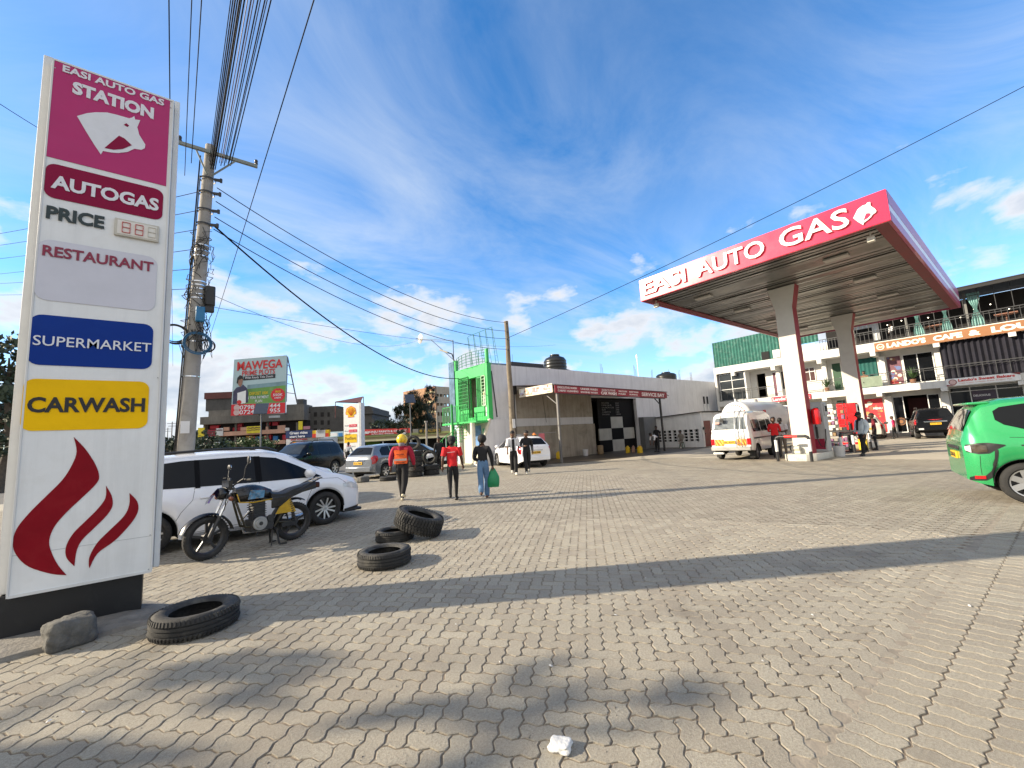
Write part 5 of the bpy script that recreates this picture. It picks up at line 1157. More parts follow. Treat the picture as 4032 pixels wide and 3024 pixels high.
def van():
    t = car_thing('minibus', 'white high-roofed minibus with a rear ladder and striped orange markers at the pumps', 'van', (19.55, 7.95), 6, (.78, -.62)); t.scale = (1.05, 1.05, 1.05)
    body = paint('cream_white_van_paint', (.76, .755, .71), dirt=(.5, .47, .4, .3))
    L = 4.3; top = [(0, .98), (.02, 1.05), (.07, 1.28), (.14, 1.62), (.26, 1.86), (.45, 1.96), (1.2, 2.02), (2.9, 2.0), (3.4, 1.86), (3.75, 1.45), (4.0, 1.12), (4.2, 1.0), (4.3, .8)]
    belt = [(0, .96), (.1, 1.06), (3.3, 1.06), (4.0, 1.0), (4.3, .7)]; plan = [(0, .90), (.06, .955), (.2, .99), (.5, 1), (3.6, 1), (4.1, .93), (4.3, .8)]
    c = Car(t, body, L, 1.63, top, belt, plan, .34, (.78, 3.0), .30, .66, cl=[(0, .42), (.4, .38), (L-.5, .34), (L, .38)])
    c.side_patch('side_window', [(.42, 1.13), (1.42, 1.13)], [(.42, 1.56), (.5, 1.62), (1.42, 1.62)], tint_glass)
    c.side_patch('side_window', [(1.5, 1.13), (2.4, 1.13)], [(1.5, 1.62), (2.4, 1.62)], tint_glass); c.side_patch('side_window', [(2.5, 1.13), (3.45, 1.13)], [(2.5, 1.62), (3.0, 1.6), (3.45, 1.2)], tint_glass)
    c.top_patch('rear_window', .065, .20, .90, M('van_rear_glass', (.16, .18, .19), .08, .35, 4, coat=.4), frac1=.84, n=12, off=.018)
    c.top_patch('windscreen', 3.35, 3.95, .9, tint_glass)
    c.side_patch('side_moulding', [(.3, .84), (3.6, .84)], [(.3, .90), (3.6, .90)], black_plastic, off=.012)
    c.seam([(1.46, 1.06), (1.46, .42)]); c.seam([(2.45, 1.06), (2.45, .42)])
    c.box('rear_bumper', (-.09, -.76, .40), (.06, .76, .56), M('bumper_grey', (.35, .34, .32), .5, .15, 5), .03)
    for sd in (-1, 1):
        c.box('tail_lamp', (-.012, sd*.62, .62), (.09, sd*.765, .88), tail_red, .012)
        p = c.box('striped_marker', (-.022, sd*.60, .60), (.0, sd*.26, .86), M('marker_orange', (.85, .2, .02), .4, .1), .004)
        b = MB()
        for k in (-1, 0, 1):
            cy = sd*.43+k*.15; lo, hi = min(sd*.60, sd*.26)+.003, max(sd*.60, sd*.26)-.003; cl = lambda y: max(lo, min(hi, y))
            b.add([(-.0235, cl(cy-.11), .605), (-.0235, cl(cy-.05), .605), (-.0235, cl(cy+.10), .855), (-.0235, cl(cy+.04), .855)], [(3, 2, 1, 0)])
        b.build('stripe', M('marker_yellow', (.85, .62, .12), .4, .1), p, world=False)
        c.box('mud_flap', (.40, sd*.56, .10), (.42, sd*.74, .38), black_rubber, .0)
    c.plate(-.025, .05, .74, txt='KBL 804V')
    b = MB()
    for y in (-.26, -.46): b.tube([(-.06, y, .50), (-.10, y, .58), (-.10, y, 1.1), (-.04, y+.03, 1.3), (.12, y+.03, 1.9), (.22, y+.03, 2.0), (.4, y+.03, 2.03)], .017, 7)
    for z in (.7, .95, 1.2): b.cyl((-.10 if z < 1.1 else -.07, -.26, z), (-.10 if z < 1.1 else -.07, -.46, z), .013, n=6)
    for y in (-.26, -.46): b.bar((.02, y, .5), (-.08, y, .5), .05)
    b.build('ladder', steel, t, smooth=60, world=False)
    b = MB(); b.tube([(.16, .3, 1.8), (.02, .28, 1.82), (.0, .26, 1.7)], .012, 6); b.box((-.04, .18, 1.56), (.03, .32, 1.7)); b.build('rear_mirror', black_plastic, t, world=False); b = MB(); b.bar((.04, .12, 1.08), (.09, -.08, 1.28), .012); b.build('wiper', black_plastic, t, world=False)
    c.box('sticker', (-.0, .36, 1.5), (.03, .52, 1.58), M('sticker_pink', (.75, .35, .3), .5), .0)
    b = MB(); b.cyl((-.02, .45, .30), (.3, .45, .32), .045); b.build('exhaust', steel, t, world=False)
    b = MB(); b.box((-.05, .3, .26), (.12, .7, .33)); b.build('tow_step', white_panel, t, world=False, bevel=.01)
    c.wheels('steel', .18, .03)
van()
def gas_truck():
    t = thing('gas_tanker', 'white gas tanker truck with a rounded tank behind the minibus', 'truck', (*away(1640, 966, 25.5).xy, 0), radians(-8)); t.scale = (.94, .94, .94)
    wt = M('tanker_white', (.74, .74, .72), .35, .06, 2, coat=.3)
    b = MB(); R = 1.02
    prof = [(0, -2.45)]+[(R*sin(a), -2.05-.4*cos(a)) for a in [pi/2*k/8 for k in range(1, 9)]]+[(R, 2.0)]+[(R*cos(a), 2.0+.4*sin(a)) for a in [pi/2*k/8 for k in range(1, 9)]]
    b.lathe(prof, 36, (0, 0, 2.0), 'x'); tk = b.build('tank', wt, t, smooth=50, world=False)
    n = 18
    for i in range(n):
        a0 = .12+i*(pi-.24)/n; a1 = a0+.55*(pi-.24)/n; P = []; b = MB()
        for a in (a0, a1):
            for s, xx in ((.76, -2.315), (.84, -2.25)): P.append((xx-.008, R*s*cos(a), 2.0+R*s*sin(a)))
        b.add(P+[(p[0]+.006, p[1], p[2]) for p in P], [(0, 1, 3, 2), (6, 7, 5, 4)]); b.build('red_dash', M('tank_red', (.6, .05, .04), .4), tk, world=False)
    b = MB(); b.box((-.9, -R-.012, 2.05), (-.6, -R+.0, 2.4)); b.build('hazard_sign', M('hazard_red', (.5, .02, .03), .4, .3, 9), tk, world=False)
    b = MB(); b.cyl((0, 0, 3.0), (0, 0, 3.16), .25); b.cyl((-2.0, 0, 2.95), (-2.0, 0, 3.2), .05); b.build('valve_dome', wt, tk, world=False, smooth=50)
    b = MB(); b.box((-2.4, -.4, .75), (4.2, .4, .98)); b.box((-2.5, -1.0, .55), (-2.4, 1.0, .75)); b.build('chassis', dark_steel, t, world=False)
    b = MB(); b.box((2.7, -1.05, .7), (4.4, 1.05, 2.7)); cb_ = b.build('cab', wt, t, world=False, bevel=.12)
    b = MB(); b.box((3.0, -1.062, 1.7), (4.1, 1.062, 2.4)); b.build('cab_window', tint_glass, cb_, world=False)
    for x in (-1.3, 3.5):
        for sd in (-1, 1): wheel(t, x, sd*.9, .46, sd, 'steel', .28)
gas_truck()
def mpv():
    t = car_thing('green_minivan', 'metallic green compact minivan seen from behind at the right edge', 'car', (10.93, .34), -77, (.64, -.80)); t.scale = (1.065, 1.065, 1.065); t.location.x += .05; t.location.y -= .02
    body = M('metallic_green_paint', (.03, .36, .115), .26, .06, 2, metal=.35, coat=.9, dirt=(.10, .36, .16, .3), dsc=2)
    L = 4.24; top = [(0, .92), (.015, 1.02), (.05, 1.15), (.20, 1.48), (.30, 1.595), (.55, 1.645), (1.5, 1.675), (2.3, 1.64), (2.75, 1.52), (3.45, 1.07), (3.7, .99), (4.05, .88), (4.24, .65)]
    belt = [(0, .90), (.06, 1.0), (.5, 1.03), (1.2, .96), (2.4, .92), (3.3, .92), (4.24, .6)]; plan = [(0, .83), (.05, .90), (.16, .965), (.4, 1), (3.2, 1), (3.8, .94), (4.1, .82), (4.24, .62)]
    c = Car(t, body, L, 1.695, top, belt, plan, .19, (.64, 3.40), .312, .625, cl=[(0, .36), (.12, .30), (.5, .2), (L-.6, .19), (L, .25)])
    c.side_patch('side_window', [(.42, 1.30), (.5, 1.22), (.75, 1.12), (1.25, 1.03), (1.6, 1.0)], [(.42, 1.44), (.5, 1.50), (.75, 1.535), (1.25, 1.55), (1.6, 1.555)], tint_glass, step=.03)
    c.side_patch('side_window', [(1.66, .99), (2.55, .97)], [(1.66, 1.555), (2.55, 1.53)], tint_glass); c.side_patch('side_window', [(2.6, .97), (3.35, .97)], [(2.6, 1.5), (3.35, 1.05)], tint_glass)
    c.top_patch('rear_window', .055, .21, .97, tint_glass, frac1=.9, n=14, off=.022); c.top_patch('windscreen', 2.8, 3.42, .92, tint_glass)
    # black boomerang lamp surround sweeping down to the bumper
    c.side_patch('lamp_surround', [(0.034, .80), (0.152, .765), (0.274, .775), (0.350, .835), (0.456, .895)], [(0.034, .915), (0.152, .94), (0.274, .945), (0.380, .925), (0.456, .91)], black_plastic, off=.007, step=.02)
    c.side_patch('lamp_surround', [(0.285, .46), (0.319, .55), (0.361, .74), (0.369, .80)], [(0.285, .60), (0.319, .70), (0.334, .82), (0.369, .84)], black_plastic, off=.009, step=.015)
    c.side_patch('lamp_surround', [(0.023, .345), (0.076, .34), (0.190, .35), (0.258, .40), (0.304, .50)], [(0.023, .39), (0.076, .415), (0.190, .425), (0.258, .50), (0.304, .60)], black_plastic, off=.010, step=.02)
    c.side_patch('tail_lamp', [(0.046, .81), (0.152, .79), (0.258, .80)], [(0.046, .90), (0.152, .915), (0.258, .90)], M('smoked_lamp', (.06, .045, .03), .1, .5, 14, coat=.6), off=.015, step=.03)
    c.side_patch('reverse_lamp', [(0.023, .83), (0.084, .79)], [(0.023, .89), (0.084, .905)], head_glass, off=.018, step=.03)
    c.side_patch('reflector', [(0.076, .37), (0.190, .375)], [(0.076, .42), (0.190, .425)], tail_red, off=.018, step=.04)
    c.side_patch('sill_strip', [(.62, .885), (2.9, .86)], [(.62, .905), (2.9, .88)], black_plastic, off=.008)
    c.seam([(1.28, .99), (1.2, .8), (1.12, .62)]); c.seam([(1.62, .98), (1.6, .3)]); c.seam([(.52, 1.02), (.9, 1.0)]); c.seam([(.17, .74), (.155, .55), (.155, .44)])
    c.plate(-.012, 0, .72, txt='KDB 613L'); c.box('hatch_trim', (-.02, -.45, .82), (.02, .45, .88), black_plastic, .01)
    b = MB(); b.box((.16, -.58, 1.565), (.42, .58, 1.605)); b.build('spoiler', body, t, world=False, bevel=.018)
    c.handle(1.75, .86, body); c.mirror(3.05, .98, body)
    b = MB(); b.cyl((.145, -.40, 1.26), (.13, -.40, 1.265), .035, n=12); b.cyl((.155, -.5, 1.25), (.14, -.5, 1.255), .03, n=12, m=1); b.build('sticker', [M('sticker_blue', (.5, .62, .7), .4), M('sticker_green', (.4, .7, .3), .4)], t, world=False)
    c.wheels('cover', .19)
mpv()
def suv(label, pt, heading, ref, body=black_car, plate='KCX 250J', nm='sport_utility_vehicle', group='black sport utility vehicles'):
    t = car_thing(nm, label, 'car', pt, heading, ref, group)
    L = 4.75; top = [(0, .98), (.02, 1.10), (.10, 1.25), (.32, 1.74), (.5, 1.82), (1.5, 1.86), (2.5, 1.84), (2.85, 1.74), (3.5, 1.24), (3.75, 1.17), (4.4, 1.09), (4.65, .98), (4.75, .8)]
    belt = [(0, .96), (.1, 1.12), (3.4, 1.10), (4.3, 1.02), (4.65, .9), (4.75, .7)]; plan = [(0, .88), (.05, .93), (.25, .98), (.6, 1), (4.0, 1), (4.4, .95), (4.65, .85), (4.75, .74)]
    c = Car(t, body, L, 1.88, top, belt, plan, .33, (.95, 3.74), .38, .68, cl=[(0, .5), (.5, .36), (L-.6, .36), (L, .42)])
    c.side_patch('side_window', [(.42, 1.19), (1.25, 1.16)], [(.42, 1.62), (1.25, 1.68)], tint_glass); c.side_patch('side_window', [(1.33, 1.16), (2.2, 1.15)], [(1.33, 1.68), (2.2, 1.68)], tint_glass); c.side_patch('side_window', [(2.28, 1.15), (3.3, 1.15)], [(2.28, 1.68), (2.75, 1.62), (3.3, 1.2)], tint_glass)
    c.top_patch('windscreen', 2.9, 3.46, .92, M('suv_windscreen', (.02, .025, .028), .06, .3, 3, spec=.4)); c.top_patch('rear_window', .13, .29, .86, tint_glass)
    c.side_patch('headlamp', [(4.25, .86), (4.62, .84)], [(4.25, .97), (4.62, .95)], head_glass, off=.01); c.side_patch('tail_lamp', [(.03, .86), (.22, .9)], [(.03, 1.16), (.22, 1.2)], tail_red, off=.01)
    c.box('grille', (L-.06, -.5, .62), (L+.02, .5, .95), black_plastic, .02); c.box('tail_trim', (-.03, -.5, 1.0), (.02, .5, 1.06), chrome, .01)
    c.box('rear_bumper', (-.08, -.85, .52), (.1, .85, .72), body, .03); c.plate(-.03, 0, .9, txt=plate)
    for sd in (-1, 1):
        c.box('bumper_lamp', (-.09, sd*.78, .56), (-.06, sd*.55, .66), head_glass, .005)
        b = MB(); b.tube([(.7, sd*.66, 1.8), (.85, sd*.66, 1.9), (2.3, sd*.65, 1.91), (2.5, sd*.66, 1.82)], .024, 8); b.build('roof_rail', black_plastic, t, smooth=60, world=False)
    c.seam([(1.29, 1.1), (1.29, .5)]); c.seam([(2.24, 1.1), (2.24, .45)]); c.handle(1.5, 1.0, body); c.handle(2.45, 1.0, body); c.mirror(3.15, 1.15, body)
    c.wheels('six', .25)
suv('black sport utility vehicle with yellow rear plate parked before the cafe door', (35.58, 4.75), 12, (.3, .7))
suv('black sport utility vehicle facing left behind the white station wagon', (6.9, 24.4), -142, (.95, .85), plate='KCT 118D')
def estate(label, pt, heading, ref, body, group=None, plate='KCU 790B', style='five', nm='estate_car'):
    t = car_thing(nm, label, 'car', pt, heading, ref, group)
    L = 4.55; top = [(0, .84), (.02, .98), (.10, 1.06), (.42, 1.42), (.6, 1.49), (1.6, 1.53), (2.4, 1.50), (2.8, 1.40), (3.55, .99), (3.8, .94), (4.3, .82), (4.48, .68), (4.55, .55)]
    belt = [(0, .82), (.1, .97), (3.4, .90), (4.2, .76), (4.55, .5)]; plan = [(0, .85), (.05, .91), (.2, .97), (.6, 1), (3.5, 1), (4.1, .94), (4.4, .82), (4.55, .6)]
    c = Car(t, body, L, 1.70, top, belt, plan, .2, (.86, 3.5), .31, .58)
    c.side_patch('side_window', [(.62, 1.02), (1.3, 1.0)], [(.62, 1.25), (.85, 1.4), (1.3, 1.42)], tint_glass); c.side_patch('side_window', [(1.36, 1.0), (2.2, .97)], [(1.36, 1.42), (2.2, 1.42)], tint_glass); c.side_patch('side_window', [(2.27, .97), (3.35, .95)], [(2.27, 1.42), (2.7, 1.35), (3.35, .98)], tint_glass)
    c.top_patch('rear_window', .12, .40, .86, tint_glass, frac1=.84); c.top_patch('windscreen', 2.85, 3.5, .9, tint_glass)
    c.side_patch('tail_lamp', [(.03, .66), (.2, .70), (.36, .86)], [(.03, .98), (.2, 1.04), (.36, 1.02)], tail_red, off=.008); c.side_patch('headlamp', [(4.0, .62), (4.4, .58)], [(4.0, .76), (4.4, .7)], head_glass, off=.008)
    c.plate(-.014, 0, .72, txt=plate); c.box('rear_bumper', (-.05, -.72, .34), (.08, .72, .56), body, .03); c.box('plate_trim', (-.02, -.35, .81), (.015, .35, .85), chrome, .006)
    c.seam([(1.33, .98), (1.3, .5)]); c.seam([(2.24, .95), (2.24, .26)]); c.seam([(3.25, .9), (3.1, .3)]); c.handle(1.5, .84, body); c.handle(2.45, .82, body); c.mirror(3.05, .95, body)
    b = MB(); b.tube([(.28, .0, 1.3), (.2, .25, 1.2)], .01, 5); b.build('wiper', black_plastic, t, world=False)
    c.wheels(style, .19)
    return t
estate('white estate car with yellow rear plate parked by the wooden pole', (13.09, 16.3), 72, (.86, .75), white_car)
estate('silver grey estate car with a dark rear window left of the tyre stack', (7.55, 18.95), 28, (.86, -.75), M('silver_grey_paint', (.22, .24, .27), .25, .05, 3, metal=.5, coat=.6), style='six')
def small_car(label, pt, heading, ref, body, lower=None, nm='hatchback'):
    t = car_thing(nm, label, 'car', pt, heading, ref)
    L = 4.0; top = [(0, .84), (.02, .98), (.10, 1.06), (.36, 1.42), (.6, 1.49), (1.5, 1.52), (2.1, 1.48), (2.5, 1.38), (3.1, 1.0), (3.3, .95), (3.8, .82), (3.95, .68), (4.0, .55)]
    belt = [(0, .82), (.1, .97), (3.0, .9), (3.7, .76), (4.0, .5)]; plan = [(0, .85), (.05, .91), (.2, .97), (.6, 1), (3.0, 1), (3.6, .94), (3.85, .82), (4.0, .6)]
    c = Car(t, body, L, 1.68, top, belt, plan, .2, (.75, 3.2), .3, .58)
    c.side_patch('side_window', [(.55, 1.02), (1.5, .98)], [(.55, 1.3), (.75, 1.4), (1.5, 1.42)], tint_glass); c.side_patch('side_window', [(1.58, .98), (2.95, .95)], [(1.58, 1.42), (2.2, 1.36), (2.95, .98)], tint_glass)
    c.top_patch('windscreen', 2.55, 3.06, .9, tint_glass); c.top_patch('rear_window', .12, .35, .86, tint_glass)
    if lower: c.side_patch('fender', [(2.6, .45), (2.81, .5), (2.9, .62), (3.2, .67), (3.5, .62), (3.58, .45), (3.85, .45)], [(2.6, .88), (3.2, .86), (3.85, .66)], lower, off=.007, step=.03)
    c.side_patch('headlamp', [(3.5, .62), (3.85, .58)], [(3.5, .76), (3.85, .69)], head_glass, off=.010); c.side_patch('tail_lamp', [(.03, .66), (.25, .70)], [(.03, .98), (.25, 1.0)], tail_red, off=.008)
    c.seam([(1.54, .98), (1.52, .28)]); c.seam([(2.85, .92), (2.6, .3)]); c.handle(1.75, .83, body); c.mirror(2.75, .95, body); c.plate(-.014, 0, .72)
    c.wheels('five', .18); return t
small_car('black hatchback with a white front fender behind the tyre stack', (11.0, 20.7), -38, (3.2, -.74), black_car, white_car)
hb = small_car('white hatchback showing its roof behind the white station wagon', away(535, 968, 12.0).xy, 8, (2, 0), white_car); hb.scale = (1.07, 1.07, 1.07)
small_car('dusty white car behind the man in light blue shirt by the cafe', (37.5, 6.9), 8, (1, -.7), M('dusty_white_paint', (.48, .46, .41), .4, .15, 3, dirt=(.3, .27, .22, .5)), None, 'parked_car')
station_wagon('white van roofed car far left behind the concrete pole', (-1.5, 20.5), 12, (2, 0), white_car, nm='parked_wagon', style='steel', lift=.12)
# ---------------------------------------------------------------- people
SKIN = M('dark_skin', (.085, .040, .022), .5, .12, 8); SKIN2 = M('brown_skin', (.14, .07, .04), .5, .12, 8)
HAIR = M('black_hair', (.008, .007, .007), .7, .4, 40, bump=.6, bsc=120)
def cloth(n, c, v=.16): return M(n, c, .85, v, 6, bump=.35, bsc=14)
black_cloth = cloth('black_cloth', (.010, .010, .012), .3); white_cloth = cloth('white_cloth', (.68, .68, .70)); denim = cloth('denim', (.10, .19, .33), .3)
shoe_white = M('white_shoe', (.55, .52, .45), .6, .15); shoe_black = M('black_shoe', (.012, .012, .013), .5, .2)
def head_geo(b, c, fwd, up, s, mats, hair=True):
    """head about c (skull centre), facing fwd; brow, nose, jaw and ears in the mesh"""
    f = Vector(fwd).normalized(); u = Vector(up); u = (u-f*u.dot(f)).normalized(); r = f.cross(u)
    P = []; n, m_ = 14, 18
    for i in range(n+1):
        a = pi*i/n; row = []
        for j in range(m_):
            t = 2*pi*j/m_; x = sin(a)*sin(t); y = sin(a)*cos(t); z = -cos(a)
            X, Y, Z = x*.072, y*.092, z*.115
            if z < 0: X *= 1+.25*z; Y *= 1+.12*z
            if y > .75 and -.35 < z < .12 and abs(x) < .25: Y += .020*(1-abs(x)/.25)
            if y > .6 and .02 < z < .25 and .2 < abs(x) < .6: Y -= .006
            if abs(x) > .9 and -.25 < z < .2 and y < .2: X *= 1.14
            row.append(Vector(c)+(r*X+f*Y+u*Z)*s)
        P.append(row)
    b.grid(P, mats, wrap=True, flip=False)
    return f, u, r
def person(label, at, heading, pose, slots, height=1.7, build=1., extra=None, hair='short', cat='person', group=None, z=0., skin=None):
    """pose: joint overrides in a frame with x right, y forward, z up (metres for a 1.7 m body)"""
    k = height/1.7; sk = skin or SKIN
    J = dict(pel=(0, 0, .93), sp=(0, 0, 1.10), ch=(0, .0, 1.32), nk=(0, .0, 1.455), hd=(0, .015, 1.50))
    for s, n in ((-1, 'l'), (1, 'r')):
        J['sh'+n] = (s*.165, -.005, 1.40); J['el'+n] = (s*.215, -.03, 1.12); J['wr'+n] = (s*.225, .04, .88)
        J['hp'+n] = (s*.085, 0, .88); J['kn'+n] = (s*.095, .03, .49); J['an'+n] = (s*.10, 0, .085); J['to'+n] = (s*.115, .15, .035)
    J.update({a: c for a, c in pose.items() if a in J})
    look = pose.get('look', (0, 1, 0)); hup = pose.get('hup', (0, 0, 1))
    Rr = dict(pel=(.155, .115), sp=(.140, .10), ch=(.165, .115), nk=(.056, .056), hd=(.05, .05), sh=(.072, .066), el=(.045, .045), wr=(.031, .028), hp=(.095, .1), kn=(.062, .064), an=(.043, .048), to=(.04, .03))
    Rr.update(pose.get('rad', {}))
    names = list(J); idx = {a: i for i, a in enumerate(names)}
    V = [Vector(J[a]) for a in names]; rad = [Rr.get(a) or Rr[a[:-1]] for a in names]
    E = [('pel', 'sp'), ('sp', 'ch'), ('ch', 'nk'), ('nk', 'hd')]; bone = ['hips', 'top', 'top', 'neck', ]
    for n in 'lr':
        E += [('ch', 'sh'+n), ('sh'+n, 'el'+n), ('el'+n, 'wr'+n), ('pel', 'hp'+n), ('hp'+n, 'kn'+n), ('kn'+n, 'an'+n), ('an'+n, 'to'+n)]
        bone += ['top', 'sleeve', 'cuff', 'hips', 'leg', 'leg', 'shoe']
    E = [(idx[a], idx[b_]) for a, b_ in E]
    bm = bmesh.new(); ly = bm.verts.layers.skin.verify(); bv = []
    for i, (p, r) in enumerate(zip(V, rad)):
        q = bm.verts.new(p); w = build if names[i][:2] in ('pe', 'sp', 'ch', 'hp') else (1+build)/2
        q[ly].radius = (r[0]*w, r[1]*w); q[ly].use_root = (names[i] == 'pel'); bv.append(q)
    for a, c in E: bm.edges.new((bv[a], bv[c]))
    me = bpy.data.meshes.new('tmp'); bm.to_mesh(me); bm.free()
    ob = bpy.data.objects.new('tmp', me); COL.objects.link(ob)
    sm = ob.modifiers.new('skin', 'SKIN'); sm.use_smooth_shade = True; sm.branch_smoothing = .6
    ss = ob.modifiers.new('sub', 'SUBSURF'); ss.levels = 2; ss.render_levels = 2
    dg = bpy.context.evaluated_depsgraph_get(); ev = bpy.data.meshes.new_from_object(ob.evaluated_get(dg))
    bpy.data.objects.remove(ob); bpy.data.meshes.remove(me)
    b = MB(); sl = {}; mats = []
    def mi(m_):
        if m_ not in mats: mats.append(m_)
        return mats.index(m_)
    S_ = dict(hips=black_cloth, leg=black_cloth, top=white_cloth, sleeve=white_cloth, cuff=sk, neck=sk, shoe=shoe_black); S_.update(slots)
    vs = [v_.co.copy() for v_ in ev.vertices]; b.v = vs
    segs = [(V[a], V[c], bone[i], (rad[a][0]+rad[c][0])/2) for i, (a, c) in enumerate(E)]
    hem = pose.get('hem', 1.0)
    for p in ev.polygons:
        c = sum((vs[i] for i in p.vertices), Vector())/len(p.vertices); best = None
        for a, d, nm, r in segs:
            ab = d-a; t = max(0, min(1, (c-a).dot(ab)/max(1e-9, ab.length_squared))); dist = (c-a-ab*t).length/r
            if best is None or dist < best[0]: best = (dist, nm)
        nm = best[1]
        if nm in ('hips', 'top') and not pose.get('seated'): nm = 'top' if c.z > hem else 'hips'
        if nm == 'leg' and c.z > hem: nm = 'top'
        if nm == 'neck' or (nm == 'top' and c.z > 1.43*1 and abs(c.x) < .055 and not pose.get('bent')): nm = 'neck'
        b.f.append(list(p.vertices)); b.m.append(mi(S_[nm]))
    bpy.data.meshes.remove(ev)
    # hands: palm, four bent fingers of unequal length and a thumb
    for n, s in (('l', -1), ('r', 1)):
        el, wr = Vector(J['el'+n]), Vector(J['wr'+n]); d = (wr-el).normalized(); side = d.cross(Vector((0, 1, 0.01))).normalized()
        inn = d.cross(side).normalized(); curl = pose.get('curl', .35)
        mS = mi(S_.get('hand', sk)); p0 = wr; p1 = wr+d*.085
        b.tube([p0-d*.01, p0+d*.03, p1], [.028, .036, .034], 8, mS)
        for q, (o, L_) in enumerate(((-.027, .062), (-.009, .074), (.009, .07), (.027, .055))):
            a = p1+inn*o*1.0-d*.008; bnd = side*(-s)
            b.tube([a, a+d*L_*.45+bnd*curl*.01, a+d*L_*.8+bnd*curl*.04, a+d*L_*.9+bnd*curl*.075], [.0095, .009, .008, .006], 6, mS)
        a = p0+d*.03+inn*.03; b.tube([a, a+inn*.028+d*.03, a+inn*.03+d*.06], [.011, .010, .007], 6, mS)
    nk = Vector(J['nk']); hd = Vector(J['hd']); dn = (hd-nk).normalized()
    c = hd+Vector(hup).normalized()*.105+Vector(look).normalized()*.015
    f, u_, r_ = head_geo(b, c, look, hup, 1.16, mi(sk))
    me_ = mi(M('eye_dark', (.01, .01, .01), .2)); mw = mi(M('eye_white', (.4, .38, .36), .3)); ml = mi(M('lip', (.11, .045, .035), .5))
    for s in (-1, 1):
        e = c+f*.092+u_*.012+r_*s*.034; b.ball(e, .0115, 6, mw); b.ball(e+f*.006, .007, 6, me_)
        b.ball(c+r_*s*.087-f*.004+u_*0, .02, 6, mi(sk), sx=.5)
    b.ball(c+f*.094-u_*.056, .016, 6, ml, sz=.45)
    # shoe soles keep a flat heel on the ground
    for n in 'lr':
        an, to = Vector(J['an'+n]), Vector(J['to'+n]); d = (to-an); d.z = 0
        if d.length > .02:
            d.normalize(); h = an-d*.045; h.z = max(.035, an.z-.05); b.tube([h, Vector((an.x, an.y, max(.04, an.z-.04)))+d*.05, Vector((to.x, to.y, max(.028, to.z)))+d*.03], [.036, .044, .03], 8, mi(S_['shoe']))
    t = thing('person', label, cat, (at[0], at[1], z), radians(heading-90), group)
    Sc = Matrix.Scale(k, 4); b.v = [Sc @ p for p in b.v]
    o = b.build('body', mats, t, smooth=180, world=False)
    o.data.polygons.foreach_set('use_smooth', [True]*len(o.data.polygons))
    def child(nm, fn, mt, smooth=60):
        h = MB(); fn(h, c, f, u_, r_); h.v = [Sc @ p for p in h.v]; return h.build(nm, mt, t, smooth=smooth, world=False)
    def cap_shape(h, lo, k_, m_=0):
        P = []
        for i in range(9):
            a = pi/2*i/8
            P.append([c+(r_*sin(tt)*.086*cos(a)+f*(cos(tt)*.107*cos(a)-.006))*k_+u_*(lo+(.135-lo)*sin(a))*k_ for tt in [2*pi*j/20 for j in range(20)]])
        h.grid(P, m_, wrap=True)
    if hair == 'short': child('hair', lambda h, *a: cap_shape(h, .035, 1.07), HAIR)
    elif hair == 'afro': child('hair', lambda h, *a: (h.ball(c-f*.02+u_*.03, .128, 14), cap_shape(h, .0, 1.05)), HAIR)
    elif hair == 'bun':
        child('hair', lambda h, *a: (h.ball(c-f*.018+u_*.025, .118, 14), h.ball(c-f*.09-u_*.06, .062, 10), cap_shape(h, .0, 1.04)), HAIR)
    elif hair == 'helmet':
        def hm(h, *a):
            h.ball(c+u_*.015-f*.008, .148, 16, 0, sx=.98, sy=1.05, sz=1.0)
        child('helmet', hm, M('yellow_helmet', (.78, .52, .01), .3, .05, 3, coat=.5, dirt=(.1, .05, .02, .6), dsc=11))
    elif hair in ('cap', 'dark_cap', 'orange_cap'):
        mt = {'cap': black_cloth, 'dark_cap': black_cloth, 'orange_cap': cloth('orange_cloth', (.75, .22, .03))}[hair]
        def cp(h, *a):
            cap_shape(h, .03, 1.10)
            h.add([c+f*.085+u_*.045-r_*.07, c+f*.085+u_*.045+r_*.07, c+f*.18+u_*.025+r_*.05, c+f*.18+u_*.025-r_*.05, c+f*.085+u_*.052-r_*.07, c+f*.085+u_*.052+r_*.07, c+f*.18+u_*.03+r_*.05, c+f*.18+u_*.03-r_*.05], [(3, 2, 1, 0), (4, 5, 6, 7), (2, 3, 7, 6), (0, 4, 7, 3), (1, 2, 6, 5)])
        child('cap', cp, mt)
    if extra: extra(t, child, J, k)
    return t
def broad(p, s=1.15):
    for n in 'lr':
        for a in ('sh', 'el', 'wr'):
            q = p.get(a+n) or {'sh': (.165*(-1 if n == 'l' else 1), -.005, 1.40)}[a]; p[a+n] = (q[0]*s, q[1], q[2])
    return p
def walk(st=.5, arm=.5, lean=.02):
    """mid-stride: left leg forward for positive st"""
    p = {}
    for n, s in (('l', 1), ('r', -1)):
        sx = -1 if n == 'l' else 1; f = st*s
        p['kn'+n] = (sx*.072, .17*f+.04, .49); p['an'+n] = (sx*.055, (.30 if f > 0 else .34)*f, .085 if f > 0 else .085+.26*abs(f)); 
        a = p['an'+n]; p['to'+n] = (sx*.07, a[1]+(.14 if f > 0 else .11), .045 if f > 0 else max(.035, a[2]-.10))
        g = -arm*s
        p['el'+n] = (sx*.225, .09*g-.03, 1.125); p['wr'+n] = (sx*.235, .22*g+.04, .90+.03*abs(g))
    p['ch'] = (0, lean, 1.32); p['nk'] = (0, lean*1.3, 1.455); p['hd'] = (0, lean*1.5+.01, 1.50)
    return p
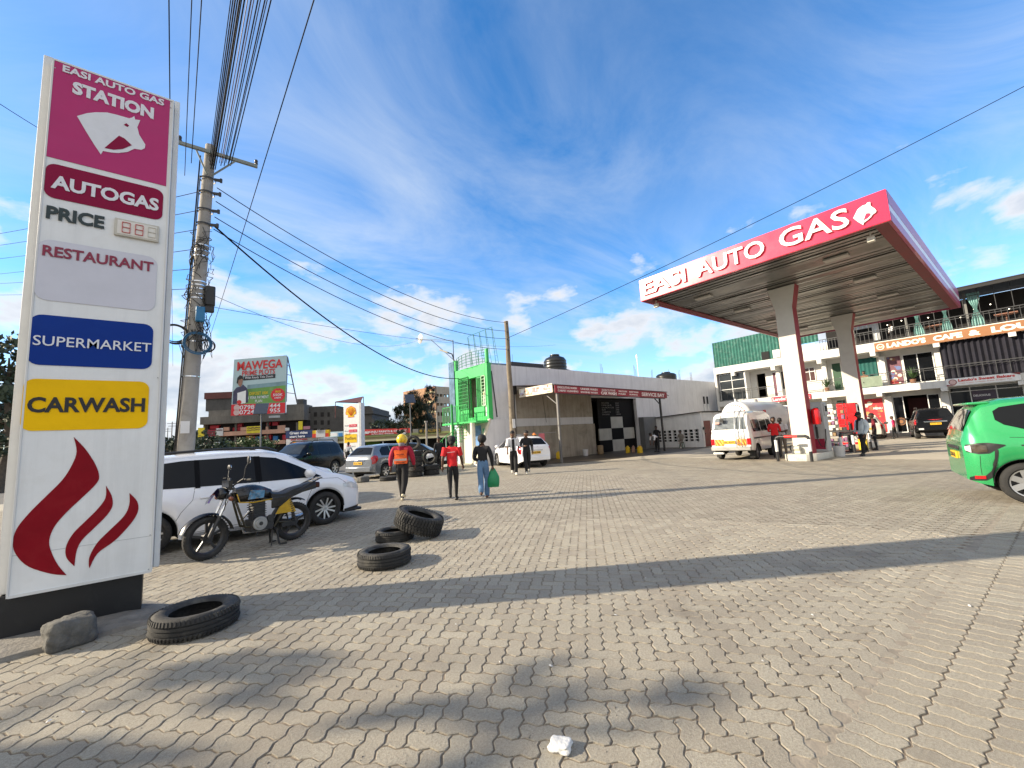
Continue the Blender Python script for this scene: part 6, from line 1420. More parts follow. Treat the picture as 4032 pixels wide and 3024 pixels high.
# --- the three walking away
redw = cloth('red_jacket', (.36, .010, .035)); orange_vest = cloth('orange_vest', (.85, .13, .02))
def vest(t, child, J, kk):
    def fn(h, c, f, u, r):
        P = []
        for i in range(9):
            z = .98+.36*i/8; w = .168+.01*sin(i); P.append([(-w+2*w*j/8, -.135-.012*sin(pi*j/8)-.01*(i < 6), z) for j in range(9)])
        h.grid(P, 0); h.grid([[(p[0], p[1]+.012, p[2]) for p in r_] for r_ in P], 0, flip=True)
        h.add([(-.16, -.1585, 1.06), (.16, -.1585, 1.06), (.16, -.1585, 1.115), (-.16, -.1585, 1.115)], [(0, 1, 2, 3)], 1)
        h.text('RIDER', (-.1, -.1605, 1.21), (1, 0, 0), (0, 0, 1), .2, .035, m=2); h.text('SAFETY FIRST', (-.12, -.1605, 1.0), (1, 0, 0), (0, 0, 1), .24, .03, m=2)
    child('vest', lambda h, *a: fn(h, *a), [orange_vest, M('vest_grey', (.45, .36, .32), .6), M('vest_print', (.12, .03, .02), .7)])
    def hood(h, c, f, u, r):
        P = []
        for i in range(7):
            q = i/6; P.append([(sin(a)*(.13-.02*q), -.02-cos(a)*(.155-.03*q)*.9-.02, 1.44-.13*q*max(0, cos(a))+.02*q) for a in [-2.2+4.4*j/12 for j in range(13)]])
        h.grid(P); h.grid(P, flip=True)
    child('hood', hood, redw); 
    def col(h, c, f, u, r): h.lathe([(.075, 1.44), (.085, 1.47), (.08, 1.53), (.07, 1.53)], 14, (0, 0, 0))
    child('scarf', col, M('grey_scarf', (.2, .2, .22), .8, .4, 30))
person('person in a yellow helmet and orange vest over a red jacket walking away', (4.83, 10.9), 52, dict(broad(walk(.55, .35), 1.25), rad=dict(sh=(.095, .09), el=(.075, .07), wr=(.05, .045), ch=(.205, .14), sp=(.195, .135), pel=(.18, .13), hp=(.11, .11), kn=(.085, .085), an=(.055, .055))),
       dict(top=redw, sleeve=redw, cuff=redw, shoe=M('cream_shoe', (.62, .56, .42), .6)), 1.72, 1.05, vest, 'helmet')
red_shirt = cloth('red_shirt', (.62, .012, .018))
def shirt_mark(t, child, J, kk):
    child('shirt_print', lambda h, *a: h.add([(-.10, -.142, 1.285), (.10, -.140, 1.300), (.10, -.140, 1.312), (-.10, -.142, 1.297)], [(0, 1, 2, 3)]), white_cloth)
    def sleeve(h, *a):
        for n, s in (('l', -1), ('r', 1)):
            p, q = Vector(J['sh'+n]), Vector(J['el'+n]); h.tube([p+Vector((s*.0, 0, .02)), p.lerp(q, .45), p.lerp(q, .75)], [.078, .074, .072], 12)
    child('sleeve', sleeve, red_shirt)
person('person in a red shirt and black leggings walking away between two others', (5.65, 9.65), 50, dict(broad(walk(-.45, .5), 1.1), hem=.92, rad=dict(wr=(.03, .028), an=(.036, .04), kn=(.062, .064), pel=(.165, .125), sp=(.15, .11), hp=(.11, .11), ch=(.175, .12))),
       dict(top=red_shirt, sleeve=SKIN, cuff=SKIN), 1.62, 1.0, shirt_mark, 'bun')
def bag(t, child, J, kk):
    pass
jw = dict(walk(-.5, .2), hem=1.03, rad=dict(sh=(.09, .085), el=(.07, .068), wr=(.042, .04), ch=(.185, .14), sp=(.155, .125), kn=(.078, .08), an=(.075, .085), hp=(.1, .105)), wrr=(.27, .06, .82))
jw['wrr'] = (.26, .05, .86); jw['elr'] = (.25, -.01, 1.11); jw['ell'] = (-.25, .06, 1.10); jw['wrl'] = (-.16, .2, 1.02)
person('person in a black sweater and blue flared jeans carrying a green bag', (6.33, 9.25), 48, jw, dict(top=black_cloth, sleeve=black_cloth, cuff=black_cloth, hips=denim, leg=denim, shoe=M('brown_shoe', (.14, .07, .05), .6)), 1.60, 1.0, None, 'afro', skin=SKIN2)
b = MB(); P = []
for i in range(13):
    q = i/12; z = .80-.53*q; w = .012+.145*min(1, q*1.9)**.8-.02*max(0, q-.85)*6; dd = .012+.075*min(1, q*1.6)-.06*max(0, q-.8)*4
    P.append([(w*cos(a)*(1+.05*sin(3*a+4*q)), max(.012, dd)*sin(a), z) for a in [2*pi*j/16 for j in range(16)]])
b.grid(P, wrap=True); b.add([p for p in P[-1]], [tuple(range(16))])
th_ = radians(48-90); bx, by = 6.33+cos(th_)*.245-sin(th_)*.08, 9.25+sin(th_)*.245+cos(th_)*.08
o = one(b, 'carrier_bag', M('green_carrier_bag', (.008, .22, .085), .45, .2, 9, bump=.5, bsc=9), 'green carrier bag hanging from the hand of the person in jeans', 'bag', (bx, by, 0), smooth=70, rz=th_)
# --- two men coming towards us
def open_shirt(t, child, J, kk):
    def fn(h, *a):
        h.add([(-.055, .135, .95), (.055, .135, .95), (.05, .128, 1.40), (-.05, .128, 1.40), (0, .142, 1.2)], [(0, 1, 4), (1, 2, 4), (2, 3, 4), (3, 0, 4)])
    child('undershirt', fn, black_cloth)
    def cuffs(h, *a):
        for n, s in (('l', -1), ('r', 1)):
            p, q = Vector(J['sh'+n]), Vector(J['el'+n]); h.tube([p+Vector((0, 0, .02)), p.lerp(q, .5), p.lerp(q, .95)], [.085, .082, .09], 12)
    child('sleeve', cuffs, white_cloth)
wide = dict(rad=dict(kn=(.085, .085), an=(.08, .08), hp=(.1, .105)))
person('person in an open white shirt over black walking towards us', (10.75, 13.5), 238, dict(walk(.4, .3), hem=.95, look=(.2, .95, -.2), **wide), dict(top=white_cloth, sleeve=SKIN2, cuff=SKIN2, shoe=shoe_white), 1.74, .98, open_shirt, 'short', skin=SKIN2)
person('person all in black with grey sleeve stripe walking beside the white shirt', (11.25, 13.25), 235, dict(walk(-.4, .15), hem=.9, elr=(.24, .02, 1.12), wrr=(.1, .2, 1.12), look=(-.7, .7, -.1), rad=dict(ch=(.185, .135), sp=(.17, .12), sh=(.09, .085), el=(.066, .066), wr=(.045, .045), kn=(.075, .075), an=(.06, .06))),
       dict(top=black_cloth, sleeve=black_cloth, cuff=cloth('grey_cloth', (.09, .09, .1)), shoe=shoe_white), 1.72, 1.0, None, 'short', skin=SKIN2)
person('person in an orange cap standing behind the white estate', (15.9, 18.0), 265, dict(), dict(top=black_cloth, sleeve=black_cloth), 1.62, 1., None, 'orange_cap')
# --- at the wash bay
bend = dict(pel=(0, -.05, .90), sp=(0, .10, 1.06), ch=(0, .32, 1.14), nk=(0, .46, 1.13), hd=(0, .50, 1.12), shl=(-.17, .38, 1.10), shr=(.17, .38, 1.10), ell=(-.18, .45, .84), elr=(.18, .45, .84), wrl=(-.12, .50, .60), wrr=(.12, .52, .60), look=(0, .75, -.66), hup=(0, .66, .75), hem=.98, bent=1)
person('person in a white shirt bending over at the wash bay', (24.7, 15.9), 175, bend, dict(top=white_cloth, sleeve=white_cloth), 1.65, 1., None, 'short')
sit = dict(pel=(0, 0, .50), sp=(0, -.03, .68), ch=(0, -.02, .90), nk=(0, .01, 1.03), hd=(0, .03, 1.08), shl=(-.165, -.02, .98), shr=(.165, -.02, .98), ell=(-.21, .05, .74), elr=(.21, .05, .74), wrl=(-.12, .25, .62), wrr=(.12, .25, .62), hpl=(-.09, .03, .47), hpr=(.09, .03, .47), knl=(-.10, .42, .47), knr=(.06, .43, .56), anl=(-.10, .42, .085), anr=(-.05, .62, .42), tol=(-.1, .56, .035), tor=(-.05, .74, .40), seated=1)
khaki = cloth('khaki_cloth', (.2, .18, .15))
person('person sitting cross-legged on a stool against the vent block wall', (28.9, 16.6), 190, sit, dict(top=khaki, sleeve=khaki, cuff=khaki, hips=khaki, leg=khaki, shoe=shoe_white), 1.7, 1., None, 'short')
b = MB(); b.lathe([(.17, .42), (.18, .45), (0, .45)], 14)
for k in range(4): a = pi/4+k*pi/2; b.bar((.12*cos(a), .12*sin(a), .43), (.19*cos(a), .19*sin(a), 0), .035)
one(b, 'stool', M('green_stool', (.02, .1, .05), .5), 'small green stool under the person by the vent block wall', 'stool', (28.95, 16.6, .01))
person('person in black standing in the shade by the dark grey wall', (28.5, 18.3), 200, dict(), dict(top=black_cloth, sleeve=black_cloth), 1.68, 1.05, None, 'short')
# --- at the pumps
talk = dict(ell=(-.22, .02, 1.12), wrl=(-.08, .2, 1.1), elr=(.22, .02, 1.12), wrr=(.06, .22, 1.12), look=(0, .85, -.5), hd=(0, .05, 1.49), hem=.95)
person('person in a red shirt and black cap beside the minibus door', (20.45, 7.35), 20, talk, dict(top=red_shirt, sleeve=red_shirt, cuff=SKIN, hips=cloth('dark_jean', (.02, .022, .03)), leg=cloth('dark_jean', (.02, .022, .03))), 1.74, 1.05, None, 'cap')
person('person in a white polo shirt and grey trousers left of the canopy column', (21.2, 7.35), 195, dict(talk, look=(0, .75, -.65)), dict(top=white_cloth, sleeve=SKIN, cuff=SKIN, hips=cloth('taupe_cloth', (.2, .17, .14)), leg=cloth('taupe_cloth', (.2, .17, .14))), 1.70, 1.15, lambda t, ch, J, k: ch('sleeve', lambda h, *a: [h.tube([Vector(J['sh'+n]), Vector(J['sh'+n]).lerp(Vector(J['el'+n]), .8)], [.085, .08], 12) for n in 'lr'], white_cloth), 'short')
ltblue = cloth('pale_blue_cloth', (.50, .58, .64))
def kerchief(t, child, J, kk):
    child('scarf', lambda h, *a: (h.lathe([(.10, 1.38), (.12, 1.42), (.085, 1.50), (.07, 1.5)], 14), h.bar((.02, .12, 1.4), (.04, .15, 1.0), .12, .02)), black_cloth)
person('person in a loose pale blue shirt and black cap walking by the pumps', (21.75, 4.62), 150, dict(walk(.5, .15), hem=.86, look=(.1, .9, -.3), wrl=(-.2, .12, .84), rad=dict(ch=(.20, .15), sp=(.20, .16), pel=(.19, .155), sh=(.095, .09), el=(.078, .076), wr=(.055, .055), kn=(.082, .082), an=(.062, .062))),
       dict(top=ltblue, sleeve=ltblue, cuff=ltblue), 1.72, 1.02, kerchief, 'dark_cap')
person('person in a dark red top half hidden by the pale blue shirt', (25.2, 4.9), 100, dict(), dict(top=cloth('wine_cloth', (.16, .01, .02)), sleeve=cloth('wine_cloth', (.16, .01, .02))), 1.66, 1., None, 'short')
pink = cloth('hot_pink_cloth', (.80, .03, .13))
person('person in a hot pink top standing before the cafe entrance', (36.6, 6.1), 80, dict(walk(.3, .4), hem=.93), dict(top=pink, sleeve=pink, cuff=SKIN2), 1.45, 1., None, 'short', skin=SKIN2)
person('person in white leaning at the upper balcony rail', (40.7, 6.05), 150, dict(wrl=(-.05, .12, 1.30), ell=(-.2, .1, 1.12)), dict(top=white_cloth, sleeve=white_cloth, cuff=white_cloth), 1.25, 1.2, None, 'cap', z=6.9)
person('person in brown sitting before the teal curtain on the balcony', (40.75, 8.0), 180, sit, dict(top=cloth('brown_cloth', (.25, .14, .08)), sleeve=cloth('brown_cloth', (.25, .14, .08)), hips=khaki, leg=khaki), 1.7, 1., None, 'short', z=3.66, skin=SKIN2)
# --- behind the red shirt, and the cyclist
person('person in black walking away far behind the red shirt', (10.5, 19.2), 60, walk(.4, .3), dict(top=black_cloth, sleeve=black_cloth), 1.7, 1.1, None, 'short')
# ---------------------------------------------------------------- motorcycle
def motorcycle():
    a = radians(196.5); r = .315
    t = thing('motorcycle', 'black and yellow motorcycle on its centre stand before the white station wagon', 'motorcycle', (1.66, 8.33, 0), a)
    kw = dict(world=False); yel = M('moto_yellow', (.50, .30, .01), .4, .2, 8, dirt=(.12, .08, .03, .5), dsc=7); gl = M('moto_black_gloss', (.008, .009, .012), .25, .2, 5, coat=.2)
    eng = M('engine_black', (.025, .025, .026), .5, .3, 12); alu = M('clutch_alloy', (.34, .34, .33), .45, .15, 12, metal=.6)
    def wh(x, steer=0):
        b = MB(); b.lathe([(r-.085, -.028), (r-.05, -.05), (r-.015, -.042), (r, -.018), (r, .018), (r-.015, .042), (r-.05, .05), (r-.085, .028)], 44, ax='y', closed=True)
        for i in range(44):
            q = 2*pi*i/44; b.bar(((r-.012)*cos(q), -.035, (r-.012)*sin(q)), ((r+.003)*cos(q+.05), .035, (r+.003)*sin(q+.05)), .012, .010, up=(cos(q), 0, sin(q)))
        w = b.build('wheel', tyre_black, t, smooth=40, **kw); w.location = (x, 0, r); w.rotation_euler = (0, 0, steer)
        b = MB(); b.lathe([(r-.085, -.03), (r-.105, -.02), (r-.105, .02), (r-.085, .03)], 36, ax='y', closed=True)
        for i in range(5):
            q = 2*pi*i/5+.3; b.bar((.03*cos(q), 0, .03*sin(q)), ((r-.1)*cos(q), 0, (r-.1)*sin(q)), .035, .022, up=(0, 1, 0))
        b.build('rim', rim_dark, w, smooth=40, **kw); b = MB(); b.cyl((0, -.06, 0), (0, .06, 0), .05); b.cyl((0, .03, 0), (0, .045, 0), .075); b.build('hub', eng, w, **kw)
    wh(0); wh(1.29, radians(10))
    b = MB()
    for y in (-.085, .085): b.cyl((1.03, y, .90), (1.155, y, .60), .018)
    b.build('fork_tube', chrome, t, smooth=50, **kw); b = MB()
    for y in (-.085, .085): b = MB(); b.cyl((1.15, y, .61), (1.29, y, .31), .027); b.build('fork_leg', eng, t, smooth=50, **kw)
    b = MB(); b.bar((1.04, -.11, .88), (1.04, .11, .88), .06); b.bar((1.0, -.11, .99), (1.0, .11, .99), .06, .03); b.build('yoke', eng, t, smooth=50, **kw)
    def fender(x, z, R, a0, a1, w, nm, mt):
        b = MB(); P = []
        for i in range(15):
            q = a0+(a1-a0)*i/14; P.append([(x+R*(1-.25*abs(k/3)**2*.12)*cos(q), w*k/3, z+R*(1-.25*abs(k/3)**2*.35)*sin(q)) for k in range(-3, 4)])
        b.grid(P); b.grid([[(p[0]*1, p[1], p[2]-.004) for p in q] for q in P], flip=True); b.build(nm, mt, t, smooth=60, **kw)
    fender(1.29, r, .36, radians(20), radians(170), .07, 'front_fender', gl); fender(0, r+.03, .37, radians(10), radians(120), .075, 'rear_fender', black_plastic)
    b = MB(); b.ball((1.10, 0, .93), .095, 12, sy=1.05); b.box((1.0, -.12, .98), (1.06, .12, 1.12)); b.build('headlamp', gl, t, smooth=60, **kw)
    b = MB(); b.grid([[(1.10+.17*sin(i*.3)*.9+.02*k, -.09+.18*k/6, 1.02-.05*i-.02*abs(k-3)/3) for k in range(7)] for i in range(5)]); b.grid([[(1.10+.17*sin(i*.3)*.9+.02*k-.01, -.09+.18*k/6, 1.02-.05*i-.02*abs(k-3)/3) for k in range(7)] for i in range(5)], flip=True); b.build('visor', M('iridescent_visor', (.22, .12, .55), .1, .8, 9, coat=.8), t, smooth=60, **kw)
    b = MB(); b.tube([(.86, .36, 1.12), (.90, .22, 1.13), (.99, .08, 1.03), (.99, -.08, 1.03), (.90, -.22, 1.13), (.86, -.36, 1.12)], .013, 8); b.build('handlebar', eng, t, smooth=60, **kw)
    b = MB()
    for s in (-1, 1): b.cyl((.87, s*.30, 1.12), (.855, s*.40, 1.12), .02); b.tube([(.95, s*.36, 1.14), (.93, s*.30, 1.145)], .008, 5)
    b.build('grip', black_rubber, t, smooth=60, **kw)
    for s, hz in ((1, 1.42), (-1, 1.31)):
        b = MB(); b.tube([(.91, s*.27, 1.13), (.90, s*.30, hz-.12), (.88, s*.33, hz-.05)], .008, 6); b.ball((.875, s*.34, hz), .06, 10, sx=.3, sy=1.0 if s < 0 else .55, sz=.75 if s < 0 else 1.1); m_ = b.build('mirror', eng, t, smooth=60, **kw)
        b = MB(); b.ball((.862, s*.34, hz), .053, 10, sx=.22, sy=1.0 if s < 0 else .55, sz=.75 if s < 0 else 1.1); b.build('mirror_glass', chrome, m_, smooth=60, **kw)
    # tank, seat, side panels
    b = MB(); P = []
    for i in range(13):
        q = i/12; x = .93-.55*q; w = .06+.10*sin(pi*min(1, q*1.15+.12))**.8; zt = .945+.095*sin(pi*(q*.85+.12))-.05*q; zb = .76-.02*q
        P.append([(x, w*c_*(1 if s_ < .2 else .92), (zt+zb)/2+(zt-zb)/2*s_) for c_, s_ in [(cos(2*pi*k/16)*abs(cos(2*pi*k/16))**-.35 if abs(cos(2*pi*k/16)) > .01 else 0, sin(2*pi*k/16)) for k in range(16)]])
    b.grid(P, wrap=True, flip=True); b.add(P[0], [tuple(range(16))]); b.add(P[-1], [tuple(range(16))[::-1]]); tk = b.build('tank', gl, t, smooth=60, **kw)
    b = MB(); b.add([(.80, .166, .80), (.56, .166, .80), (.54, .156, .92), (.76, .156, .94)], [(0, 1, 2, 3), (3, 2, 1, 0)]); b.build('sticker', M('sticker_print', (.06, .18, .30), .4, .9, 14, dirt=(.62, .36, .10, 1.), dsc=8), tk, **kw)
    b = MB(); b.tube([(.93, .10, .90), (.90, .13, .77), (.7, .152, .745), (.42, .14, .755)], .010, 6); b.build('yellow_trim', yel, tk, smooth=60, **kw)
    b = MB(); P = []
    for i in range(15):
        q = i/14; x = .42-.78*q; z = .84-.03*sin(pi*min(1, q*2.2))+.13*max(0, q-.25)**1.1+.02; w = .10+.035*sin(pi*min(1, q*1.1+.15)); th = .10+.03*q
        P.append([(x, -w, z-th), (x, -w, z-.02), (x, -w*.7, z), (x, 0, z+.012), (x, w*.7, z), (x, w, z-.02), (x, w, z-th)])
    b.grid(P, flip=True); b.add(P[0], [tuple(range(7))[::-1]]); b.add(P[-1], [tuple(range(7))]); b.build('seat', M('seat_vinyl', (.010, .010, .011), .45, .3, 10, bump=.3, bsc=30), t, smooth=60, **kw)
    b = MB()
    for s in (-1, 1): b.tube([(.0, s*.12, .83), (-.25, s*.12, .93), (-.45, s*.10, 1.0), (-.50, s*.06, 1.0)], .012, 6)
    for x, z in ((-.3, .955), (-.38, .98), (-.46, 1.0)): b.cyl((x, -.11, z), (x, .11, z), .010, n=6)
    b.build('luggage_rack', eng, t, smooth=60, **kw)
    b = MB(); b.box((-.46, -.07, .83), (-.36, .07, .93)); b.build('tail_lamp', M('tail_dark', (.05, .006, .006), .2), t, bevel=.02, **kw)
    b = MB(); b.prism([(.34, .50), (.06, .50), (.10, .66), (.18, .76), (.26, .62)], (0, .155, 0), (-1, 0, 0), (0, 0, 1), .02) if 0 else b.add([(.36, .13, .50), (.02, .13, .49), (.12, .13, .72), (.30, .13, .60), (.36, .145, .50), (.02, .145, .49), (.12, .145, .72), (.30, .145, .60)], [(3, 2, 1, 0), (4, 5, 6, 7), (0, 1, 5, 4), (1, 2, 6, 5), (2, 3, 7, 6), (3, 0, 4, 7)]); b.build('side_panel', yel, t, **kw)
    b = MB(); b.box((.10, .10, .60), (.42, .135, .78)); b.build('side_cover', gl, t, bevel=.02, **kw)
    b = MB()
    for s in (-1, 1):
        b.tube([(.96, s*.03, .92), (.90, s*.06, .70), (.80, s*.09, .38), (.45, s*.10, .30)], .018, 7); b.tube([(.95, s*.03, .90), (.4, s*.10, .74), (.1, s*.11, .74), (-.35, s*.10, .88)], .016, 7); b.tube([(.12, s*.11, .74), (.26, s*.11, .46), (.36, s*.10, .30)], .016, 7); b.tube([(.30, s*.10, .36), (0, s*.10, r)], .022, 7)
    b.build('frame', M('moto_frame', (.03, .024, .01), .45, .3, 8), t, smooth=60, **kw)
    b = MB()
    for s in (-1, 1):
        for k in range(9): b.cyl((.05+.008*k, s*.125, .40+.036*k), (.052+.008*k, s*.125, .415+.036*k), .032, n=10)
        b.cyl((.02, s*.125, .34), (.13, s*.125, .74), .014)
    b.build('shock_absorber', eng, t, smooth=50, **kw)
    b = MB(); b.box((.38, -.13, .28), (.72, .12, .46)); b.box((.50, -.09, .44), (.68, .09, .74))
    for k in range(6): b.box((.485, -.105, .50+.036*k), (.70, .105, .512+.036*k))
    b.build('engine', eng, t, bevel=.015, **kw); b = MB(); b.cyl((.60, .12, .40), (.60, .16, .40), .108, n=24); b.cyl((.60, .16, .40), (.60, .175, .40), .075, n=20); b.build('clutch_cover', alu, t, smooth=40, bevel=.008, **kw); b = MB(); b.cyl((.60, .175, .40), (.60, .18, .40), .03, n=14); b.cyl((.44, .12, .46), (.44, .155, .46), .05); b.build('engine_badge', eng, t, **kw)
    b = MB(); b.tube([(.68, -.05, .6), (.80, -.1, .45), (.72, -.14, .26), (.4, -.16, .24), (-.3, -.18, .36)], [.02, .02, .022, .03, .045], 9); b.build('exhaust', chrome, t, smooth=60, **kw)
    b = MB(); b.bar((.25, .115, .30), (0, .115, .30), .02, .07); b.build('chain_guard', black_plastic, t, **kw)
    b = MB()
    for s in (-1, 1):
        b.tube([(.34, s*.12, .28), (.30, s*.15, .02)], .016, 7); b.bar((.30, s*.15, .012), (.20, s*.2, .012), .05, .02)
    b.tube([(.36, .10, .28), (.40, .28, .27)], .016, 6); b.tube([(.62, .12, .26), (.68, .2, .25)], .010, 6); b.tube([(.40, .12, .26), (.46, .22, .03)], .012, 6); b.build('stand', eng, t, smooth=60, **kw)
    b = MB(); b.tube([(.99, .05, 1.0), (1.08, .12, .9), (1.1, .1, .7), (1.22, .08, .5)], .008, 5); b.tube([(.95, -.1, 1.08), (.9, 0, .95), (.7, .08, .72)], .008, 5); b.build('cable', black_rubber, t, smooth=60, **kw)
    b = MB()
    for s in (-1, 1): b.tube([(1.05, s*.1, .86), (1.06, s*.22, .86)], .010, 5); b.ball((1.07, s*.25, .86), .035, 8, sy=1.3)
    b.build('indicator', M('indicator_dark', (.15, .04, .01), .3), t, smooth=60, **kw)
motorcycle()
# ---------------------------------------------------------------- tyre stack, loose tyres, litter
G2 = 'tyres of the stack behind the helmeted person'
for k in range(5):
    tyre(('bottom tyre of the tall tyre stack', 'second tyre up in the tall tyre stack', 'middle tyre of the tall tyre stack', 'fourth tyre up in the tall tyre stack', 'top lying tyre of the tall tyre stack')[k], (8.45+.03*sin(k*2), 17.75+.03*cos(k*3), .115+.228*k), .36, .21, .225, 1, (0, 0, k), G2, 36)
tyre('tyre standing upright on top of the tall tyre stack', (8.40, 17.72, 1.50), .325, .20, .2, 1, (radians(90), 0, radians(-38)), G2, 36)
for k in range(2): tyre(('bottom tyre of the short pile right of the tall stack', 'upper tyre of the short pile right of the tall stack')[k], (9.28, 17.75, .115+.228*k), .36, .21, .225, 1, (0, 0, k), 'tyres of the short pile', 36)
tyre('tyre standing upright on the short pile', (9.28, 17.85, .80), .33, .2, .2, 1, (radians(90), 0, radians(-38)), 'tyres of the short pile', 36)
tyre('flat tyre lying behind the silver grey estate wheel', (7.05, 17.35, .09), .34, .21, .18, 1, (0, 0, 0), G1, 32)
rough_block('stone', 'small grey stone lying by the silver grey estate', 'stone', (6.2, 17.9, 0), .5, (.5, .3, .25), 7.7, stone)
pw = M('crumpled_white', (.62, .62, .60), .8, .12, 9, bump=.6, bsc=30)
p = ground(1212, 1617)
rough_block('paper_lump', 'crumpled white lump lying on the paving in the foreground', 'litter', (p.x, p.y, .002), .5, (.092, .105, .034), 1.3, pw, amp=.22)
b = MB(); r2 = random.Random(12)
for k, (x, y) in enumerate(((180, 1540), (105, 1560), (1080, 1432), (885, 1425), (1190, 1440), (1330, 1330), (985, 1350), (1660, 1280), (1812, 1455), (1648, 1430), (1755, 1330), (2095, 1310), (1395, 1250))):
    p = ground(x, y); s = r2.uniform(.008, .02); a = r2.uniform(0, 3)
    b.t = Matrix.Translation((p.x, p.y, .004)) @ Matrix.Rotation(a, 4, 'Z')
    b.add([(-s, -s*.5, 0), (s, -s*.4, .004), (s*.7, s*.6, .006), (-s*.6, s*.5, .002), (0, 0, .010)], [(0, 1, 4), (1, 2, 4), (2, 3, 4), (3, 0, 4)])
b.t = Matrix(); tag(b.build('paper_scraps', pw), 'tiny white paper scraps scattered over the paving', 'litter', kind='stuff')
b = MB(); r2 = random.Random(33)
for k in range(900):
    d = 1.6+10*r2.random()**1.6; q = YAW+r2.uniform(-.9, .9); x, y = d*sin(q), d*cos(q); s = r2.uniform(.003, .008); h = s*r2.uniform(.5, 1)
    b.add([(x-s, y-s, -.002), (x+s, y-s*.6, -.002), (x+s*.4, y+s, -.002), (x, y, h)], [(0, 1, 3), (1, 2, 3), (2, 0, 3)])
tag(b.build('grit', M('grit', (.2, .18, .15), .9, .5, 90)), kind='stuff')
# ---------------------------------------------------------------- cyclist
def cyclist():
    a = ground(752, 1012); t = thing('bicycle', 'black bicycle ridden away beside the yellow and white fuel totem', 'bicycle', (a.x, a.y, 0), radians(62)); kw = dict(world=False)
    for x in (-.5, .52):
        b = MB(); b.lathe([(.31, -.018), (.335, -.02), (.335, .02), (.31, .018)], 28, (x, 0, .335), 'y', closed=True)
        for i in range(12): q = 2*pi*i/12; b.cyl((x, 0, .335), (x+.31*cos(q), 0, .335+.31*sin(q)), .003, n=4)
        b.build('wheel', black_rubber, t, **kw)
    b = MB()
    for p, q in (((-.5, 0, .335), (-.05, 0, .30)), ((-.05, 0, .3), (-.2, 0, .85)), ((-.18, 0, .8), (.35, 0, .85)), ((.35, 0, .85), (-.05, 0, .3)), ((-.5, 0, .335), (-.18, 0, .8)), ((.33, 0, .95), (.52, 0, .335))): b.cyl(p, q, .018, n=7)
    b.build('frame', dark_steel, t, **kw); b = MB(); b.tube([(.25, .26, 1.0), (.36, .1, 1.02), (.36, -.1, 1.02), (.25, -.26, 1.0)], .013, 6); b.build('handlebar', steel, t, **kw)
    b = MB(); b.box((-.34, -.08, .86), (-.06, .08, .91)); b.build('saddle', black_plastic, t, bevel=.02, **kw); b = MB(); b.box((-.75, -.12, .70), (-.3, .12, .73)); b.build('carrier', dark_steel, t, **kw)
    ride = dict(pel=(0, -.2, .98), sp=(0, -.12, 1.15), ch=(0, .04, 1.34), nk=(0, .10, 1.45), hd=(0, .14, 1.50), shl=(-.165, .06, 1.38), shr=(.165, .06, 1.38), ell=(-.24, .18, 1.16), elr=(.24, .18, 1.16), wrl=(-.24, .30, 1.03), wrr=(.24, .30, 1.03), hpl=(-.085, -.18, .93), hpr=(.085, -.18, .93), knl=(-.10, .12, .66), knr=(.10, .16, .78), anl=(-.10, .0, .24), anr=(.10, .06, .42), tol=(-.1, .13, .2), tor=(.1, .18, .37), seated=1)
    person('person in a white shirt riding the bicycle away', (a.x, a.y), 62, ride, dict(top=cloth('grey_white_cloth', (.42, .42, .44)), sleeve=cloth('grey_white_cloth', (.42, .42, .44))), 1.72, 1.05, None, 'short')
cyclist()
# ---------------------------------------------------------------- street side beyond the forecourt
class Front:
    """upright plane facing the forecourt at a given distance; measures spots of the photograph on it in metres"""
    def __init__(s, px, dist, yaw=0.):
        o = away(px, 960, dist); s.o = Vector((o.x, o.y, 0)); a = YAW+radians(yaw)
        s.u = Vector((cos(a), -sin(a), 0)); s.n = Vector((-sin(a), -cos(a), 0))
    def at(s, x, y):
        d = ray(x, y); c = Vector((0, 0, CH)); t = (s.o-c).dot(s.n)/d.dot(s.n); p = c+d*t-s.o; return p.dot(s.u), p.z
    def P(s, u, z, d=0.): return s.o+s.u*u+s.n*d+Vector((0, 0, z))
    def block(s, b, u0, u1, z0, z1, d0, d1, m=0):
        vs = [s.P(u, z, d) for z in (z0, z1) for u, d in ((u0, d1), (u1, d1), (u1, d0), (u0, d0))]
        return b.add(vs, [(3, 2, 1, 0), (4, 5, 6, 7), (0, 1, 5, 4), (1, 2, 6, 5), (2, 3, 7, 6), (3, 0, 4, 7)], m)
    def rect(s, reg, w, x0, y0, x1, y1):
        k = (reg[2]-reg[0])/w; q = lambda x, y: s.at((reg[0]+x*k)/K, (reg[1]+y*k)/K); xm, ym = (x0+x1)/2, (y0+y1)/2; return q(x0, ym)[0], q(x1, ym)[0], q(xm, y1)[1], q(xm, y0)[1]
RA = (760, 1560, 1300, 1800); RB = (560, 1300, 1460, 1850); RC = (1300, 1500, 1800, 1850)
old_conc = M('weathered_concrete', (.17, .155, .135), .9, .25, .6, streak=.6, dirt=(.07, .065, .06, .6), dsc=.5); dark_block = M('dark_block_wall', (.085, .082, .078), .92, .25, .8, streak=.3); peach = M('peach_band', (.52, .30, .21), .8, .15, .6, streak=.3)
shop_red = M('shop_red', (.42, .02, .035), .6, .2, .8); shop_blue = M('shop_blue', (.03, .18, .42), .6, .2, .8); sign_yel = M('sign_yellow', (.72, .58, .03), .6, .12, 1); maroon_roof = M('maroon_roof', (.12, .035, .03), .7, .25, 1)
pale = M('pale_signboard', (.6, .6, .6), .6, .12, 1); wine = M('wine_signboard', (.26, .015, .03), .6, .15, 1); far_dark = M('far_dark_opening', (.02, .018, .017), .9, .3, 1)
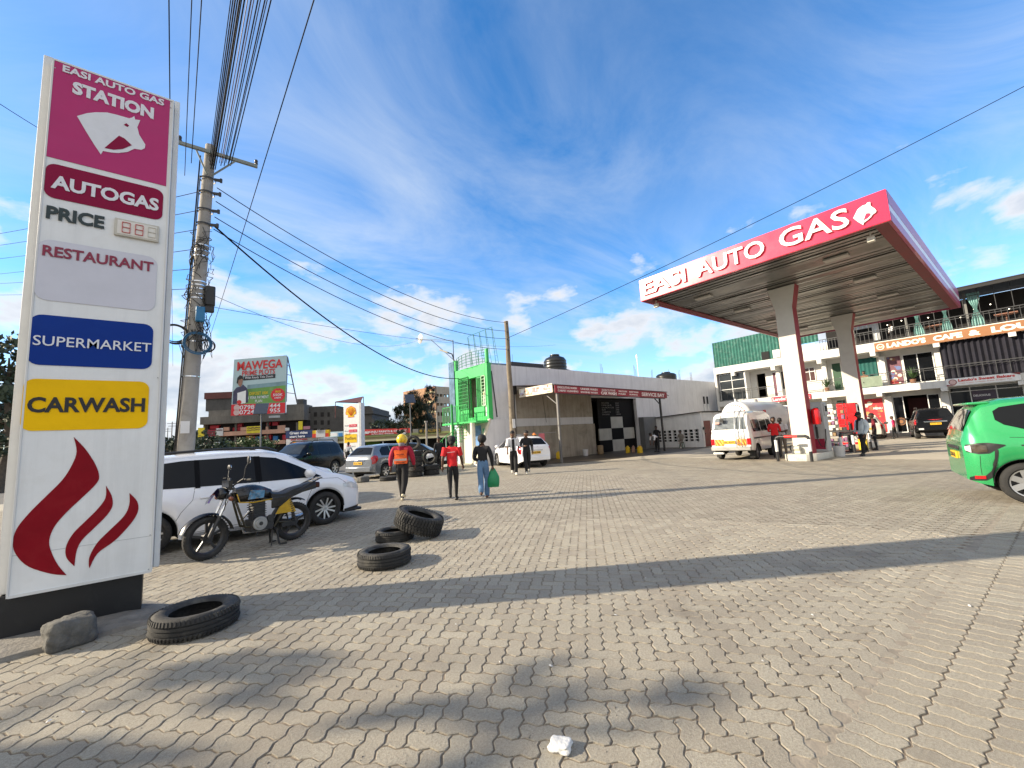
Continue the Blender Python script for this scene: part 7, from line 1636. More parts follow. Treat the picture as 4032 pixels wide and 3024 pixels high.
def commercial():
    f = Front(560, 84, -6); R_ = lambda *a: f.rect(RA, 2212, *a)
    t = thing('commercial_block', 'weathered three-storey shop block with peach balcony bands and red and blue shopfronts', 'building', f.o)
    u0, u1, _, zt = R_(120, 330, 1790, 900)
    b = MB(); f.block(b, u0, u1, 0, zt, -14, -1.6); b.build('wall', far_dark, t)
    def blk(nm, mt, *rs, d=(-1.6, 0.)):
        for r in rs:
            b = MB(); a = R_(*r); f.block(b, a[0], a[1], a[2], a[3], *d); b.build(nm, mt, t)
    blk('roof_parapet', old_conc, (130, 300, 1800, 420), d=(-14, .3)); blk('parapet_wall', old_conc, (240, 225, 620, 330), (1500, 130, 1780, 320), d=(-5, -.2)); blk('penthouse', dark_block, (130, 20, 640, 225), d=(-9, -1.5)); blk('penthouse_roof', maroon_roof, (120, -75, 640, 30), d=(-9.5, -1.2))
    blk('balcony_band', peach, (200, 560, 1490, 625), d=(-1.6, .25)); blk('balcony_panel', peach, (500, 500, 590, 556), (775, 500, 880, 556), (1180, 490, 1215, 556), (1370, 470, 1490, 556), d=(-.1, .2)); blk('lower_band', peach, (200, 740, 1490, 800), d=(-1.6, .1))
    blk('shopfront', shop_red, (600, 500, 750, 556), (1145, 420, 1210, 470), (1245, 410, 1335, 470), (650, 440, 750, 490), (1105, 625, 1225, 700), (1410, 620, 1500, 700), (930, 640, 968, 720), (230, 470, 370, 520), d=(-1.59, -.9)); blk('shopfront', shop_blue, (970, 650, 1050, 740), (1260, 640, 1335, 740), d=(-1.59, -.8)); blk('shopfront', M('shop_ochre', (.5, .28, .03), .6), (820, 640, 925, 715), d=(-1.59, -.8))
    blk('signboard', sign_yel, (105, 510, 205, 660), (885, 485, 1110, 595), (1715, 405, 1780, 540), d=(.3, .5)); blk('signboard', wine, (245, 540, 385, 650), (240, 750, 345, 815), d=(.3, .45)); blk('signboard', pale, (393, 518, 503, 640), (1105, 700, 1230, 785), (350, 740, 500, 780), (1240, 315, 1415, 350), (1500, 510, 1565, 556), d=(.3, .45)); blk('signboard', M('teal_shade', (.08, .3, .28), .7), (300, 805, 490, 870), d=(.2, .8)); blk('signboard', M('rose_sign', (.45, .2, .25), .6), (1790, 485, 1895, 535), (930, 790, 1060, 840), d=(.1, .4))
    b = MB()
    for k, (s, r) in enumerate((('HOTEL', (900, 500, 1095, 525)), ('ROOMS', (900, 535, 1095, 555)), ('CAFE', (255, 560, 380, 585)), ('SALON', (255, 600, 380, 625)), ('CYBER', (402, 535, 495, 560)), ('SHOP', (1112, 730, 1225, 755)))):
        a = R_(*r); b.text('- '*0+'~~~', f.P(a[0], a[2], .52), f.u, (0, 0, 1), a[1]-a[0], a[3]-a[2], bold=.02, th=.01)
    b.build('faded_print', M('faded_print', (.12, .05, .05), .7), t)
    for x in (130, 640, 1160, 1640): blk('pillar', old_conc, (x, 420, x+30, 880), d=(-1.58, -.6))
    b = MB(); c = R_(1575, 25, 1685, 130); f.block(b, c[0], c[1], c[2]-1, c[3], -5, -3); b.build('tank_stand', dark_block, t)
commercial()
f = Front(690, 88, -4); t = thing('grey_block', 'dark unplastered flat block behind the fuel totem', 'building', f.o); b = MB()
for r, d in (((1780, 165, 2330, 900), (-16, 0)),):
    a = f.rect(RA, 2212, *r); f.block(b, a[0], a[1], 0, a[3], *d)
a = f.rect(RC, 2212, 0, 470, 735, 830); f.block(b, a[0], a[1], 0, a[3], -16, .2); b.build('wall', dark_block, t)
b = MB(); a = f.rect(RC, 2212, 520, 430, 655, 540); f.block(b, a[0], a[1], a[2], a[3], -10, -1); a = f.rect(RC, 2212, 520, 530, 765, 575); f.block(b, a[0], a[1], a[2], a[3], -16, .8); a = f.rect(RC, 2212, 735, 670, 785, 740); f.block(b, a[0], a[1], a[2], a[3], -4, .8); b.build('roof_block', dark_block, t)
for i in range(4):
    for k in range(3):
        b = MB(); a = f.rect(RA, 2212, 1840+i*110, 260+k*130, 1890+i*110, 330+k*130); f.block(b, a[0], a[1], a[2], a[3], .0, .06); b.build('window', far_dark, t)
f = Front(715, 86, -4); a = f.rect(RC, 2212, 165, 350, 590, 400); b = MB()
vs = [f.P(a[0], a[2]+.4, 2.5), f.P(a[1], a[2], 2.5), f.P(a[1]-1.5, a[3]+.9, -3), f.P(a[0]+4, a[3]+1.2, -3)]
b.add(vs+[p+Vector((0, 0, -.2)) for p in vs], [(0, 1, 2, 3), (7, 6, 5, 4), (0, 4, 5, 1), (1, 5, 6, 2), (2, 6, 7, 3), (3, 7, 4, 0)])
for q in vs: b.bar(q+Vector((0, 0, -.1)), q+Vector((0, 0, -3.2)), .12)
one(b, 'roof_shelter', maroon_roof, 'dark sloping roof shelter on top of the grey block', 'shelter', (0, 0, 0))
def billboard():
    f = Front(560, 79, -10); q = lambda x, y: f.at((RB[0]+x*900/2212)/K, (RB[1]+y*900/2212)/K)
    t = thing('billboard', 'large billboard reading MAWEGA PRIME PLOTS over a red strip of telephone numbers', 'billboard', f.P(0, 11))
    def poly(nm, pts, mt, d=0., th=.02, par=None):
        b = MB(); P = [q(*p) for p in pts]; A = [f.P(u, z, d) for u, z in P]; n = len(A); ar = sum(P[i-1][0]*P[i][1]-P[i][0]*P[i-1][1] for i in range(n))
        if ar < 0: A = A[::-1]
        B = [p-f.n*th for p in A]; b.add(A+B, [tuple(range(n)), tuple(range(n, 2*n))[::-1]]+[(i, n+i, n+(i+1) % n, (i+1) % n) for i in range(n)]); return b.build(nm, mt, par or t)
    pb = poly('panel', [(890, 285), (1397, 243), (1383, 800), (858, 830)], M('billboard_sky', (.42, .56, .58), .5, .12, .15), 0, .4)
    def lerp(u, v): return tuple((1-v)*((1-u)*A_+u*B_)+v*((1-u)*D_+u*C_) for A_, B_, C_, D_ in zip((890, 285), (1397, 243), (1383, 800), (858, 830)))
    poly('red_strip', [lerp(0, .80), lerp(1, .82), lerp(1, 1), lerp(0, 1)], M('billboard_red', (.62, .02, .03), .5, .06, .3), .03, par=pb); poly('field', [lerp(.28, .53), lerp(1, .50), lerp(1, .815), lerp(.1, .80)], M('billboard_green', (.13, .30, .06), .5, .4, .25, dirt=(.3, .33, .2, .5), dsc=.4), .03, par=pb); poly('tree_line', [lerp(.28, .47), lerp(1, .45), lerp(1, .52), lerp(.28, .54)], M('billboard_haze', (.20, .33, .36), .5, .3, .4), .04, par=pb)
    def text(s, u0, v0, u1, v1, mt, bold, d=.08):
        A, B, D = q(*lerp(u0, v1)), q(*lerp(u1, v1)), q(*lerp(u0, v0)); A, B, D = (f.P(*A, d), f.P(*B, d), f.P(*D, d)); b = MB(); uu = (B-A); vv = (D-A)
        b.text(s, A, uu.normalized(), vv.normalized(), uu.length, vv.length, bold=bold, th=.01); b.build('lettering', mt, pb)
    rd = M('billboard_letter_red', (.60, .03, .03), .5); wt = letter_white; yl = M('billboard_letter_yellow', (.75, .55, .02), .5)
    text('MAWEGA', .07, .05, .93, .205, rd, .022); text('PRIME PLOTS', .17, .215, .79, .305, rd, .012)
    poly('black_strip', [lerp(.20, .315), lerp(.80, .31), lerp(.80, .38), lerp(.20, .385)], M('billboard_black', (.02, .02, .025), .5), .05, par=pb); text('With Ready Title Deeds', .23, .325, .76, .375, wt, .002)
    text('DEPOSIT 100K', .33, .60, .68, .655, yl, .008); text('1 YEAR PAYMENT', .31, .675, .69, .725, wt, .006); text('PLAN', .44, .74, .57, .79, wt, .01)
    text('0798 565 444', .16, .825, .91, .90, wt, .012); text('0724 309 955', .16, .91, .91, .985, wt, .012)
    b = MB(); c = q(*lerp(.86, .68)); R1 = 1.35; P = []
    for i in range(32): a = 2*pi*i/32; r = R1*(1 if i % 2 else .9); P.append(f.P(c[0]+r*cos(a), c[1]+r*sin(a), .07))
    b.add(P, [tuple(range(32))]); b.build('price_burst', MATS['billboard_red'], pb); text('550K', .77, .655, .95, .70, wt, .012, .1); text('PRICE', .81, .605, .91, .64, yl, .03, .1); text('& ABOVE', .80, .715, .92, .745, wt, .02, .1)
    for v in (.86, .945): b = MB(); c = q(*lerp(.105, v)); b.add([f.P(c[0]+.55*cos(2*pi*i/16), c[1]+.55*sin(2*pi*i/16), .06) for i in range(16)], [tuple(range(16))]); b.build('phone_mark', MATS['bakery_rose'], pb)
    # the pictured woman holding up a white deed
    poly('pictured_dress', [lerp(.02, .57), lerp(.08, .50), lerp(.17, .485), (975, 525), lerp(.27, .52), lerp(.30, .60), lerp(.31, .78), lerp(.02, .795)], M('print_navy', (.05, .05, .10), .6, .3, 1), .06, par=pb); poly('pictured_face', [lerp(.09, .37), lerp(.12, .33), lerp(.17, .33), lerp(.19, .38), lerp(.18, .45), lerp(.15, .50), lerp(.11, .46)], M('print_skin', (.30, .16, .11), .6, .2, 2), .075, par=pb)
    poly('pictured_hair', [lerp(.075, .42), lerp(.085, .33), lerp(.13, .285), lerp(.185, .31), lerp(.20, .38), lerp(.17, .35), lerp(.11, .37), lerp(.10, .44)], M('print_hair', (.02, .018, .018), .6), .09, par=pb); poly('pictured_deed', [lerp(.10, .60), lerp(.26, .565), lerp(.265, .79), lerp(.11, .80)], white_panel, .1, par=pb); b = MB(); c = q(*lerp(.145, .765)); b.add([f.P(c[0]+.4*cos(2*pi*i/14), c[1]+.4*sin(2*pi*i/14), .13) for i in range(14)], [tuple(range(14))]); b.build('pictured_seal', rd, pb)
    b = MB(); A = f.P(*q(1395, 250), -.6); B = f.P(*q(1383, 690), -.6); C_ = f.P(*q(1440, 690), -3.5)
    b.bar(A, C_, .16); b.bar(A, B, .16)
    for k in range(1, 5): p = A.lerp(B, k/5); b.bar(p, A.lerp(C_, k/5), .1)
    for x in (900, 1120, 1370): b.bar(f.P(*q(x, 800), -.7), f.P(q(x, 800)[0], 8.2, -1.2), .3)
    b.build('steel_frame', M('frame_grey', (.12, .12, .13), .6), t)
billboard()
# ---------------------------------------------------------------- rival fuel station across the road
def rival_totem():
    f = Front(757, 40, 10); q = lambda x0, y0, x1, y1: f.rect(RC, 2212, x0, y0, x1, y1)
    t = thing('fuel_totem', 'white fuel totem with a yellow and red scallop shell emblem and red price figures', 'sign', f.P(0, 0)); a = q(236, 400, 500, 1390)
    b = MB(); f.block(b, a[0], a[1], .3, a[3], -.5, 0); b.build('panel', white_panel, t, bevel=.02); b = MB(); f.block(b, a[1]+.01, a[1]+.28, .0, a[3]+.06, -.6, .05); b.build('edge_post', M('pale_post', (.55, .56, .57), .5), t, bevel=.02); b = MB(); f.block(b, a[0]-.1, a[1]+.1, 0, .3, -.6, .1); b.build('base', concrete, t)
    c = q(270, 440, 455, 635); cu_, cz = (c[0]+c[1])/2, c[2]; W_, H_ = (c[1]-c[0])/2, c[3]-c[2]
    def shell(s, d, mt, nm):
        P = []
        for i in range(25):
            th = -1.95+3.9*i/24; r = (1+.035*cos(th*7))*s; P.append((cu_+W_*r*sin(th)*.99, cz+H_*.47+H_*.53*r*cos(th)))
        P += [(cu_+W_*.52*s, cz+H_*.20), (cu_+W_*.60*s, cz+H_*(.5-.5*s)), (cu_-W_*.60*s, cz+H_*(.5-.5*s)), (cu_-W_*.52*s, cz+H_*.20)]
        P = [p for p in P]; b = MB(); b.add([f.P(u, z, d) for u, z in P[::-1]], [tuple(range(len(P)))]); return b.build(nm, mt, t)
    sh = shell(1.0, .012, M('shell_red', (.65, .05, .02), .4), 'shell_emblem'); shell(.90, .022, M('shell_yellow', (.85, .50, .02), .4), 'shell_face')
    b = MB()
    for i in range(7):
        th = -1.25+2.5*i/6; p0 = f.P(cu_+W_*.12*sin(th), cz+H_*.17, .03); p1 = f.P(cu_+W_*.74*sin(th), cz+H_*.50+H_*.40*cos(th), .03); b.bar(p0, p1, .035, .01)
    b.build('shell_ribs', MATS['shell_red'], sh)
    for y0, y1, s in ((755, 800, '166.84'), (845, 893, '152.26')):
        c = q(330, y0, 465, y1); b = MB(); f.block(b, c[0], c[1], c[2], c[3], -.01, .02); d = b.build('price_box', M('price_red', (.60, .015, .05), .4), t); b = MB(); b.text(s, f.P(c[0]+.08, c[2]+.05, .022), f.u, (0, 0, 1), c[1]-c[0]-.16, c[3]-c[2]-.1, bold=.02); b.build('lettering', M('price_pink', (.8, .35, .4), .5), d)
        c = q(252, y0+4, 318, y1); b = MB(); b.text('Unleaded' if y0 < 800 else 'Diesel', f.P(c[0], c[2]+.05, .004), f.u, (0, 0, 1), c[1]-c[0], .12); b.build('lettering', M('text_grey', (.3, .3, .32), .6), t)
    c = q(248, 928, 465, 1075); b = MB(); f.block(b, c[0], c[1], c[2], c[3], -.01, .02); y = b.build('yellow_panel', M('fuel_yellow', (.80, .50, .01), .4), t); b = MB(); b.text('FuelSave', f.P(c[0]+.1, c[2]+.28, .022), f.u, (0, 0, 1), (c[1]-c[0])*.86, .3, bold=.02); b.text('Shell', f.P(c[0]+.1, c[2]+.72, .022), f.u, (0, 0, 1), .5, .18, bold=.01); b.build('lettering', M('fuel_olive', (.30, .20, .02), .5), y)
    for s, x0, y0, x1, y1, mt in (('HELIX', 285, 1120, 360, 1152, MATS['price_red']), ('Engine oil', 370, 1130, 440, 1150, MATS['text_grey']), ('Service Centre', 255, 1205, 455, 1232, M('text_teal', (.03, .2, .25), .6))): c = q(x0, y0, x1, y1); b = MB(); b.text(s, f.P(c[0], c[2], .004), f.u, (0, 0, 1), c[1]-c[0], c[3]-c[2], bold=.015); b.build('lettering', mt, t)
rival_totem()
olive = M('olive_fascia', (.30, .33, .11), .6, .12, .4, streak=.3); cream_f = M('cream_fascia', (.55, .52, .34), .6, .1, .4)
def forecourt_store():
    f = Front(840, 62, 0); t = thing('roadside_store', 'long low store with an olive and cream fascia and dark open shopfronts', 'building', f.P(0, 0)); q = lambda *a: f.rect(RC, 2212, *a)
    a = q(-350, 945, 2120, 1060); b = MB(); u0, u1 = a[0], a[1]; z0, z1 = q(600, 950, 601, 1060)[2:]; h = z1-z0
    f.block(b, u0, u1, z0, z0+h*.28, -9, 0, 0); f.block(b, u0, u1, z0+h*.281, z0+h*.66, -9, -.08, 1); f.block(b, u0, u1, z0+h*.661, z1, -9, 0, 2); b.build('fascia', [cream_f, M('khaki_fascia', (.26, .21, .11), .6), olive], t)
    b = MB(); f.block(b, u0, u1, 0, z0-.01, -9, -3.2); b.build('wall', far_dark, t); b = MB(); g = M('lime_wall', (.16, .30, .035), .7, .2, .8)
    c = q(515, 1060, 760, 1110); f.block(b, c[0], c[1], 0, z0-.02, -3.19, -2.6); b.build('green_wall', g, t)
    c = q(770, 1060, 980, 1110); b = MB(); f.block(b, c[0]+1, c[0]+3.5, 0, z0-.6, -3.19, -3.0); b.build('door', M('store_door', (.1, .12, .1), .6), t)
    for x in (520, 900, 1250, 1400, 1660, 2000): c = q(x, 1000, x+14, 1100); b = MB(); f.block(b, c[0], c[1], 0, z0-.02, -.6, -.3); b.build('post', pale, t)
    s = thing('paint_shop_sign', 'long red rooftop sign reading MUTHOKINJU PAINTS & CEMENT', 'sign', f.P(0, z1)); c = q(420, 828, 1395, 955); P = [q(420, 850, 421, 960), q(1390, 820, 1391, 915)]
    ua, ub = c[0], c[1]; za0, za1, zb0, zb1 = P[0][2], P[0][3], P[1][2], P[1][3]; b = MB(); b.add([f.P(ua, z1+.02, .1), f.P(ub, z1+.02, .1), f.P(ub, zb1, .1), f.P(ua, za1, .1), f.P(ua, z1+.02, -.1), f.P(ub, z1+.02, -.1), f.P(ub, zb1, -.1), f.P(ua, za1, -.1)], [(0, 1, 2, 3), (7, 6, 5, 4), (0, 4, 5, 1), (1, 5, 6, 2), (2, 6, 7, 3), (3, 7, 4, 0)]); bd = b.build('board', M('paint_sign_red', (.50, .035, .03), .6, .1, .4), s)
    uu = (f.u+Vector((0, 0, (zb1-za1)/(ub-ua)*.6))); c = q(470, 860, 1335, 910); b = MB(); b.text('MUTHOKINJU PAINTS & CEMENT', f.P(c[0], c[2]+.05, .11), uu, (0, 0, 1), c[1]-c[0], (c[3]-c[2])*.95, bold=.02, th=.01); c = q(720, 905, 1110, 930); b.text('TEL: 0721 290222 - 0790 823 023', f.P(c[0], c[2], .11), uu, (0, 0, 1), c[1]-c[0], (c[3]-c[2])*.8, bold=.01, th=.01); b.build('lettering', letter_white, bd)
    for x0, x1 in ((590, 680), (1250, 1340), (1150, 1230)): c = q(x0, 890, x1, 920); b = MB(); f.block(b, c[0], c[1], c[2], c[3], .1, .14); b.build('logo_plate', pale if x0 != 1150 else MATS['paint_sign_red'], bd)
    s = thing('dark_shop_sign', 'dark shop sign with dull gold lettering before the brown flats', 'sign', f.P(0, z1)); c = q(1535, 820, 1935, 915); b = MB(); f.block(b, c[0], c[1], c[2], c[3], -.2, 0); bd = b.build('board', M('dark_olive_board', (.03, .03, .02), .6), s); gold = M('dull_gold', (.30, .20, .02), .6); b = MB(); e = q(1555, 835, 1605, 905); b.add([f.P((e[0]+e[1])/2+(e[1]-e[0])/2*cos(2*pi*i/18), (e[2]+e[3])/2+(e[1]-e[0])/2*sin(2*pi*i/18), .02) for i in range(18)], [tuple(range(18))]); b.build('emblem', gold, bd); b = MB(); e = q(1640, 840, 1920, 890); b.text('MALIMO', f.P(e[0], e[2], .02), f.u, (0, 0, 1), e[1]-e[0], e[3]-e[2], bold=.02, th=.01); b.build('lettering', gold, bd)
    s = thing('boundary_wall', 'grey wall above the store fascia beside the dark sign', 'wall', f.P(0, z1)); b = MB()
    for x0, x1 in ((1415, 1533), (1937, 2085)): c = q(x0, 835, x1, 915); f.block(b, c[0], c[1], z1+.01, c[3], -1.2, -.8)
    b.build('wall', M('grey_parapet', (.2, .2, .2), .8), s)
    s = thing('blue_advert', 'pale blue advert hoarding left of the fuel totem', 'sign', f.P(0, z1)); c = q(-95, 885, 232, 975); b = MB(); f.block(b, c[0], c[1], c[2], c[3], -.2, .12); bd = b.build('board', M('advert_blue', (.42, .55, .60), .6, .15, .5), s); b = MB(); c = q(20, 905, 130, 960); f.block(b, c[0], c[1], c[2], c[3], .12, .15); b.build('panel', pale, bd); b = MB(); c = q(150, 905, 222, 965); f.block(b, c[0], c[1], c[2], c[3], .12, .15); b.build('panel', shop_blue, bd)
forecourt_store()
def kiosk():
    f = Front(660, 56, 0); t = thing('station_kiosk', 'white station kiosk with a navy sign reading Great rides start here', 'building', f.P(0, 0)); q = lambda *a: f.rect(RA, 2212, *a)
    c = q(1500, 680, 2030, 900); b = MB(); f.block(b, c[0], c[1], 0, c[3], -6, -.1); b.build('wall', white_panel, t); c = q(1780, 680, 2012, 900); b = MB()
    for k in range(14): f.block(b, c[0], c[1], .1+.25*k, .32+.25*k, -.1, .0)
    b.build('roller_shutter', M('shutter_grey', (.36, .35, .32), .6), t); c = q(1505, 555, 1930, 672); b = MB(); f.block(b, c[0], c[1], c[2], c[3], -.4, .15); s = b.build('navy_sign', M('navy_sign', (.008, .03, .12), .5), t)
    b = MB(); c = q(1570, 568, 1858, 612); b.text('Great rides', f.P(c[0], c[2], .16), f.u, (0, 0, 1), c[1]-c[0], c[3]-c[2], bold=.03, th=.01); c = q(1570, 628, 1815, 668); b.text('start here', f.P(c[0], c[2], .16), f.u, (0, 0, 1), c[1]-c[0], c[3]-c[2], bold=.03, th=.01); b.build('lettering', letter_white, s)
    c = q(1932, 548, 2195, 662); b = MB(); f.block(b, c[0], c[1], c[2], c[3], -.4, .12, 0); w = c[1]-c[0]; f.block(b, c[0]+w*.23, c[0]+w*.79, c[2], c[3], .12, .16, 1); f.block(b, c[0], c[0]+w*.228, c[2], c[2]+.5, .12, .15, 2); f.block(b, c[0]+w*.792, c[1], c[2], c[2]+.5, .12, .15, 2); s2 = b.build('advance_sign', [MATS['fuel_yellow'], pale, MATS['shell_red']], t); b = MB(); b.text('Advance', f.P(c[0]+w*.28, c[2]+.6, .17), f.u, (0, 0, 1), w*.45, .5, bold=.02, th=.01, shear=.2); b.build('lettering', MATS['text_grey'], s2)
    c = q(1505, 690, 1770, 880); b = MB(); f.block(b, c[0], c[1], c[2], c[3], -.1, .05); s = b.build('poster', pale, t); b = MB()
    for k, s_ in enumerate(('Shell Advance', 'The superior', 'protection')): b.text(s_, f.P(c[0]+.6, c[2]+1.35-.45*k, .06), f.u, (0, 0, 1), 2.2, .28, bold=.01, th=.01)
    b.build('lettering', MATS['price_red'], s); b = MB(); b.add([f.P((c[0]+c[1])/2+.35*cos(2*pi*i/16), c[3]-.7+.35*sin(2*pi*i/16), .07) for i in range(16)], [tuple(range(16))]); b.build('shell_emblem', MATS['shell_yellow'], s)
kiosk()
def flats():
    fa = Front(885, 74, 34); fb = Front(915, 74, -50); t = thing('brown_flats', 'four-storey brick flats with cream bands and open balconies', 'building', fa.P(0, 0)); qa = lambda *a: fa.rect(RC, 2212, *a); brick = M('brown_brick', (.33, .19, .11), .85, .2, 2, streak=.3); cr = M('flats_cream', (.68, .58, .34), .7, .08, .6); rust = M('flats_rust', (.45, .17, .08), .7)
    k = (RC[2]-RC[0])/2212; px = lambda x, y: ((RC[0]+x*k)/K, (RC[1]+y*k)/K)
    fb.o = fa.P(fa.at(*px(1840, 600))[0], 0); a = qa(1675, 100, 1840, 820); zt = a[3]
    b = MB(); fa.block(b, a[0], a[1], 0, zt, -.3, 0, 0); b.build('side_wall', brick, t)
    for y0, y1, mt in ((175, 215, cr), (345, 385, cr), (515, 555, cr), (690, 722, cr), (105, 172, rust)): c = qa(1675, y0, 1840, y1); b = MB(); fa.block(b, a[0]-.02, a[1]+.02, c[2], c[3], 0, .12); b.build('band', mt, t)
    u1 = fb.at(*px(2100, 500))[0]; b = MB(); fb.block(b, 0, u1, 0, zt, -9, -1.6); b.build('wall', brick, t); sh = M('flats_slab', (.42, .36, .28), .8, .12, .8, streak=.4)
    b = MB(); fb.block(b, 0, u1, zt-1.3, zt, -1.59, 0); b.build('parapet', sh, t); zl = [qa(1840, y, 1841, y+1)[3] for y in (270, 430, 610, 800)]
    for z in zl: b = MB(); fb.block(b, 0, u1, z-1.1, z, -1.59, 0); b.build('balcony', sh, t)
    for i in range(5):
        u = u1*(.02+.23*i); b = MB(); fb.block(b, u, u+.25, 0, zt-1.31, -.3, -.02); b.build('post', sh, t)
        for z in zl:
            if i < 4: b = MB(); fb.block(b, u+u1*.10, u+u1*.19, z-.9, z+1.5, -1.59, -1.5); b.build('window', far_dark, t)
            b = MB(); fb.block(b, u+u1*.08, u+u1*.13, z+.05, z+1.7, -1.49, -.9); b.build('curtain', cr, t) if i % 2 else None
flats()
def solar_lamp(label, px, ytop, ybase, dist, w=1.2, rz=.4):
    a = away(px, 960, dist); h = away(px, ytop, dist).z; t = thing('solar_street_lamp', label, 'street lamp', (a.x, a.y, 0), 0, 'solar street lamps along the road'); b = MB(); b.tube([(a.x, a.y, 0), (a.x, a.y, h)], [.09, .06], 8); b.build('pole', M('lamp_pole', (.16, .16, .16), .5), t, smooth=50)
    b = MB(); b.t = Matrix.Translation((a.x, a.y, h+.3)) @ Matrix.Rotation(-YAW+rz, 4, 'Z') @ Matrix.Rotation(radians(38), 4, 'X'); b.box((-w/2, -w*.8, -.04), (w/2, w*.8, .04)); b.build('solar_panel', M('solar_panel', (.04, .045, .055), .2), t)
solar_lamp('solar street lamp standing in front of the billboard', 563, 888, 985, 46, 1.3); solar_lamp('solar street lamp right of the red paint shop sign', 888, 865, 985, 52); 
for x, yt, d in ((922, 910, 44), (946, 888, 50)):
    a = away(x, 960, d); b = MB(); b.tube([(0, 0, 0), (0, 0, away(x, yt, d).z)], [.12, .09], 8); b.box((-.15, -.1, away(x, yt, d).z-.1), (.15, .1, away(x, yt, d).z+.05)); one(b, 'post', M('weathered_post', (.25, .23, .2), .8), 'thick pale post at the roadside left of the green stair' if x < 930 else 'slim grey roadside post nearest the green stair', 'post', (a.x, a.y, 0))

# ---------------------------------------------------------------- trees
LEAF = {}
def leafmat(n, c):
    mt = M(n, c, .6, .45, .9); b = mt.node_tree.nodes['Principled BSDF']; return mt
bark = M('bark', (.10, .08, .06), .9, .3, 6, bump=.6, bsc=20)
def tree(label, x, y, h, blobs, leaf, n, size, seed, trunk_r=.25, cat='tree', name='tree', group=None, flat=0., strands=False, lean=0):
    r2 = random.Random(seed); t = thing(name, label, cat, (x, y, 0), 0, group); b = MB()
    th = h*.55; pts = [(0, 0, 0), (.04*h+lean*.3, .01*h, th*.5), (.02*h+lean*.7, -.02*h, th), (lean, 0, h*.85)]; b.tube(pts, [trunk_r*1.3, trunk_r, trunk_r*.7, trunk_r*.15], 9)
    for (cx, cy, cz, rx, ry, rz) in blobs:
        for k in range(3):
            q = Vector((cx+r2.uniform(-.6, .6)*rx, cy+r2.uniform(-.6, .6)*ry, cz+r2.uniform(-.3, .6)*rz)); z0 = min(max(h*.25, cz-rz*1.2), h*.7); s = Vector((lean*z0/h, 0, z0)); b.tube([s, s.lerp(q, .5)+Vector((0, 0, .05*h)), q], [trunk_r*.4, trunk_r*.22, .02], 6)
    b.build('trunk', bark, t, smooth=60, world=False); b = MB(); tot = sum((bl[3]*bl[4]*bl[5])**.67 for bl in blobs)
    for bl in blobs:
        cx, cy, cz, rx, ry, rz = bl; cnt = int(n*(rx*ry*rz)**.67/tot); ncl = max(6, cnt//28)
        cl = []
        for _ in range(ncl):
            while True:
                p = Vector((r2.uniform(-1, 1), r2.uniform(-1, 1), r2.uniform(-1, 1)))
                if .25 < p.length < 1: break
            p *= p.length**-.45; cl.append((Vector((cx+p.x*rx, cy+p.y*ry, cz+p.z*rz)), r2.uniform(.10, .24)*(rx+ry+rz)/3))
        for _ in range(cnt):
            c, rr = cl[r2.randrange(ncl)]; o = Vector((r2.gauss(0, 1), r2.gauss(0, 1), r2.gauss(0, .75)))*rr*.75; p = c+o
            nrm = Vector((r2.gauss(0, 1), r2.gauss(0, 1), r2.gauss(.5, 1))).normalized(); a = nrm.orthogonal().normalized(); a = Matrix.Rotation(r2.uniform(0, 6.3), 3, nrm) @ a; bb = nrm.cross(a); s = size*r2.uniform(.6, 1.3)
            if strands: a = Vector((r2.gauss(0, .4), r2.gauss(0, .4), -1)).normalized(); bb = a.orthogonal().normalized()*.5
            b.add([p-a*s, p-bb*s*.5, p+a*s, p+bb*s*.5], [(0, 1, 2, 3)])
    b.build('crown', leaf, t, world=False); return t
lg1 = leafmat('leaf_dark', (.045, .065, .035)); lg2 = leafmat('leaf_mid', (.055, .095, .025)); lg3 = leafmat('leaf_grey', (.04, .058, .034))
a = away(905, 960, 66); H_ = away(905, 838, 66).z
tree('tall dark casuarina tree left of the brown flats', a.x, a.y, H_, [(-.5, .3, H_*.80, 1.3, 1.3, 1.6), (1.6, -1.3, H_*.88, 1.0, 1.0, 1.5), (-1.8, 1.4, H_*.62, 1.5, 1.5, 1.3), (.6, 0, H_*.60, 2.2, 2.0, 1.8), (-2.2, 1.8, H_*.36, 1.6, 1.6, 1.1), (.8, -.5, H_*.38, 2.4, 2.2, 1.6), (-.6, .4, H_*.20, 2.2, 2.2, .9)], lg3, 14000, .32, 4, .3, strands=True)
a = away(532, 960, 50); tree('flat-topped green tree in front of the shop block', a.x, a.y, 3.0, [(0, 0, 2.5, 2.3, 2.0, .55), (1.9, -1.5, 2.2, 1.5, 1.4, .4), (-1.8, 1.4, 2.4, 1.3, 1.2, .4), (.5, 0, 1.6, 1.8, 1.6, .5)], lg2, 2600, .15, 5, .14)
a = away(452, 960, 40); tree('dark bushy tree beside the concrete pole', a.x, a.y, 3.6, [(0, 0, 2.5, 1.3, 1.2, .9), (.6, -.6, 1.5, 1.4, 1.3, .8), (-.8, .6, 3.2, .7, .7, .6)], lg1, 1900, .15, 6, .12)
a = away(8, 900, 24); tree('tall tree showing at the left edge behind the totem sign', a.x, a.y, 9.0, [(0, 0, 7.6, 2.2, 2.2, 1.2), (-.5, .5, 5.4, 2.0, 2.0, 1.3), (.2, -.5, 3.4, 1.7, 1.7, 1.1), (-2.5, 1, 6.6, 1.8, 1.8, 1.2)], lg1, 4200, .2, 8, .25)
a = away(362, 960, 70); tree('far hazy tree between the totem sign and the concrete pole', a.x, a.y, 4.5, [(0, 0, 3, 3.0, 3.0, 1.6), (3, -2, 2.4, 2.5, 2.5, 1.4), (-4, 2, 2.6, 2.6, 2.6, 1.5)], lg3, 1800, .35, 9, .2)
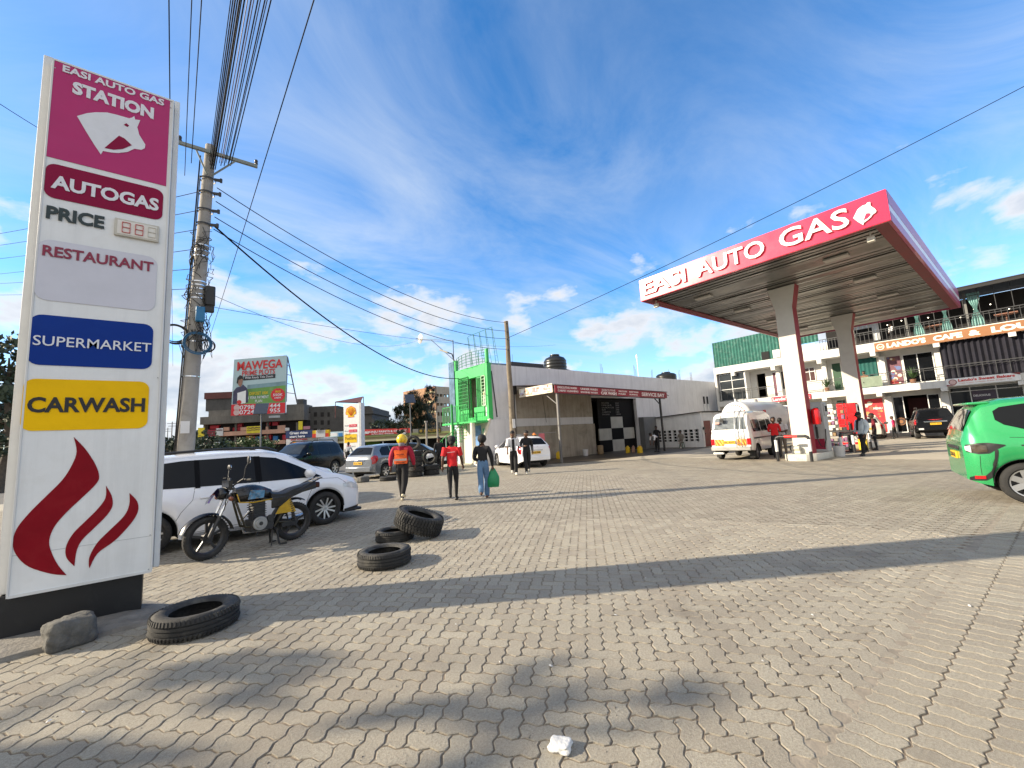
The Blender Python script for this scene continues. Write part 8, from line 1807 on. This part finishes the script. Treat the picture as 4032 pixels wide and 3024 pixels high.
a = away(828, 960, 90); tree('low dark shrub crown over the red paint shop sign', a.x, a.y, 6.0, [(0, 0, 5.0, 3.5, 3.0, 1.3), (4, -3, 4.6, 2.8, 2.8, 1.1)], lg1, 1500, .35, 10, .2)
a = away(880, 960, 58); tree('small dark sapling beside the red paint shop sign', a.x, a.y, 5.0, [(0, 0, 4.2, .8, .8, .9), (-.6, .4, 3.4, .9, .9, .7)], lg3, 500, .22, 13, .08)
tree('big unseen tree left of the forecourt, added to throw shade over the paving', -14.15, 9.75, 9.4, [(0, 0, 7.6, 2.0, 2.0, 1.5), (-1.0, -1.4, 7.4, 2.0, 2.0, 1.5), (-2.0, -3.0, 7.8, 2.2, 2.2, 1.5), (.9, 1.35, 7.1, 1.4, 1.4, 1.0), (1.5, 2.3, 6.0, 1.5, 1.5, .9), (1.2, 1.2, 5.0, 1.3, 1.3, .8), (.5, -.8, 6.1, 1.8, 1.8, 1.1), (-3.4, -4.6, 7.6, 2.4, 2.4, 1.6)], lg2, 2900, .20, 21, .3)  # out-of-view tree, crown placed and shaped to shade the foreground paving
# ---------------------------------------------------------------- poles and cables
PB = away(392, 972, 9.8); PB = Vector((PB.x, PB.y, 0)); PT = away(455, 316, 10.85); PYL = PB.y
def on_pole(z): return PB.lerp(PT, z/PT.z)
def utility_pole():
    t = thing('utility_pole', 'leaning grey concrete utility pole with a steel cross-arm and cable clutter', 'utility pole', PB)
    b = MB(); b.tube([PB.lerp(PT, k/8) for k in range(9)], [.205-.0115*k for k in range(9)], 18); b.build('pole', M('pole_concrete', (.31, .295, .27), .85, .16, 3, bump=.35, bsc=30, dirt=(.16, .14, .12, .5), dsc=2.5), t, smooth=60)
    def py(x, y, yy):
        d = ray(x, y); return Vector((0, 0, CH))+d*(yy/d.y)
    yy = PT.y-.17; A = py(385, 303, yy); B = py(556, 364, yy); z = (A.z+B.z)/2; A.z = B.z = z
    b = MB(); b.bar(A, B, .07, .08); c = on_pole(z); b.bar((A.lerp(B, .2).x, yy, z), (c.x-.05, yy, z-.62), .035); b.bar((A.lerp(B, .72).x, yy, z), (c.x+.05, yy, z-.62), .035); b.build('cross_arm', M('galvanised', (.20, .22, .20), .5, .15, 5, metal=.4), t)
    b = MB()
    for q in (B, A): b.lathe([(.0, .04), (.035, .04), (.045, .08), (.03, .11), (.045, .14), (.03, .18), (0, .19)], 12, (q.x-.03*(1 if q is B else -1), q.y, q.z))
    b.build('insulator', M('brown_insulator', (.03, .02, .018), .25), t, smooth=50)
    for k, zz in enumerate((.90, .86, .81, .77)):
        p = on_pole(PT.z*zz); b = MB(); b.lathe([(.165, -.02), (.172, -.02), (.172, .02), (.165, .02)], 16, p, closed=True); b.bar(p+Vector((.13, -.1, 0)), p+Vector((.26, -.14, 0)), .05, .06); b.cyl(p+Vector((.27, -.14, -.05)), p+Vector((.27, -.14, .05)), .03); b.build('bracket', dark_steel, t)
    for zz in (.71, .695, .68, .61, .60, .59, .575, .565, .45, .36, .16):
        p = on_pole(PT.z*zz); r = .205-.092*zz+.006; b = MB(); b.lathe([(r, -.012), (r+.008, -.012), (r+.008, .012), (r, .012)], 16, p, closed=True); b.build('band', chrome if zz > .3 else steel, t, smooth=50)
    p = on_pole(PT.z*.52); b = MB(); b.box((p.x-.02, p.y-.34, p.z-.20), (p.x+.16, p.y-.2, p.z+.16)); b.build('junction_box', M('blue_box', (.01, .14, .30), .4), t, bevel=.02); b = MB(); b.box((p.x+.15, p.y-.2, p.z+.25), (p.x+.36, p.y-.05, p.z+.75)); b.build('splice_box', black_plastic, t, bevel=.03); b = MB(); b.box((p.x+.05, p.y-.32, p.z+.05), (p.x+.34, p.y-.2, p.z+.2)); b.build('splice_box', black_plastic, t, bevel=.03)
    r2 = random.Random(4)
    def coil(c, R, mt, n, nm, ax):
        b = MB()
        for k in range(n):
            rr = R*r2.uniform(.9, 1.08); o = Vector((r2.uniform(-.02, .02), r2.uniform(-.03, .03), r2.uniform(-.02, .02))); b.tube([Vector(c)+o+Vector((rr*cos(2*pi*i/28), ax*rr*sin(2*pi*i/28), rr*1.0*sin(2*pi*i/28))) for i in range(28)], .011, 6, closed=True)
        b.build(nm, mt, t, smooth=60)
    p = on_pole(PT.z*.455); coil((p.x-.36, p.y-.12, p.z+.1), .235, black_rubber, 5, 'cable_coil', .25); coil((p.x+.06, p.y-.30, p.z-.12), .25, M('blue_cable', (.015, .10, .20), .5), 5, 'cable_coil', .1); coil((p.x+.25, p.y-.25, p.z-.15), .16, black_rubber, 3, 'cable_coil', .2)
    b = MB()
    for k in range(34):
        z0 = PT.z*r2.uniform(.44, .72); q = on_pole(z0); a0 = r2.uniform(2.6, 6.6); pts = []
        for i in range(8):
            a = a0+i*r2.uniform(.1, .35)*(1 if k % 2 else -1); rr = .19+.14*sin(pi*i/7)*r2.random(); pts.append((q.x+rr*cos(a), q.y+rr*sin(a), q.z+(i-4)*r2.uniform(.03, .14)))
        b.tube(pts, r2.uniform(.006, .012), 5)
    for k in range(9):
        x = r2.uniform(-.1, .24); q = on_pole(PT.z*.5); b.tube([(q.x+x, q.y-.22, q.z+.1), (q.x+x+.14, q.y-.26, q.z-.3), (q.x+x+.2*r2.random(), q.y-.26, q.z-.6-.3*r2.random()), (q.x+x+.05, q.y-.24, q.z-.45), (q.x+x-.02, q.y-.22, q.z-.2)], .007, 5)
    b.tube([on_pole(z_)+Vector((-.19, -.06, 0)) for z_ in (.2, 2, 4, 6, PT.z*.96)], .018, 6); b.tube([on_pole(z_)+Vector((-.16, -.12, 0)) for z_ in (.2, 2, 4, 6, PT.z*.9)], .012, 6); b.build('loose_cable', black_rubber, t, smooth=60)
    b = MB(); p = on_pole(2.2); b.box((p.x-.12, p.y-.212, p.z-.16), (p.x+.05, p.y-.205, p.z+.12)); b.build('pasted_notice', pale, t)
    # cables along the road overhead
    n = [0]
    def cable(x, z, r, zb, mt, y1=-22., y0=None, label=None, sag=.5, dx=0.):
        y0 = PYL-.2 if y0 is None else y0; P = []
        for i in range(25):
            q = i/24; P.append((x+dx*q, y0+(y1-y0)*q, z+(zb-z)*q-4*sag*q*(1-q)))
        b = MB(); b.tube(P, r, 6); o = b.build('overhead_cable', mt, None, smooth=60)
        tag(o, label or 'black overhead cable running along the road over the concrete pole', 'cable', 'overhead cables along the road')
    dk = M('cable_black', (.006, .006, .007), .8, spec=.1); br = M('cable_brown', (.10, .055, .045), .6)
    def at_pole(px, py_): v = py(px, py_, PYL-.2); return v.x, v.z
    for k in range(9):
        x, z = at_pole(452+1.6*k, 350+8*(k % 3)); cable(x, z, .007+.002*(k % 3), z-.4+.12*(k % 4), dk, dx=.02*k)
    for k, px in enumerate((474, 477, 481, 484, 488, 492, 495, 498)):
        x, z = at_pole(px, 352+6*(k % 2)); cable(x, z, .007+.003*(k % 2), z-.4+.1*(k % 3), br if k < 3 else dk, dx=.05*k)
    x, z = at_pole(553, 362); cable(x, z+.12, .010, z+.1, dk, y1=-22, y0=60, label='single bare line over the insulator at the right end of the cross-arm', sag=.8)
    x, z = at_pole(440, 360); cable(x-.25, z, .008, z, dk, label='thin cable left of the thick bundle over the pole'); x, z = at_pole(432, 380); cable(x-.3, z-.1, .007, z-.1, dk, label='thinnest cable leftmost of those over the pole')
    x, z = at_pole(366, 300); cable(x, z+1.0, .010, z+.8, dk, y0=PYL+40, label='lone line passing above the top right corner of the totem sign')
utility_pole()
def span(label, A, B, sag, r=.012, mt=None, group='service wires to the side'):
    P = []
    for i in range(33): q = i/32; p = A.lerp(B, q); P.append((p.x, p.y, p.z-4*sag*q*(1-q)))
    b = MB(); b.tube(P, r, 6); return tag(b.build('service_wire', mt or MATS['cable_black'], None, smooth=60), label, 'cable', group)
WB = Vector((13.27, 16.58, 0)); WT = Vector((13.22, 16.6, 7.45))
def wooden_pole():
    t = thing('wooden_pole', 'weathered wooden pole before the grey side wall of the wash station', 'utility pole', WB); b = MB(); b.tube([WB.lerp(WT, k/8)+Vector((.02*sin(k*2), 0, 0)) for k in range(9)], [.155-.006*k for k in range(9)], 14); b.build('pole', M('old_wood', (.20, .165, .12), .85, .3, 3, bump=.6, bsc=22, streak=.8), t, smooth=60)
    for z in (7.3, 6.85, 6.45, 5.9): b = MB(); b.bar((13.2, 16.5, z), (13.08, 16.4, z), .04); b.cyl((13.07, 16.39, z-.05), (13.07, 16.39, z+.05), .035); b.build('insulator', dark_steel, t)
    b = MB(); b.box((13.15, 16.43, 1.95), (13.32, 16.445, 2.4)); b.build('notice', pale, t); b = MB(); b.tube([(13.3, 16.75, 0), (13.36, 16.72, 3.6)], .05, 8); b.build('cable_duct', black_plastic, t)
wooden_pole()
for k, (zz, zw) in enumerate(((.885, 7.35), (.845, 6.9), (.80, 6.5), (.765, 5.95))):
    span('wire from the concrete pole to the wooden pole, %s of four' % ('top', 'second', 'third', 'lowest')[k], on_pole(PT.z*zz)+Vector((.2, 0, 0)), Vector((13.1, 16.5, zw)), .75, .011, None, 'wires between the two poles')
span('thick sagging black cable from the concrete pole to the green building', on_pole(PT.z*.775)+Vector((.2, 0, 0)), Vector((13.9, 22.6, 5.35)), 1.1, .022)
span('long single wire rising from the wooden pole over the red canopy', Vector((13.2, 16.6, 6.55)), away(2330, 125, 14), .25, .012)
span('thin far wire low behind the concrete pole towards the dish', on_pole(PT.z*.6)+Vector((.1, .3, 0)), Vector((13.95, 28, 9.0)), .9, .006); span('faint wire hanging below the dish wire', on_pole(PT.z*.56)+Vector((.1, .3, 0)), away(1200, 745, 34), .5, .006)
for k, y in enumerate((500, 520, 545, 575, 588, 606)):
    span('thin wire passing behind the totem sign, %s from the top' % ('first', 'second', 'third', 'fourth', 'fifth', 'sixth')[k], on_pole(PT.z*(.87-.055*k))+Vector((-.1, .1, 0)), away(-160, y+28, 20+3*k), .15, .008, None, 'wires behind the totem sign')
span('stray wire reaching the upper left edge of the totem sign', away(-120, 145, 9), away(160, 322, 13), .05, .008)
for k in range(2):
    a = away(370-9*k, 960, 95+20*k); b = MB(); b.tube([(0, 0, 0), (0, 0, 9)], [.14, .09], 7); b.bar((-.9, 0, 8.6), (.9, 0, 8.6), .1); b.bar((-.7, 0, 8), (.7, 0, 8), .1); one(b, 'far_pole', M('far_pole_grey', (.2, .19, .18), .8), ('far electricity pole seen right beside the concrete pole', 'farthest electricity pole between totem sign and concrete pole')[k], 'utility pole', (a.x, a.y, 0))
# far treeline closing the horizon on the road side
b = MB(); r2 = random.Random(77)
for k in range(5200):
    q = YAW+radians(-95)+radians(85)*r2.random(); d = r2.uniform(120, 165); z = 5.5*r2.random()**1.3*(.7+.5*sin(q*17)+.3*sin(q*41)); x, y = d*sin(q), d*cos(q); s = r2.uniform(.5, 1.1); nrm = Vector((r2.gauss(0, 1), r2.gauss(0, 1), r2.gauss(0, 1))).normalized(); a = nrm.orthogonal()*s; c = nrm.cross(a)
    p = Vector((x, y, max(.2, z))); b.add([p-a, p-c, p+a, p+c], [(0, 1, 2, 3)])
tag(b.build('treeline', lg1), 'far line of trees along the horizon beyond the road', 'trees', kind='stuff')
